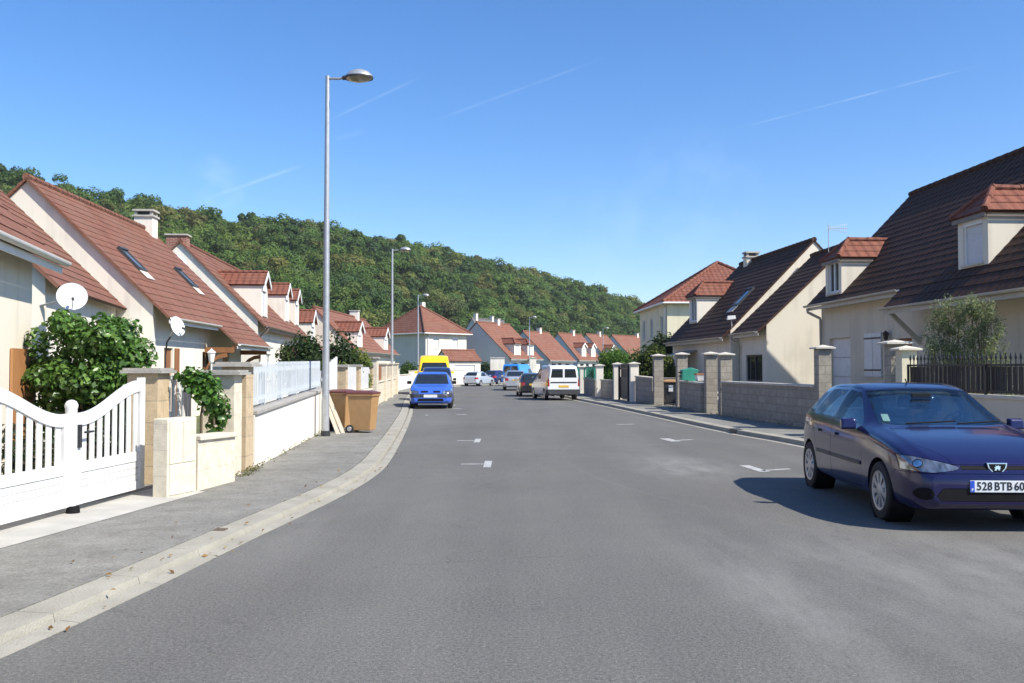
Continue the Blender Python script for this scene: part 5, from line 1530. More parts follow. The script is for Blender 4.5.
# ------------------------------------------------------------------ wheelie bins
def make_bin(label, body, lid, group=None):
    t = thing('wheelie_bin', label, 'wheelie bin', (0, 0, 0), 0, group)
    b = MB()
    b.frustum(0, 0, .06, .44, .92, .55, 0, 0, .50, .64)
    b.frustum(0, 0, .90, .60, .96, .61, 0, 0, .69, .70)
    b.build('body', body, t, bevel=.018)
    l = MB(); l.frustum(0, .0, .962, .62, 1.0, .60, 0, 0, .72, .70); l.frustum(0, 0, 1.0, .60, 1.045, .30, 0, 0, .70, .36)
    lo = l.build('lid', lid, t, bevel=.012)
    h = MB(); h.tube([(-.26, .37, .94), (-.26, .43, .95), (.26, .43, .95), (.26, .37, .94)], .015, 8); h.build('handle', lid, t, smooth=50)
    for sx in (-1, 1):
        w = MB(); T = Matrix.Translation((sx * .25, .27, .10)) @ Matrix.Rotation(math.pi / 2, 4, 'Y')
        w.lathe([(0, -.03), (.08, -.03), (.10, -.022), (.10, .022), (.08, .03), (0, .03)], T, 20); wo = w.build('wheel', M['rubber'], t, smooth=40)
        c = MB(); c.lathe([(0, sx * .036), (.055, sx * .034), (.06, sx * .028)], T, 16); c.build('hub', M['galv'], wo, smooth=40)
    ax = MB(); ax.cyl((-.25, .27, .10), (.25, .27, .10), .012); ax.build('axle', M['steel_d'], t)
    return t
b1 = make_bin('front tan wheelie bin with maroon lid, tilted lid, nearer the road', M['bin_tan'], M['bin_lid'], 'tan wheelie bins by the lamp post')
b1['label'] = 'tan wheelie bin with maroon lid standing nearer the road'
q = G(362, 433.0, WALK_L); b1.location = (q.x, q.y + .2, WALK_L); b1.rotation_euler = (0, 0, R(80)); b1.scale = (.93,) * 3
q = G(340.5, 429.5, WALK_L); b2 = dup(b1, (q.x, q.y + .1, WALK_L), R(68), 'tan wheelie bin half hidden behind the other, nearer the lamp post', scale=.93)
b3 = make_bin('dark grey wheelie bin with white sticker in the wall recess', M['bin_grey'], M['bin_tan'])
q = gxy(670, 36.9); b3.location = (q[0], q[1], zr); b3.rotation_euler = (0, 0, R(175)); b3.scale = (.95,) * 3
s_ = MB(); s_.box(-.09, .278, .55, .09, .288, .80); so = s_.build('sticker', M['plate_w'], b3)
s_.v = []; so.rotation_euler = (R(-7), 0, 0) if False else (0, 0, 0); so.location = (0, .05, 0)
# boards leaning by the lamp
for k, (px, py, ln) in enumerate(((336, 434, .95), (341, 433, .9))):
    q = G(px, py, WALK_L); tb = MB(); tb.hexa([(0, 0, 0), (.09, 0, 0), (.09, .03, 0), (0, .03, 0), (-.42, .25, ln), (-.33, .25, ln), (-.33, .28, ln), (-.42, .28, ln)])
    o = tb.build('board', M['coping_w']); o.location = (q.x, q.y, WALK_L); tag(o, ['white board leaning behind the lamp post, closer to the post', 'white board leaning against the tan bin'][k], 'board', 'white boards leaning between lamp and bins')
sk = MB(); q = gxy(321, 22.0)
bm_ = [(0, 0, .0), (.17, 0, .0), (.2, .2, 0), (0, .2, 0), (.02, .02, .62), (.13, .03, .66), (.14, .15, .64), (.03, .17, .6)]
sk.hexa(bm_); sk.frustum(.08, .1, .58, .14, .78, .05)
o = sk.build('rubbish_sack', M['plastic_b'], bevel=.03); o.location = (q[0] + .12, q[1] - .1, WALK_L); tag(o, 'black sack slumped against the wall behind the lamp post', 'rubbish sack')

# green pot box and flower pot on the block wall
gt = thing('planter_box', 'green plastic box hanging over the short block wall', 'planter', (0, 0, 0))
q = P(689, 381, 32.6)
b = MB(); b.prism([(-.30, 0), (.22, -.05), (.30, .36), (.05, .44), (-.28, .36)], lambda p, qq, d: (q.x + p, q.y + d, q.z + qq + .03), -.25, .25); b.build('box', M['bin_green'], gt, bevel=.02)
b = MB(); b.box(q.x - .33, q.y - .28, q.z + .28, q.x - .303, q.y + .28, q.z + .32); b.box(q.x - .33, q.y - .28, q.z + .16, q.x - .303, q.y + .28, q.z + .19); b.build('slots', M['plastic_b'], gt)
q = P(700.5, 379, 31.5)
ft = thing('flower_pot', 'small white and terracotta trough next to the green box', 'flower pot', (q.x, q.y, q.z - .06))
b = MB(); b.frustum(0, 0, 0, .24, .2, .34, 0, 0, .4, .5); b.build('trough', M['white'], ft, bevel=.01)
b = MB(); b.frustum(0, 0, .203, .36, .25, .36, 0, 0, .52, .52); b.build('rim', M['terracotta'], ft)

# ------------------------------------------------------------------ dishes and aerials
def dish(label, c, r, face, wall_pt, pole=None):
    t = thing('satellite_dish', label, 'satellite dish', c)
    f = Vector(face).normalized(); qt = f.to_track_quat('Z', 'Y').to_matrix().to_4x4()
    m = MB(); n = 10
    prof = [(r * k / n, r * .16 * (k / n) ** 2) for k in range(n + 1)] + [(r * 1.01, r * .165), (r * .98, r * .15)] + [(r * k / n, r * .16 * (k / n) ** 2 - .012) for k in range(n - 1, -1, -1)]
    m.lathe(prof, qt, 36); m.build('reflector', M['dish'], t, smooth=50)
    a = MB(); p0 = qt @ Vector((0, -r * .95, r * .13)); p1 = qt @ Vector((0, -r * .55, r * .95)); a.tube([p0, p1], .010, 6); ao = a.build('feed_arm', M['galv'], t)
    l = MB(); l.cyl(p1, p1 + (qt @ Vector((0, .55, -.85))) * .10, .028, .03, 10); l.build('receiver', M['plastic_g'], ao)
    b = MB(); wp = Vector(wall_pt) - Vector(c); b.tube([qt @ Vector((0, 0, -.01)), wp * .5 + (qt @ Vector((0, 0, -.06))) * .5, wp], .022, 8); b.build('mount', M['galv'], t, smooth=50)
    return t
c = P(72, 297, 18.45); wp = h1.world(h1.ov, 0, c.z - .15)
dish('large pale dish on the side wall above the leafy bush', c, .285, (.55, -1, .35), wp + Vector((-.1, 0, 0)))
c = P(176.5, 326.5, 23.8)
dt = dish('small dish seen edge on above the gate, on a curved pole', c, .26, (1, -.35, .3), c + Vector((-.18, .1, -.25)))
pt_ = MB(); pt_.tube([Vector((-.18, .1, -.25)), Vector((-.3, .15, -.4)), Vector((-.33, .15, -.7)), Vector((-.33, .15, -2.2)), Vector((-.33, .15, -c.z + .02))], .022, 8); pt_.build('pole', M['steel_d'], dt, smooth=60)
x, z = h3.on_plane_y(179, 263, -.35); c = h3.world(x, -.35, z)
dish('dish high on the gable of the house with the brick chimney', c, .33, (.35, -1, .3), h3.world(x, 0, z - .1))
# aerial on the low roof
q = P(828.5, 245, 33.8); 
at = thing('tv_aerial', 'white television aerial on a thin mast above the sunlit gable', 'aerial', (q.x, q.y, q.z - .9))
m = MB(); m.cyl((0, 0, 0), (0, 0, 1.68), .014, .014, 6); m.build('mast', M['galv'], at)
m = MB(); m.cyl((-.08, 0, 1.52), (.72, .1, 1.52), .010, .010, 6)
for k in range(9):
    x = .05 + .08 * k; hh = .06 + .014 * k; m.cyl((x, .0 + .1 * x, 1.52 - hh), (x, .1 * x, 1.52 + hh), .006, .006, 5); m.cyl((x, .1 * x - .12, 1.52), (x, .1 * x + .12, 1.52), .006, .006, 5)
for sg in (-1, 1): m.cyl((.0, 0, 1.52), (.72, .1, 1.52 + sg * .17), .007, .007, 5)
m.build('boom', M['dish'], at)
q = P(731.5, 318, 36.2)
fl_ = thing('flood_light', 'small white floodlight on a stalk at the pale verge', 'floodlight', (q.x, q.y, q.z))
m = MB(); m.hexa([(-.18, -.06, -.08), (.16, -.06, -.04), (.16, .06, -.04), (-.18, .06, -.08), (-.16, -.06, .08), (.14, -.06, .10), (.14, .06, .10), (-.16, .06, .08)]); m.build('housing', M['white'], fl_, bevel=.01)
m = MB(); m.tube([(0, 0, -.06), (.02, .05, -.3), (.1, .4, -.42)], .015, 6); m.build('stalk', M['white'], fl_)
# white lantern by the porch of the long red roofed house
q = P(211.5, 357, 27.0)
ln = thing('garden_lantern', 'white lantern on a post beside the timber porch', 'lantern', (q.x, q.y, 0))
m = MB(); m.cyl((0, 0, 0), (0, 0, q.z - .2), .03, .025, 8); m.build('post', M['white'], ln, smooth=50)
m = MB(); m.lathe([(.0, .26), (.03, .22), (.14, .13), (.11, .11), (.07, -.14), (.03, -.2)], Matrix.Translation((0, 0, q.z)), 8); m.build('lantern_head', M['white'], ln)

# ------------------------------------------------------------------ bushes, hedges, plants
def foliage(parent, lobes, n, size, pal, material, aspect=.6, fold=.12, shell=.55, droop=.3, jitter=.5, name='foliage'):
    """leaves through the outer volume of several lobes (centre, radii)"""
    vol = np.array([l[1][0] * l[1][1] * l[1][2] for l in lobes]) ** .67; vol /= vol.sum()
    C, Nn, K = [], [], []
    pal = np.array(pal)
    for (c, r), f in zip(lobes, vol):
        k = max(12, int(n * f)); d = rng.normal(size=(k, 3)); d /= np.linalg.norm(d, axis=1, keepdims=True)
        rad = shell + (1.06 - shell) * rng.random((k, 1)) ** .6
        wob = 1 + .16 * np.sin(d[:, :1] * 5 + c[0] * 3) * np.cos(d[:, 2:] * 4 + c[1])
        C.append(np.array(c) + d * rad * wob * np.array(r)); nn = d + rng.normal(size=(k, 3)) * jitter; nn[:, 2] += droop; Nn.append(nn)
        base = pal[rng.integers(0, len(pal), k)]; K.append(base * rng.uniform(.7, 1.35, (k, 1)) * rng.uniform(.85, 1.15))
    C = np.concatenate(C); C[:, 2] = np.maximum(C[:, 2], .03)
    s = rng.uniform(.7, 1.25, len(C)) * size
    return leaf_mesh(name, C, np.concatenate(Nn), s, np.concatenate(K), material, parent, aspect, fold)
def stems(parent, tips, r=.02, base=(0, 0, 0)):
    m = MB()
    for tip in tips:
        b = Vector(base) + Vector((random.uniform(-.06, .06), random.uniform(-.06, .06), 0)); tip = Vector(tip); mid = b.lerp(tip, .5) + Vector((random.uniform(-.1, .1), random.uniform(-.1, .1), .05))
        m.tube([b, mid, tip], r, 6, r1=r * .35)
    return m.build('stem', M['bark'], parent, smooth=60)
def rand_lobes(n, cx, cy, cz, rx, ry, rz, lr):
    out = []
    for _ in range(n):
        a = random.uniform(0, 2 * math.pi); e = math.asin(random.uniform(-.85, 1)); k = random.uniform(.45, 1)
        s = lr * random.uniform(.7, 1.25)
        out.append(((cx + rx * k * math.cos(a) * math.cos(e), cy + ry * k * math.sin(a) * math.cos(e), cz + rz * k * math.sin(e)), (s, s, s * .9)))
    return out
GREEN = [(.07, .15, .026), (.09, .18, .032), (.055, .12, .02), (.12, .205, .045)]
q = gxy(86, 13.7)
bt = thing('bush', 'big round broad leaved bush behind the white gate', 'bush', (q[0], q[1], 0))
top = P(89, 301, 13.7).z; hw = 1.0
foliage(bt, rand_lobes(90, 0, 0, top * .52, hw * .84, hw * .75, top * .45, .24), 14500, .105, GREEN, M['leaf'], .62, .10, .35, .5, .6)
stems(bt, [(random.uniform(-.5, .5), random.uniform(-.5, .5), random.uniform(1.2, 2.0)) for _ in range(9)], .025)
# vine hanging over the low wall
q = gxy(205, 12.35)
vt = thing('climbing_plant', 'leafy vine hanging over the low wall beside the cream pillar', 'climber', (q[0], q[1], 0))
vl = []
for (px, py, rr) in ((186, 380, .11), (194, 378, .14), (203, 380, .15), (210, 386, .16), (214, 394, .16), (208, 400, .15), (215, 406, .15), (219, 414, .14), (217, 424, .12), (204, 392, .15), (196, 388, .13), (221, 404, .12), (213, 432, .08), (214, 438, .06), (190, 374, .09), (178, 377, .07)):
    w_ = P(px, py, 12.35 + random.uniform(-.12, .2)); vl.append(((w_.x - q[0], w_.y - q[1], w_.z), (rr * 1.05, rr, rr)))
foliage(vt, vl, 1300, .082, [(.06, .15, .02), (.085, .19, .03), (.05, .12, .018), (.11, .21, .04)], M['leaf'], .8, .10, .1, .6, .5)
m = MB(); m.tube([Vector((-.2, .45, 0)), Vector((-.18, .4, .9)), Vector((-.05, .2, 1.35)), Vector((.1, .05, 1.2)), Vector((.14, -.03, .8))], .015, 6); m.build('stem', M['bark'], vt)
q = gxy(201, 11.95)
wt_ = thing('weed', 'tuft of pale weeds growing at the foot of the meter box', 'weed', (q[0] + .02, q[1] - .05, WALK_L))
foliage(wt_, rand_lobes(9, 0, 0, .16, .10, .12, .15, .08), 240, .085, [(.10, .15, .04), (.14, .18, .06), (.08, .12, .03)], M['leaf_dull'], .3, .1, .1, .8, .8)
stems(wt_, [(random.uniform(-.08, .08), random.uniform(-.08, .08), .3) for _ in range(5)], .005)

DARK = [(.025, .05, .016), (.035, .065, .02), (.02, .042, .014), (.05, .08, .025)]
YEL = [(.13, .18, .03), (.16, .20, .045), (.09, .14, .025), (.19, .20, .06)]
def bush(name, label, cat, px, Y, top_px, half_px, n, size, pal, material=None, zc=.55, lob=40, lr=.34, depth=None, group=None, asp=.5, base_h=0, **kw):
    q = gxy(px, Y); t = thing(name, label, cat, (q[0], q[1], 0), 0, group)
    top = P(px, top_px, Y).z; hw = half_px / F_PX * Y; dp = depth or hw
    foliage(t, rand_lobes(lob, 0, 0, top * zc, max(hw - lr * .7, .1), max(dp - lr * .7, .1), top * (1 - zc) - lr * .6, lr), n, size, pal, material or M['leaf_dull'], asp, .12, .3, .4, .6, **kw)
    stems(t, [(random.uniform(-.6, .6) * hw, random.uniform(-.5, .5) * dp, top * random.uniform(.5, .85)) for _ in range(7)], .04)
    return t
bush('bush', 'dark green bush left of the lamp pole, tallest behind the picket fence', 'bush', 308, 29.5, 330, 22, 4200, .16, DARK, lr=.42, lob=46)
bush('bush', 'dark green bush right of the lamp pole behind the white fence', 'bush', 341, 31, 332, 20, 3600, .16, DARK, lr=.40, lob=40)
bush('bush', 'yellow green shrub between brown fence and dark bushes', 'bush', 360, 33.5, 338, 14, 1900, .15, YEL, lr=.34, lob=26)
bush('bush', 'pale green shrub low behind the white fence by the bins', 'bush', 344, 29.2, 352, 11, 1100, .14, YEL, lr=.25, lob=20)
bush('bush', 'wispy light shrub under the red dormers behind the picket fence', 'bush', 290, 32, 333, 13, 1100, .14, [(.09, .13, .035), (.12, .15, .05), (.06, .09, .03)], lr=.34, lob=20)
bush('hedge', 'low green hedge on top of the white wall left of the yellow van', 'hedge', 409, 76, 362, 9, 700, .3, [(.05, .10, .02), (.07, .12, .03)], lr=.5, lob=18, depth=1.2)
bush('hedge', 'green hedge between yellow van and white garage', 'hedge', 455, 90, 361, 12, 800, .34, [(.05, .10, .02), (.07, .12, .03)], lr=.55, lob=20, depth=1.2)
bush('hedge', 'dark hedge behind the pale hatchback', 'hedge', 485, 96, 361, 9, 700, .34, DARK, lr=.55, lob=18, depth=1.2)
# right hand greenery
LIME = [(.075, .155, .022), (.095, .18, .03), (.055, .12, .018)]
bush('hedge', 'bright green clipped hedge above the grey wall', 'hedge', 614, 49.5, 344.5, 25, 8200, .15, LIME, lr=.40, lob=110, depth=2.4, zc=.52)
bush('tree', 'dark leafy tree in front of the two storey cream house', 'tree', 661, 47, 327, 18, 4200, .2, [(.03, .06, .018), (.045, .08, .022), (.06, .075, .025)], lr=.5, lob=42)
bush('bush', 'olive green shrub between bright hedge and block pillar', 'bush', 648, 43.5, 342, 20, 4600, .16, [(.07, .10, .022), (.09, .12, .03), (.05, .08, .02)], lr=.38, lob=52)
bush('bush', 'yellow tinged shrub behind the block pillar left of the dark bin', 'bush', 668, 41.5, 349, 13, 2200, .15, [(.10, .13, .025), (.12, .14, .035), (.07, .10, .02)], lr=.32, lob=28)
# olive-like shrub behind the black fence: two loose, airy stems
OLV = [(.17, .21, .09), (.20, .24, .12), (.13, .165, .065), (.25, .275, .165)]
for (px, Y, top, hp, lb_) in ((946, 18.6, 301, 27, 'airy grey green shrub left one behind the black fence'), (979, 18.2, 299, 34, 'wider airy grey green shrub right one behind the black fence')):
    q = gxy(px, Y); t = thing('shrub', lb_, 'shrub', (q[0], q[1], 0), 0, 'airy shrubs behind the black fence')
    tp_ = P(px, top, Y).z; hw = hp / F_PX * Y
    lob = []
    for k in range(64):
        a = random.uniform(0, 6.28); f = random.random(); z = .9 + (tp_ - .95) * f; rr = hw * (1.05 - .45 * f) * random.uniform(.15, 1.0)
        lob.append(((rr * math.cos(a), rr * .8 * math.sin(a), z), (.13, .13, .24)))
    foliage(t, lob, 6200, .078, OLV, M['leaf_dull'], .26, .08, .0, .2, .9)
    stems(t, [(l[0][0], l[0][1], l[0][2]) for l in lob[::2]], .014)

# low shrubs added behind the gate leaves to darken the shaded gaps
for (px, Y, hp, lb_) in ((30, 10.4, 34, 'low dark shrub added to darken the gaps of the left gate leaf'), (104, 12.2, 34, 'low dark shrub added to darken the gaps of the right gate leaf')):
    bush('shrub', lb_, 'shrub', px, Y, 420, hp, 2600, .085, [(.03, .055, .02), (.045, .07, .022), (.06, .05, .03)], M['leaf'], zc=.45, lob=30, lr=.17, depth=.3)
# dry leaves and grit along the left kerb and wall foot; weeds at the foot of the walls
def litter(name, label, cat, pts, n, spread, size, pal, mat_, lift, up):
    C, Nn, S, K = [], [], [], []
    pal = np.array(pal)
    for _ in range(n):
        i = rng.integers(0, len(pts) - 1); a, b = pts[i], pts[i + 1]; t = rng.random()
        C.append([a[0] + (b[0] - a[0]) * t + rng.normal() * spread, a[1] + (b[1] - a[1]) * t + rng.normal() * spread, lift + rng.random() * up])
        Nn.append([rng.normal() * .5, rng.normal() * .5, 1.0 if up < .02 else rng.normal()]); S.append(size * rng.uniform(.6, 1.4)); K.append(pal[rng.integers(0, len(pal))] * rng.uniform(.7, 1.3))
    o = leaf_mesh(name, np.array(C), np.array(Nn), np.array(S), np.array(K), mat_, None, .45, .12)
    return tag(o, label, cat, kind='stuff')
kl = [(p.x, p.y) for p in LEFT if 2 < p.y < 40]
litter('fallen_leaves', 'scattered dry leaves along the left kerb', 'leaves', [(x - .35, y) for x, y in kl], 70, .22, .045, [(.30, .17, .06), (.22, .13, .05), (.36, .25, .09)], M['leaf_dull'], .068, .008)
litter('fallen_leaves', 'sparse dry leaves in the left gutter of the road', 'leaves', [(x + .12, y) for x, y in kl], 60, .07, .045, [(.30, .17, .06), (.22, .13, .05), (.36, .25, .09)], M['leaf_dull'], .018, .006)
wf = [gxy(197, 11.9), gxy(236, 12.9), gxy(249, 13.9), gxy(321, 22.2)]
litter('weeds', 'thin weeds and grit along the foot of the left garden walls', 'weeds', [(x + .16, y) for x, y in wf], 420, .05, .045, [(.12, .15, .05), (.16, .15, .07), (.20, .16, .09)], M['leaf_dull'], .062, .07)
wr = [(7.1, 22.2), (6.35, 28.2), (5.9, 33.5), (5.3, 38.5)]
litter('weeds', 'thin weeds along the foot of the right block walls', 'weeds', [(x - .08, y) for x, y in wr], 420, .06, .05, [(.10, .14, .04), (.14, .15, .06)], M['leaf_dull'], .105, .08)

# ------------------------------------------------------------------ vehicles
def pchip(xs, ys, xq):
    xs, ys, xq = np.asarray(xs, float), np.asarray(ys, float), np.asarray(xq, float)
    if xs[0] > xs[-1]: xs, ys = xs[::-1], ys[::-1]
    h = np.diff(xs); dl = np.diff(ys) / h; m = np.zeros_like(ys)
    m[0], m[-1] = dl[0], dl[-1]
    for i in range(1, len(xs) - 1):
        if dl[i - 1] * dl[i] > 0:
            w1, w2 = 2 * h[i] + h[i - 1], h[i] + 2 * h[i - 1]; m[i] = (w1 + w2) / (w1 / dl[i - 1] + w2 / dl[i])
    k = np.clip(np.searchsorted(xs, xq) - 1, 0, len(xs) - 2); t = np.clip((xq - xs[k]) / h[k], 0, 1)
    return (ys[k] * (2 * t ** 3 - 3 * t ** 2 + 1) + h[k] * m[k] * (t ** 3 - 2 * t ** 2 + t) + ys[k + 1] * (-2 * t ** 3 + 3 * t ** 2) + h[k] * m[k + 1] * (t ** 3 - t ** 2))

def hull_mesh(sp, nx=60, kr=4, inset=0.0, xlim=None, zfloor=None, grow=0.0):
    """closed car shell lofted through cross sections; x forward, z up"""
    xf, xr = sp['top'][0][0], sp['top'][-1][0]
    if xlim: xf, xr = xlim[1], xlim[0]
    tt = np.linspace(0, 1, nx); tt = .5 - .5 * np.cos(math.pi * tt) * (1 - .35 * np.sin(math.pi * tt) ** 2) if not xlim else tt
    xq = xr + (xf - xr) * tt
    key = sorted(set([p[0] for p in sp['top']] + [p[0] for p in sp['belt']]))
    xq = np.array(sorted(set([round(x, 4) for x in xq] + ([round(k, 4) for k in key if xr <= k <= xf]))))
    keep = [xq[0]]
    for x in xq[1:]:
        if x - keep[-1] > .012: keep.append(x)
    keep[-1] = xq[-1]; xq = np.array(keep)
    get = lambda n: pchip([p[0] for p in sp[n]], [p[1] for p in sp[n]], xq)
    top, belt, w, zb, wr = get('top') - inset, get('belt'), get('w') - inset + grow, get('bot'), get('wr') - inset + grow
    if zfloor is not None: zb = np.full_like(zb, zfloor)
    belt = np.minimum(belt, top - .02)
    verts = []; nr = None
    for i, x in enumerate(xq):
        H = belt[i] - zb[i]; ed = max(top[i] - sp.get('crown', .05), belt[i] + (top[i] - belt[i]) * .62)
        wb = w[i] * sp.get('tumble', .955)
        c = [(0, zb[i]), (w[i] * .86, zb[i]), (w[i] * .965, zb[i] + .05 * min(1, H / .3)), (w[i] * .995, zb[i] + .30 * H), (w[i], zb[i] + .58 * H), (w[i] * .985, zb[i] + .86 * H), (wb, belt[i]),
             (wr[i], ed), (wr[i] * .93, ed + (top[i] - ed) * .55), (wr[i] * .62, top[i] - (top[i] - ed) * .10), (0, top[i])]
        s = [0]
        for a, b in zip(c, c[1:]): s.append(s[-1] + max(math.hypot(b[0] - a[0], b[1] - a[1]), 1e-4))
        if nr is None:
            pass
        q = []
        for j in range(len(c) - 1):
            for k in range(kr): q.append(s[j] + (s[j + 1] - s[j]) * k / kr)
        q.append(s[-1])
        y = pchip(s, [p[0] for p in c], q); z = pchip(s, [p[1] for p in c], q)
        half = list(zip(y, z)); half[0] = (0, half[0][1]); half[-1] = (0, half[-1][1])
        ring = half + [(-a, b) for a, b in half[-2:0:-1]]
        nr = len(ring); verts += [(x, a, b) for a, b in ring]
    faces = []
    n = len(xq)
    for i in range(n - 1):
        for k in range(nr):
            j = (k + 1) % nr; faces.append((i * nr + k, (i + 1) * nr + k, (i + 1) * nr + j, i * nr + j))
    faces.append(tuple(range(nr))); faces.append(tuple((n - 1) * nr + k for k in range(nr))[::-1])
    me = bpy.data.meshes.new('hull'); me.from_pydata(verts, [], faces)
    bm = bmesh.new(); bm.from_mesh(me); bmesh.ops.recalc_face_normals(bm, faces=bm.faces); bm.to_mesh(me); bm.free()
    return me

def prism_mesh(poly, plane, a, b, grow=0.0):
    cx = sum(p[0] for p in poly) / len(poly); cy = sum(p[1] for p in poly) / len(poly)
    if grow:
        out = []
        n = len(poly)
        area = sum(poly[i][0] * poly[(i + 1) % n][1] - poly[(i + 1) % n][0] * poly[i][1] for i in range(n))
        sg = 1 if area > 0 else -1
        for i in range(n):
            p0, p1, p2 = Vector(poly[i - 1]), Vector(poly[i]), Vector(poly[(i + 1) % n])
            d1, d2 = (p1 - p0).normalized(), (p2 - p1).normalized()
            n1, n2 = Vector((d1.y, -d1.x)) * sg, Vector((d2.y, -d2.x)) * sg
            nn = (n1 + n2); nn = nn.normalized() if nn.length > 1e-6 else n1
            out.append(tuple(p1 + nn * grow / max(nn.dot(n1), .5)))
        poly = out
    f = {'xz': lambda p, q, t: (p, t, q), 'yz': lambda p, q, t: (t, p, q), 'xy': lambda p, q, t: (p, q, t)}[plane]
    mb = MB(); mb.prism(poly, f, a, b)
    me = bpy.data.meshes.new('prism'); me.from_pydata(mb.v, [], mb.f)
    bm = bmesh.new(); bm.from_mesh(me); bmesh.ops.remove_doubles(bm, verts=bm.verts, dist=1e-6); bmesh.ops.recalc_face_normals(bm, faces=bm.faces); bm.to_mesh(me); bm.free()
    return me

_oa = bpy.data.objects.new('tmp_a', bpy.data.meshes.new('tmp')); _ob = bpy.data.objects.new('tmp_b', bpy.data.meshes.new('tmp'))
COL.objects.link(_oa); COL.objects.link(_ob)
_mod = _oa.modifiers.new('b', 'BOOLEAN'); _mod.object = _ob
try: _mod.solver = 'MANIFOLD'
except Exception: _mod.solver = 'EXACT'
def boolean(a, b, op):
    _oa.data = a; _ob.data = b; _mod.operation = op
    bpy.context.view_layer.update()
    dg = bpy.context.evaluated_depsgraph_get()
    me = bpy.data.meshes.new_from_object(_oa.evaluated_get(dg))
    return me

class Car:
    def __init__(s, label, cat, sp, paint, nx=44, kr=3, group=None, name='parked_car', cavity=None):
        s.root = thing(name, label, cat, (0, 0, 0), 0, group); s.sp = sp; s.paint = paint
        s.full = hull_mesh(sp, nx, kr); s.shell = s.full; s.nx, s.kr = nx, kr
        s.cav = None
        if cavity:
            s.cav = hull_mesh(sp, nx, kr, inset=.045, xlim=cavity[:2], zfloor=cavity[2])
            s.shell = boolean(s.shell, s.cav, 'DIFFERENCE')
    def obj(s, name, me, m, parent=None, ang=32):
        me.materials.clear(); me.materials.append(m)
        me.polygons.foreach_set('use_smooth', [True] * len(me.polygons)); me.set_sharp_from_angle(angle=R(ang))
        o = bpy.data.objects.new(name, me); COL.objects.link(o); o.parent = parent or s.root; return o
    def carve(s, name, poly, plane, a, b, m, gap=.004, parent=None, ang=32):
        me = boolean(s.shell, prism_mesh(poly, plane, a, b), 'INTERSECT')
        s.shell = boolean(s.shell, prism_mesh(poly, plane, a - gap, b + gap, gap), 'DIFFERENCE')
        if len(me.polygons) == 0: return None
        return s.obj(name, me, m, parent, ang)
    def cut(s, poly, plane, a, b): s.shell = boolean(s.shell, prism_mesh(poly, plane, a, b), 'DIFFERENCE')
    def arches(s, axles, r, w):
        for x in axles:
            for sg in (-1, 1):
                poly = [(x + r * math.cos(2 * math.pi * k / 32), .30 + r * math.sin(2 * math.pi * k / 32)) for k in range(32)]
                a, b = sorted((sg * (w - .26), sg * (w + .3))); s.cut(poly, 'xz', a, b)
    def finish(s, name='body'): return s.obj(name, s.shell, s.paint)
    def wheels(s, axles, r, w, rim_r=None, style='cover', spokes=8, tw=.19):
        rim_r = rim_r or r * .68; proto = None
        for x in axles:
            for sg in (-1, 1):
                if proto is None:
                    T = Matrix.Rotation(math.pi / 2, 4, 'X')          # lathe axis along -y... outer face at +y side flipped below
                    t = MB(); hw = tw / 2
                    t.lathe([(rim_r * .9, hw * .8), (rim_r, hw * .92), (r * .82, hw), (r * .95, hw * .9), (r, hw * .62), (r, -hw * .62), (r * .95, -hw * .9), (r * .82, -hw), (rim_r, -hw * .9), (rim_r * .5, -hw * .6), (0, -hw * .6)], T, 36)
                    proto = t.build('wheel', M['rubber'], s.root, smooth=35)
                    d = MB(); d.lathe([(0, hw * .50), (rim_r * .95, hw * .50)], T, 32); d.build('slot_backing', M['plastic_b'], proto)  # black disc gives the dark depth behind the spokes
                    m = MB(); R_ = rim_r; z1 = hw * .78; z2 = hw * .98
                    m.lathe([(R_ * .84, z1 - .01), (R_ * .86, z1 + .012), (R_ * .98, z1 + .016), (R_ * 1.02, z1 - .005), (R_, z1 - .03)], T, 40)
                    m.lathe([(0, z2), (R_ * .18, z2 - .002), (R_ * .36, z2 - .006), (R_ * .40, z1 - .02)], T, 28)
                    for k in range(spokes):
                        a = 2 * math.pi * k / spokes; h0, h1 = math.pi / spokes * .74, math.pi / spokes * .56
                        q = []
                        for rr, hh, zz in ((R_ * .34, h0, z2 - .010), (R_ * .87, h1, z1 + .010)):
                            for sgn in (-1, 1): q.append((rr * math.cos(a + sgn * hh), rr * math.sin(a + sgn * hh), zz))
                        up = [T @ Vector(v) for v in (q[0], q[2], q[3], q[1])]; lo = [T @ (Vector(v) - Vector((0, 0, .02))) for v in (q[0], q[2], q[3], q[1])]
                        m.hexa(lo + up)
                    m.build('hubcap', M['alu'], proto, smooth=35)
                    o = proto
                else: o = dup(proto, parent=s.root)
                # T maps local z to -y: the outer face looks to -y; turn it for the left side
                o.location = (x, sg * (w - tw / 2), r); o.rotation_euler = (0, random.uniform(0, 1), 0) if sg < 0 else (0, random.uniform(0, 1), math.pi)
    def box(s, name, m, x0, y0, z0, x1, y1, z1, parent=None, bevel=.01):
        b = MB(); b.box(x0, min(y0, y1), z0, x1, max(y0, y1), z1); return b.build(name, m, parent or s.root, bevel=bevel)
    def mirrors(s, x, y, z, sc=1.0, m=None):
        for sg in (-1, 1):
            b = MB(); b.hexa([(x + a, sg * (y + c), z + d) for a, c, d in ((-.04, .02, -.06), (.06, .03, -.05), (.05, .20 * sc, -.05), (-.03, .20 * sc, -.06), (-.04, .02, .07), (.04, .03, .06), (.035, .19 * sc, .06), (-.03, .20 * sc, .07))])
            o = b.build('wing_mirror', m or s.paint, s.root, bevel=.02)
            g = MB(); g.box(-.043 + x, min(sg * (y + .035), sg * (y + .185 * sc)), z - .045, -.0405 + x, max(sg * (y + .035), sg * (y + .185 * sc)), z + .055); g.build('mirror_glass', M['chrome'], o)
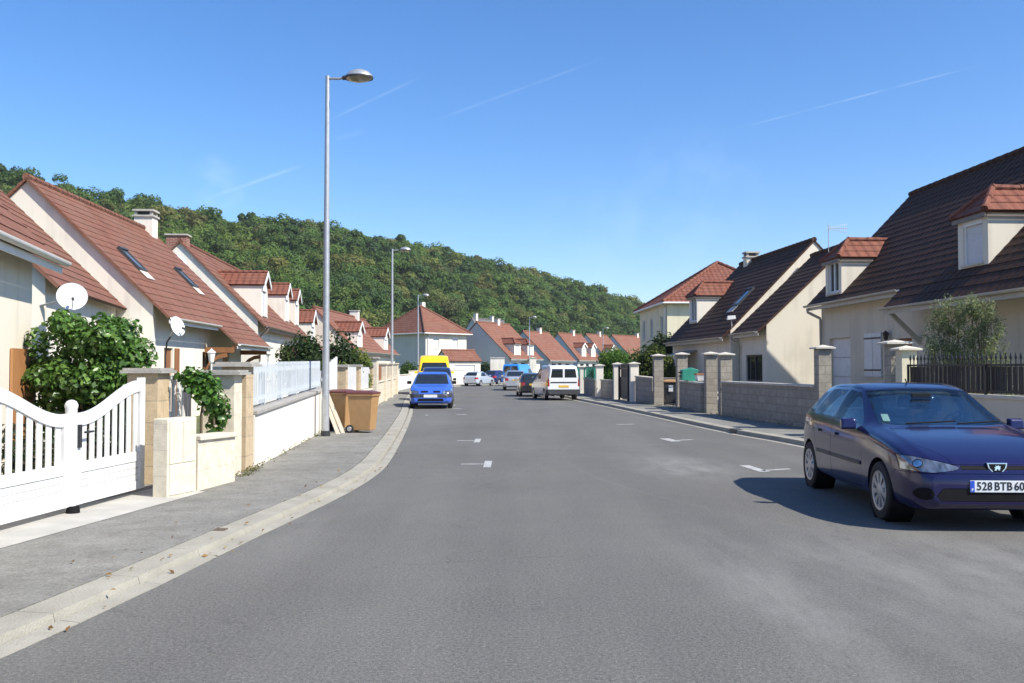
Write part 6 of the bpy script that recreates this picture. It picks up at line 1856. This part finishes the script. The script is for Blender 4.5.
    def put(s, x, y, heading, scale=1.0, z=0.0):
        s.root.location = (x, y, z); s.root.rotation_euler = (0, 0, math.atan2(heading[1], heading[0])); s.root.scale = (scale,) * 3

def text_mesh(txt, size, extr=.0015):
    c = bpy.data.curves.new('txt', 'FONT'); c.body = txt; c.size = size; c.extrude = extr; c.align_x = 'CENTER'; c.align_y = 'CENTER'
    c.space_word = .45; c.space_character = 1.04; c.resolution_u = 3; c.offset = .0016
    o = bpy.data.objects.new('txt', c); COL.objects.link(o); bpy.context.view_layer.update()
    me = bpy.data.meshes.new_from_object(o.evaluated_get(bpy.context.evaluated_depsgraph_get()))
    bpy.data.objects.remove(o); return me

from mathutils.bvhtree import BVHTree
# ---- the near dark blue hatchback
sp = dict(
    top=[(2.02, .57), (1.99, .63), (1.92, .685), (1.80, .74), (1.45, .845), (1.1, .905), (.86, .945), (.80, .965), (.45, 1.135), (.08, 1.305), (-.02, 1.335), (-.35, 1.378), (-.8, 1.375), (-1.2, 1.345), (-1.36, 1.31), (-1.75, 1.07), (-1.90, .965), (-1.97, .90), (-2.0, .80)],
    belt=[(2.02, .51), (1.92, .61), (1.8, .68), (1.45, .79), (1.0, .86), (.8, .885), (0, .915), (-1.0, .95), (-1.5, .955), (-1.8, .93), (-1.97, .86), (-2.0, .76)],
    w=[(2.02, .60), (1.97, .68), (1.88, .745), (1.72, .795), (1.4, .83), (.8, .842), (0, .845), (-1.2, .838), (-1.6, .81), (-1.85, .76), (-1.95, .71), (-2.0, .64)],
    wr=[(2.02, .50), (1.9, .60), (1.5, .68), (1.0, .70), (.80, .69), (.45, .635), (.05, .585), (-.5, .575), (-1.2, .575), (-1.4, .59), (-1.75, .62), (-1.95, .60), (-2.0, .52)],
    bot=[(2.02, .27), (1.95, .21), (1.7, .19), (1.0, .20), (0, .20), (-1.4, .22), (-1.9, .27), (-2.0, .34)], crown=.05)
car = Car('dark blue five door hatchback parked on the right with plate 528 BTB 60', 'car', sp, M['paint_306'], 76, 4, cavity=(-1.55, .78, .42))
AX = (1.24, -1.34)
car.arches(AX, .335, .845)
# glass
side_f = [(.60, .935), (.02, 1.262), (-.30, 1.288), (-.33, .955)]
side_r = [(-.41, .958), (-.385, 1.290), (-.98, 1.280), (-1.16, 1.00), (-1.13, .978)]
side_q = [(-1.22, .995), (-1.06, 1.262), (-1.26, 1.235), (-1.44, 1.02), (-1.42, .998)]
for sg in (-1, 1):
    a, b = sorted((sg * .40, sg * 1.2))
    for poly, nm in ((side_f, 'side_window'), (side_r, 'side_window'), (side_q, 'side_window')): car.carve(nm, poly, 'xz', a, b, M['glass'], .003)
car.carve('windscreen', [(-.655, .955), (-.40, .945), (0, .94), (.40, .945), (.655, .955), (.56, 1.285), (.3, 1.31), (0, 1.315), (-.3, 1.31), (-.56, 1.285)], 'yz', .0, .86, M['glass'], .003)
car.carve('rear_window', [(-.56, 1.01), (.56, 1.01), (.48, 1.27), (-.48, 1.27)], 'yz', -1.95, -1.3, M['glass'], .003)
# lamps before panels
for sg in (-1, 1):
    hl = [(sg * y, z) for y, z in ((.79, .705), (.70, .70), (.50, .66), (.36, .622), (.345, .605), (.40, .585), (.58, .562), (.79, .575))]
    o = car.carve('headlight', hl, 'yz', 1.52, 2.1, M['lamp_clear'], .005)
    bv = BVHTree.FromPolygons([tuple(v.co) for v in o.data.vertices], [tuple(p.vertices) for p in o.data.polygons])
    for (yy, zz, rr) in ((.690, .640, .043),):
        hit = bv.ray_cast(Vector((2.6, sg * yy, zz)), Vector((-1, 0, 0)))
        if hit[0] is None: continue
        n_ = hit[1] if hit[1].x > 0 else -hit[1]
        T = Matrix.Translation(hit[0] + n_ * .001) @ n_.to_track_quat('Z', 'Y').to_matrix().to_4x4()
        b = MB(); b.lathe([(rr * 1.12, .0), (rr * 1.1, .004), (rr, .005), (rr * .98, .002)], T, 22); b.build('bezel', M['plastic_b'], o, smooth=50)
        b = MB(); b.lathe([(rr * .97, .001), (rr * .6, .006), (rr * .25, .009), (0, .010)], T, 22); b.build('reflector', M['chrome'], o, smooth=60)
    a, b = sorted((sg * .5, sg * 1.0))
    car.carve('tail_light', [(-1.62, .93), (-2.1, .93), (-2.1, .66), (-1.80, .66)], 'xz', a, b, M['lamp_red'], .004)
# grille slit, intake, fog lamps
car.carve('grille', [(-.33, .596), (.33, .596), (.33, .626), (-.33, .626)], 'yz', 1.80, 2.1, M['plastic_b'], .004)
bump = [(1.62, .552), (2.2, .552), (2.2, .1), (1.0, .1), (1.50, .40)]
car.carve('lower_intake', [(-.52, .30), (.52, .30), (.56, .345), (.50, .415), (-.50, .415), (-.56, .345)], 'yz', 1.5, 2.1, M['plastic_b'], .004)
for sg in (-1, 1):
    car.carve('fog_light_recess', [(sg * .66 + .075 * math.cos(k * math.pi / 8), .362 + .055 * math.sin(k * math.pi / 8)) for k in range(16)], 'yz', 1.5, 2.1, M['plastic_b'], .003)
car.carve('bumper', bump, 'xz', -1.2, 1.2, M['paint_306'], .005)
car.carve('rear_bumper', [(-1.72, .56), (-2.2, .56), (-2.2, .1), (-1.3, .1), (-1.62, .40)], 'xz', -1.2, 1.2, M['paint_306'], .005)
# panels
car.carve('bonnet', [(.92, -.60), (1.3, -.655), (1.62, -.60), (1.82, -.46), (2.1, -.345), (2.1, .345), (1.82, .46), (1.62, .60), (1.3, .655), (.92, .60), (.875, .3), (.87, 0), (.875, -.3)], 'xy', .642, 1.3, M['paint_306'], .004)
for sg in (-1, 1):
    a, b = sorted((sg * .50, sg * 1.2))
    d1 = car.carve('door', [(.70, .27), (.74, .60), (.72, .86), (.64, .945), (.04, 1.300), (-.352, 1.325), (-.365, .27)], 'xz', a, b, M['paint_306'], .004)
    d2 = car.carve('door', [(-.376, .27), (-.364, 1.325), (-1.0, 1.312), (-1.20, 1.00), (-1.16, .80), (-1.02, .66), (-.965, .50), (-.965, .27)], 'xz', a, b, M['paint_306'], .004)
    for d_, hx in ((d1, -.22), (d2, -.90)):
        hb_ = MB(); yy = sg * .842; hb_.box(hx - .09, min(yy, yy + sg * .022), .765, hx + .09, max(yy, yy + sg * .022), .80); hb_.build('handle', M['paint_306'], d_, bevel=.008)
car.finish()
# rubbing strips follow the flank
big = hull_mesh(sp, 60, 3, grow=.012)
for sg in (-1, 1):
    a, b = sorted((sg * .6, sg * 1.2))
    for x0, x1 in ((-.95, -.385), (-.355, .70)):
        me = boolean(big, prism_mesh([(x0, .505), (x1, .505), (x1, .545), (x0, .545)], 'xz', a, b), 'INTERSECT'); me = boolean(me, car.full, 'DIFFERENCE')
        if len(me.polygons): car.obj('side_moulding', me, M['plastic_g'])
car.wheels(AX, .298, .838, .205, spokes=9, tw=.185)
# wheel wells dark liner
for x in AX:
    for sg in (-1, 1):
        l = MB(); T = Matrix.Translation((x, sg * .70, .30)) @ Matrix.Rotation(math.pi / 2, 4, 'X'); l.lathe([(.333, -.12), (.333, .12)], T, 32); l.build('wheel_arch_liner', M['plastic_b'], car.root)
car.mirrors(.50, .80, .93, .95)
# front plate, emblem, fog lenses
pl = MB(); pl.box(2.022, -.26, .385, 2.032, .26, .495); po = pl.build('number_plate', M['plate_w'], car.root, bevel=.003)
pb = MB(); pb.box(2.0325, -.262 + .002, .387, 2.0335, -.22, .493); pb.build('blue_band', M['plate_blue'], po)
PLM = Matrix.Translation((2.0335, .018, .440)) @ Matrix.Rotation(math.pi / 2, 4, 'Z') @ Matrix.Rotation(math.pi / 2, 4, 'X')
tm = text_mesh('528 BTB 60', .107); tm.transform(Matrix.Scale(.80, 4, (1, 0, 0)))
xs = [v.co.x for v in tm.vertices]; wdt = max(xs) - min(xs); tm.transform(Matrix.Scale(.435 / wdt, 4, (1, 0, 0))); tm.transform(PLM)
tm.materials.clear(); tm.materials.append(M['ink']); o = bpy.data.objects.new('plate_number', tm); COL.objects.link(o); o.parent = po
tm = text_mesh('F', .034); tm.transform(Matrix.Translation((2.0338, -.241, .408)) @ Matrix.Rotation(math.pi / 2, 4, 'Z') @ Matrix.Rotation(math.pi / 2, 4, 'X'))
tm.materials.clear(); tm.materials.append(M['plate_w']); o = bpy.data.objects.new('country_letter', tm); COL.objects.link(o); o.parent = po
em = MB()
sh = [(-.098, .66), (.098, .66), (.085, .61), (.045, .565), (-.045, .565), (-.085, .61)]
em.prism(sh, lambda p, q, d: (d + (.66 - q) * .10, p, q), 1.955, 2.008); eo = em.build('badge', M['chrome'], car.root, bevel=.006)
em = MB(); em.prism([(p * .82, .613 + (q - .613) * .78) for p, q in sh], lambda p, q, d: (d + (.66 - q) * .10, p, q), 2.0081, 2.0105); em.build('badge_field', M['plastic_b'], eo)
lion = [(-.045, .625), (-.030, .650), (-.050, .662), (-.022, .668), (-.030, .690), (-.005, .678), (.012, .692), (.022, .676), (.046, .682), (.030, .664), (.044, .650), (.022, .650), (.032, .626), (.012, .628), (.004, .645), (-.012, .640), (-.020, .624)]
em = MB(); em.prism([(p * .68, .615 + (q - .66) * .72) for p, q in lion], lambda p, q, d: (d + (.66 - q) * .10, p, q), 2.0107, 2.0145); em.build('badge_animal', M['chrome'], eo)
for sg in (-1, 1):
    f = MB(); T = Matrix.Translation((1.905, sg * .66, .362)) @ Matrix.Rotation(math.pi / 2, 4, 'Y'); f.lathe([(.048, .0), (.045, .012), (.025, .02), (0, .022)], T, 18); f.build('fog_light', M['lamp_clear'], car.root, smooth=50)
# wipers, aerial, interior
for y0, y1 in ((-.42, .12), (.12, .58)):
    wv = MB(); wv.tube([(.895, y0, .962), (.865, (y0 + y1) / 2, .972), (.83, y1, .985)], .009, 6); wv.build('wiper', M['plastic_b'], car.root)
a_ = MB(); a_.tube([(-.20, 0, 1.375), (-.24, 0, 1.42)], .008, 6); a_.build('aerial', M['plastic_b'], car.root)
for sg in (-1, 1):
    for x in (-.15, -.95):
        b = MB(); b.frustum(x - .15, sg * .34, .60, .16, 1.02, .11, 0, 0, .46, .40); b.frustum(x - .17, sg * .34, 1.05, .08, 1.20, .07, 0, 0, .24, .20); b.frustum(x + .10, sg * .34, .45, .5, .62, .46, 0, 0, .46, .44); b.build('seat', M['cloth'], car.root, bevel=.03)
b = MB(); b.frustum(.66, 0, .62, .40, .93, .26, 0, 0, 1.36, 1.22); b.build('dashboard', M['plastic_b'], car.root, bevel=.02)
b = MB(); T = Matrix.Translation((.36, .35, .90)) @ Matrix.Rotation(R(-65), 4, 'Y')
rg = [T @ Vector((.185 * math.cos(k * math.pi / 12), .185 * math.sin(k * math.pi / 12), 0)) for k in range(25)]; b.tube(rg, .015, 8); b.cyl(T @ Vector((0, 0, 0)), T @ Vector((0, 0, -.25)), .03); b.cyl(T @ Vector((-.18, 0, 0)), T @ Vector((.18, 0, 0)), .014); b.build('steering_wheel', M['plastic_b'], car.root, smooth=60)
b = MB(); b.hexa([(.215, -.11, 1.205), (.245, -.11, 1.205), (.245, .11, 1.205), (.215, .11, 1.205), (.20, -.11, 1.265), (.23, -.11, 1.265), (.23, .11, 1.265), (.20, .11, 1.265)]); b.build('rear_view_mirror', M['plastic_b'], car.root, bevel=.01)
# insurance stickers inside the screen, lower right corner of the car's windscreen
b = MB(); b.hexa([(.688, -.585, .975), (.690, -.585, .975), (.690, -.51, .975), (.688, -.51, .975), (.560, -.57, 1.045), (.562, -.57, 1.045), (.562, -.495, 1.045), (.560, -.495, 1.045)]); b.build('windscreen_sticker', M['sticker'], car.root)
bb = MB(); bb.hexa([(-1.52, -.55, .93), (-.95, -.58, .93), (-.95, .58, .93), (-1.52, .55, .93), (-1.52, -.55, .955), (-.95, -.58, .955), (-.95, .58, .955), (-1.52, .55, .955)]); bb.build('parcel_shelf', M['plastic_b'], car.root)
CARX, CARY, CARH = 4.645, 10.72, (-.045, -1.0)
car.put(CARX, CARY, CARH, 1.0)

# ---- simpler vehicles further down the road
def lerp_spec(L, W, kind):
    h = L / 2; w = W / 2
    if kind == 'hatch':
        H = 1.43
        return dict(top=[(h, .58), (h - .06, .70), (h - .3, .80), (h - 1.0, .92), (h - 1.16, .97), (h - 1.95, 1.36), (h - 2.3, H), (-h + 1.1, H - .01), (-h + .65, H - .07), (-h + .16, .98), (-h + .04, .90), (-h, .78)],
            belt=[(h, .50), (h - .1, .64), (h - .4, .74), (h - 1.1, .87), (0, .92), (-h + .6, .95), (-h + .1, .90), (-h, .72)],
            w=[(h, w * .74), (h - .1, w * .88), (h - .4, w * .97), (h - .9, w), (-h + .7, w), (-h + .2, w * .94), (-h, w * .84)],
            wr=[(h, w * .6), (h - .3, w * .78), (h - 1.16, w * .82), (h - 1.95, w * .70), (-h + 1, w * .69), (-h + .5, w * .72), (-h + .1, w * .76), (-h, w * .68)],
            bot=[(h, .28), (h - .2, .2), (0, .2), (-h + .2, .24), (-h, .34)])
    if kind == 'saloon':
        return dict(top=[(h, .58), (h - .06, .70), (h - .3, .79), (h - 1.1, .90), (h - 1.26, .94), (h - 2.0, 1.34), (h - 2.4, 1.41), (-h + 1.55, 1.40), (-h + 1.2, 1.34), (-h + .55, 1.02), (-h + .4, 1.0), (-h + .06, .97), (-h, .82)],
            belt=[(h, .50), (h - .1, .64), (h - .4, .73), (h - 1.2, .86), (0, .92), (-h + .6, .95), (-h + .1, .90), (-h, .74)],
            w=[(h, w * .74), (h - .1, w * .88), (h - .4, w * .97), (h - .9, w), (-h + .7, w), (-h + .2, w * .95), (-h, w * .86)],
            wr=[(h, w * .6), (h - .3, w * .78), (h - 1.26, w * .82), (h - 2.0, w * .70), (-h + 1.5, w * .68), (-h + .9, w * .72), (-h + .4, w * .82), (-h, w * .72)],
            bot=[(h, .28), (h - .2, .2), (0, .2), (-h + .2, .24), (-h, .34)])
    if kind == 'van':                                               # small box van with bonnet
        H = 1.80
        return dict(top=[(h, .62), (h - .05, .82), (h - .25, .93), (h - .8, 1.06), (h - .95, 1.10), (h - 1.55, 1.60), (h - 1.9, H - .04), (h - 2.3, H), (-h + .4, H), (-h + .12, H - .04), (-h + .03, H - .14), (-h, H - .28)],
            belt=[(h, .54), (h - .1, .74), (h - .4, .86), (h - 1.0, 1.0), (0, 1.06), (-h + .3, 1.06), (-h, 1.02)],
            w=[(h, w * .74), (h - .12, w * .9), (h - .4, w * .97), (h - .9, w), (-h + .4, w), (-h + .06, w * .975), (-h, w * .95)],
            wr=[(h, w * .6), (h - .3, w * .8), (h - .95, w * .85), (h - 1.6, w * .80), (-h + .4, w * .82), (-h + .05, w * .81), (-h, w * .79)],
            bot=[(h, .30), (h - .2, .22), (0, .22), (-h + .2, .28), (-h, .32)], crown=.045)
    if kind == 'bigvan':
        H = 2.05
        return dict(top=[(h, .66), (h - .04, .86), (h - .2, 1.0), (h - .62, 1.14), (h - .72, 1.20), (h - 1.35, 1.86), (h - 1.7, H - .03), (h - 2.1, H), (-h + .3, H), (-h + .08, H - .04), (-h, H - .2)],
            belt=[(h, .56), (h - .1, .80), (h - .4, .94), (h - .8, 1.06), (0, 1.12), (-h + .3, 1.12), (-h, 1.08)],
            w=[(h, w * .76), (h - .12, w * .9), (h - .4, w * .97), (h - .9, w), (-h + .4, w), (-h + .06, w * .98), (-h, w * .96)],
            wr=[(h, w * .6), (h - .3, w * .8), (h - .75, w * .86), (h - 1.4, w * .80), (-h + .4, w * .82), (-h + .05, w * .81), (-h, w * .80)],
            bot=[(h, .32), (h - .2, .24), (0, .24), (-h + .2, .28), (-h, .32)], crown=.045)

def far_car(label, cat, kind, L, W, paint, x, y, heading, sc=1.0, plate_f='plate_w', plate_r='plate_y', bumper=None, name='parked_car', twin_rear=False, slots=False, group=None, solid_side=False):
    s_ = lerp_spec(L, W, kind); c = Car(label, cat, s_, paint, 34, 3, group, name); h = L / 2; w = W / 2
    ax = (h - .82, -h + .78) if kind != 'saloon' else (h - .85, -h + .95); r = .29
    c.arches(ax, .33, w)
    tp = {'hatch': 1.43, 'saloon': 1.41, 'van': 1.80, 'bigvan': 2.05}[kind]
    if kind in ('hatch', 'saloon'):
        ws = (h - 2.05, h - 1.1, .95, 1.33); rear = (-h + (.18 if kind == 'hatch' else .58), -h + (.75 if kind == 'hatch' else 1.35), 1.02, 1.33)
    elif kind == 'van': ws = (h - 1.75, h - .85, 1.12, 1.66)
    else: ws = (h - 1.35, h - .6, 1.22, 1.66)
    wy = w * .80; wt = w * .68
    c.carve('windscreen', [(-wy, ws[2]), (wy, ws[2]), (wt, ws[3]), (-wt, ws[3])], 'yz', ws[0], ws[1], M['carglass'])
    if kind in ('hatch', 'saloon'):
        c.carve('rear_window', [(-wy * .92, rear[2]), (wy * .92, rear[2]), (wt * .92, rear[3]), (-wt * .92, rear[3])], 'yz', -h - .1, rear[1], M['carglass'])
        for sg in (-1, 1):
            a, b = sorted((sg * w * .55, sg * (w + .2)))
            c.carve('side_window', [(h - 1.42, .95), (h - 2.05, 1.31), (.02, 1.34), (.0, .96)], 'xz', a, b, M['carglass'])
            c.carve('side_window', [(-.07, .965), (-.05, 1.34), (-h + 1.25, 1.32), (-h + .85, .99)], 'xz', a, b, M['carglass'])
    else:
        for sg in (-1, 1):
            a, b = sorted((sg * w * .55, sg * (w + .2)))
            c.carve('side_window', [(ws[1] - .25, ws[2] - .02), (ws[0] - .08, ws[3] - .06), (ws[0] - .7, ws[3] - .06), (ws[0] - .72, ws[2] - .03)], 'xz', a, b, M['carglass'])
            z0, z1 = (1.16, 1.60) if kind == 'van' else (1.24, 1.84)
            c.carve('rear_window', [(sg * .05, z0), (sg * w * .78, z0), (sg * w * .70, z1), (sg * .05, z1)], 'yz', -h - .1, -h + .4, M['carglass'])
    for sg in (-1, 1):
        z0 = .60 if kind in ('hatch', 'saloon') else .66
        c.carve('headlight', [(sg * w * .52, z0), (sg * w * 1.0, z0 - .01), (sg * w * 1.0, z0 + .13), (sg * w * .56, z0 + .10)], 'yz', h - .45, h + .1, M['lamp_clear'])
        if kind in ('hatch', 'saloon'): tl = [(sg * w * .62, .68), (sg * w * 1.05, .68), (sg * w * 1.05, .88), (sg * w * .62, .86)]
        else: tl = [(sg * w * .86, .72), (sg * w * 1.05, .72), (sg * w * 1.05, 1.10), (sg * w * .88, 1.10)]
        c.carve('tail_light', tl, 'yz', -h - .1, -h + .3, M['lamp_red'])
        if slots: c.carve('grille', [(sg * w * .12, .635), (sg * w * .44, .63), (sg * w * .44, .70), (sg * w * .12, .70)], 'yz', h - .3, h + .1, M['plastic_b'])
    if not slots: c.carve('grille', [(-w * .45, .62), (w * .45, .62), (w * .45, .69), (-w * .45, .69)], 'yz', h - .3, h + .1, M['plastic_b'])
    bm_ = bumper or paint
    c.carve('lower_intake', [(-w * .6, .30), (w * .6, .30), (w * .56, .40), (-w * .56, .40)], 'yz', h - .3, h + .1, M['plastic_b'])
    c.carve('bumper', [(h - .42, .58), (h + .1, .58), (h + .1, .44 if bumper else .1), (h - .5, .44 if bumper else .1)], 'xz', -w - .1, w + .1, bm_)
    c.carve('rear_bumper', [(-h + .40, .56), (-h - .1, .56), (-h - .1, .1), (-h + .42, .1)], 'xz', -w - .1, w + .1, bm_)
    if kind == 'van' or kind == 'bigvan':
        c.carve('rear_door', [(-w * .9, .585), (-.006, .585), (-.006, tp - .12), (-w * .74, tp - .12), (-w * .9, 1.1)], 'yz', -h - .1, -h + .25, paint)
        c.carve('rear_door', [(w * .9, .585), (.006, .585), (.006, tp - .12), (w * .74, tp - .12), (w * .9, 1.1)], 'yz', -h - .1, -h + .25, paint)
        c.box('rear_trim', M['plastic_b'], -h - .025, -w * .8, .90, -h + .01, w * .8, .945)
    for sg in (-1, 1):
        a, b = sorted((sg * w * .55, sg * (w + .2)))
        xf = h - 1.32 if kind in ('hatch', 'saloon') else h - 1.0
        c.carve('door', [(xf, .27), (xf, .88), (xf - .10, .935), (-.02, .945), (-.02, .27)], 'xz', a, b, paint)
    c.finish(); c.wheels(ax, r, w - .01, .20, spokes=8)
    c.mirrors(h - 1.35 if kind in ('hatch', 'saloon') else h - 1.0, w * .93, 1.0 if kind in ('hatch', 'saloon') else 1.16, 1.0, M['plastic_b'] if bumper else paint)
    pz = .50; c.box('number_plate', M[plate_f], h + .002, -.26, pz - .055, h + .012, .26, pz + .055, bevel=0)
    rz = .74 if kind in ('hatch', 'saloon') else .72; xb_ = -h - .012
    c.box('number_plate', M[plate_r], xb_, -.26, rz - .055, xb_ + .010, .26, rz + .055, bevel=0)
    for yy in (-w * .5, w * .5):
        b = MB(); b.box(-h + .3, yy - .03, .22, h - .3, yy + .03, .26); b.build('chassis_rail', M['plastic_b'], c.root)
    c.put(x, y, heading, sc); return c

q = G(428, 409, 0)
far_car('light blue hatchback facing us on the left, grey bumper and twin grille slots', 'car', 'hatch', 4.05, 1.69, M['paint_blue'], q.x, q.y + 1.9, (.05, -1), .98, bumper=M['plastic_g'], slots=True)
q = gxy(437, 43.5)
far_car('navy people carrier hidden mostly behind the light blue hatchback', 'car', 'van', 4.1, 1.70, M['paint_navy'], q[0], q[1], (.10, -1), .885, bumper=M['plastic_g'])
q = gxy(434, 54)
far_car('yellow delivery van parked behind the blue cars on the left', 'van', 'bigvan', 4.4, 1.75, M['paint_yellow'], q[0], q[1], (.10, -1), 1.12, name='delivery_van')
q = gxy(554, 46.0)
far_car('white panel van seen from behind with two dark rear windows', 'van', 'van', 4.1, 1.72, M['paint_white'], q[0], q[1], (-.20, 1), .94, bumper=M['plastic_g'], name='panel_van')
q = gxy(531, 51.5)
far_car('charcoal hatchback squeezed in front of the white van', 'car', 'hatch', 4.0, 1.68, M['paint_grey'], q[0], q[1], (-.06, 1), .90)
q = gxy(515, 65.5)
far_car('silver saloon seen from behind between charcoal car and azure van', 'car', 'saloon', 4.4, 1.70, M['paint_silver'], q[0], q[1], (-.03, 1), .98)
q = gxy(516, 81)
far_car('bright azure blue van parked beyond the silver saloon', 'van', 'bigvan', 4.5, 1.85, M['paint_azure'], q[0] + .3, q[1] + 1.5, (.36, .93), .93, name='delivery_van')
q = gxy(479, 80)
far_car('pale silver hatchback parked at the bend, seen from its rear right', 'car', 'hatch', 4.0, 1.70, M['paint_pale'], q[0], q[1], (.42, .91), .88, plate_r='plate_w')
q = gxy(498, 86.5)
far_car('small navy car between pale hatchback and azure van', 'car', 'hatch', 3.8, 1.64, M['paint_navy'], q[0], q[1], (.5, .86), .95, plate_r='plate_w')
for o_ in (_oa, _ob): bpy.data.objects.remove(o_)
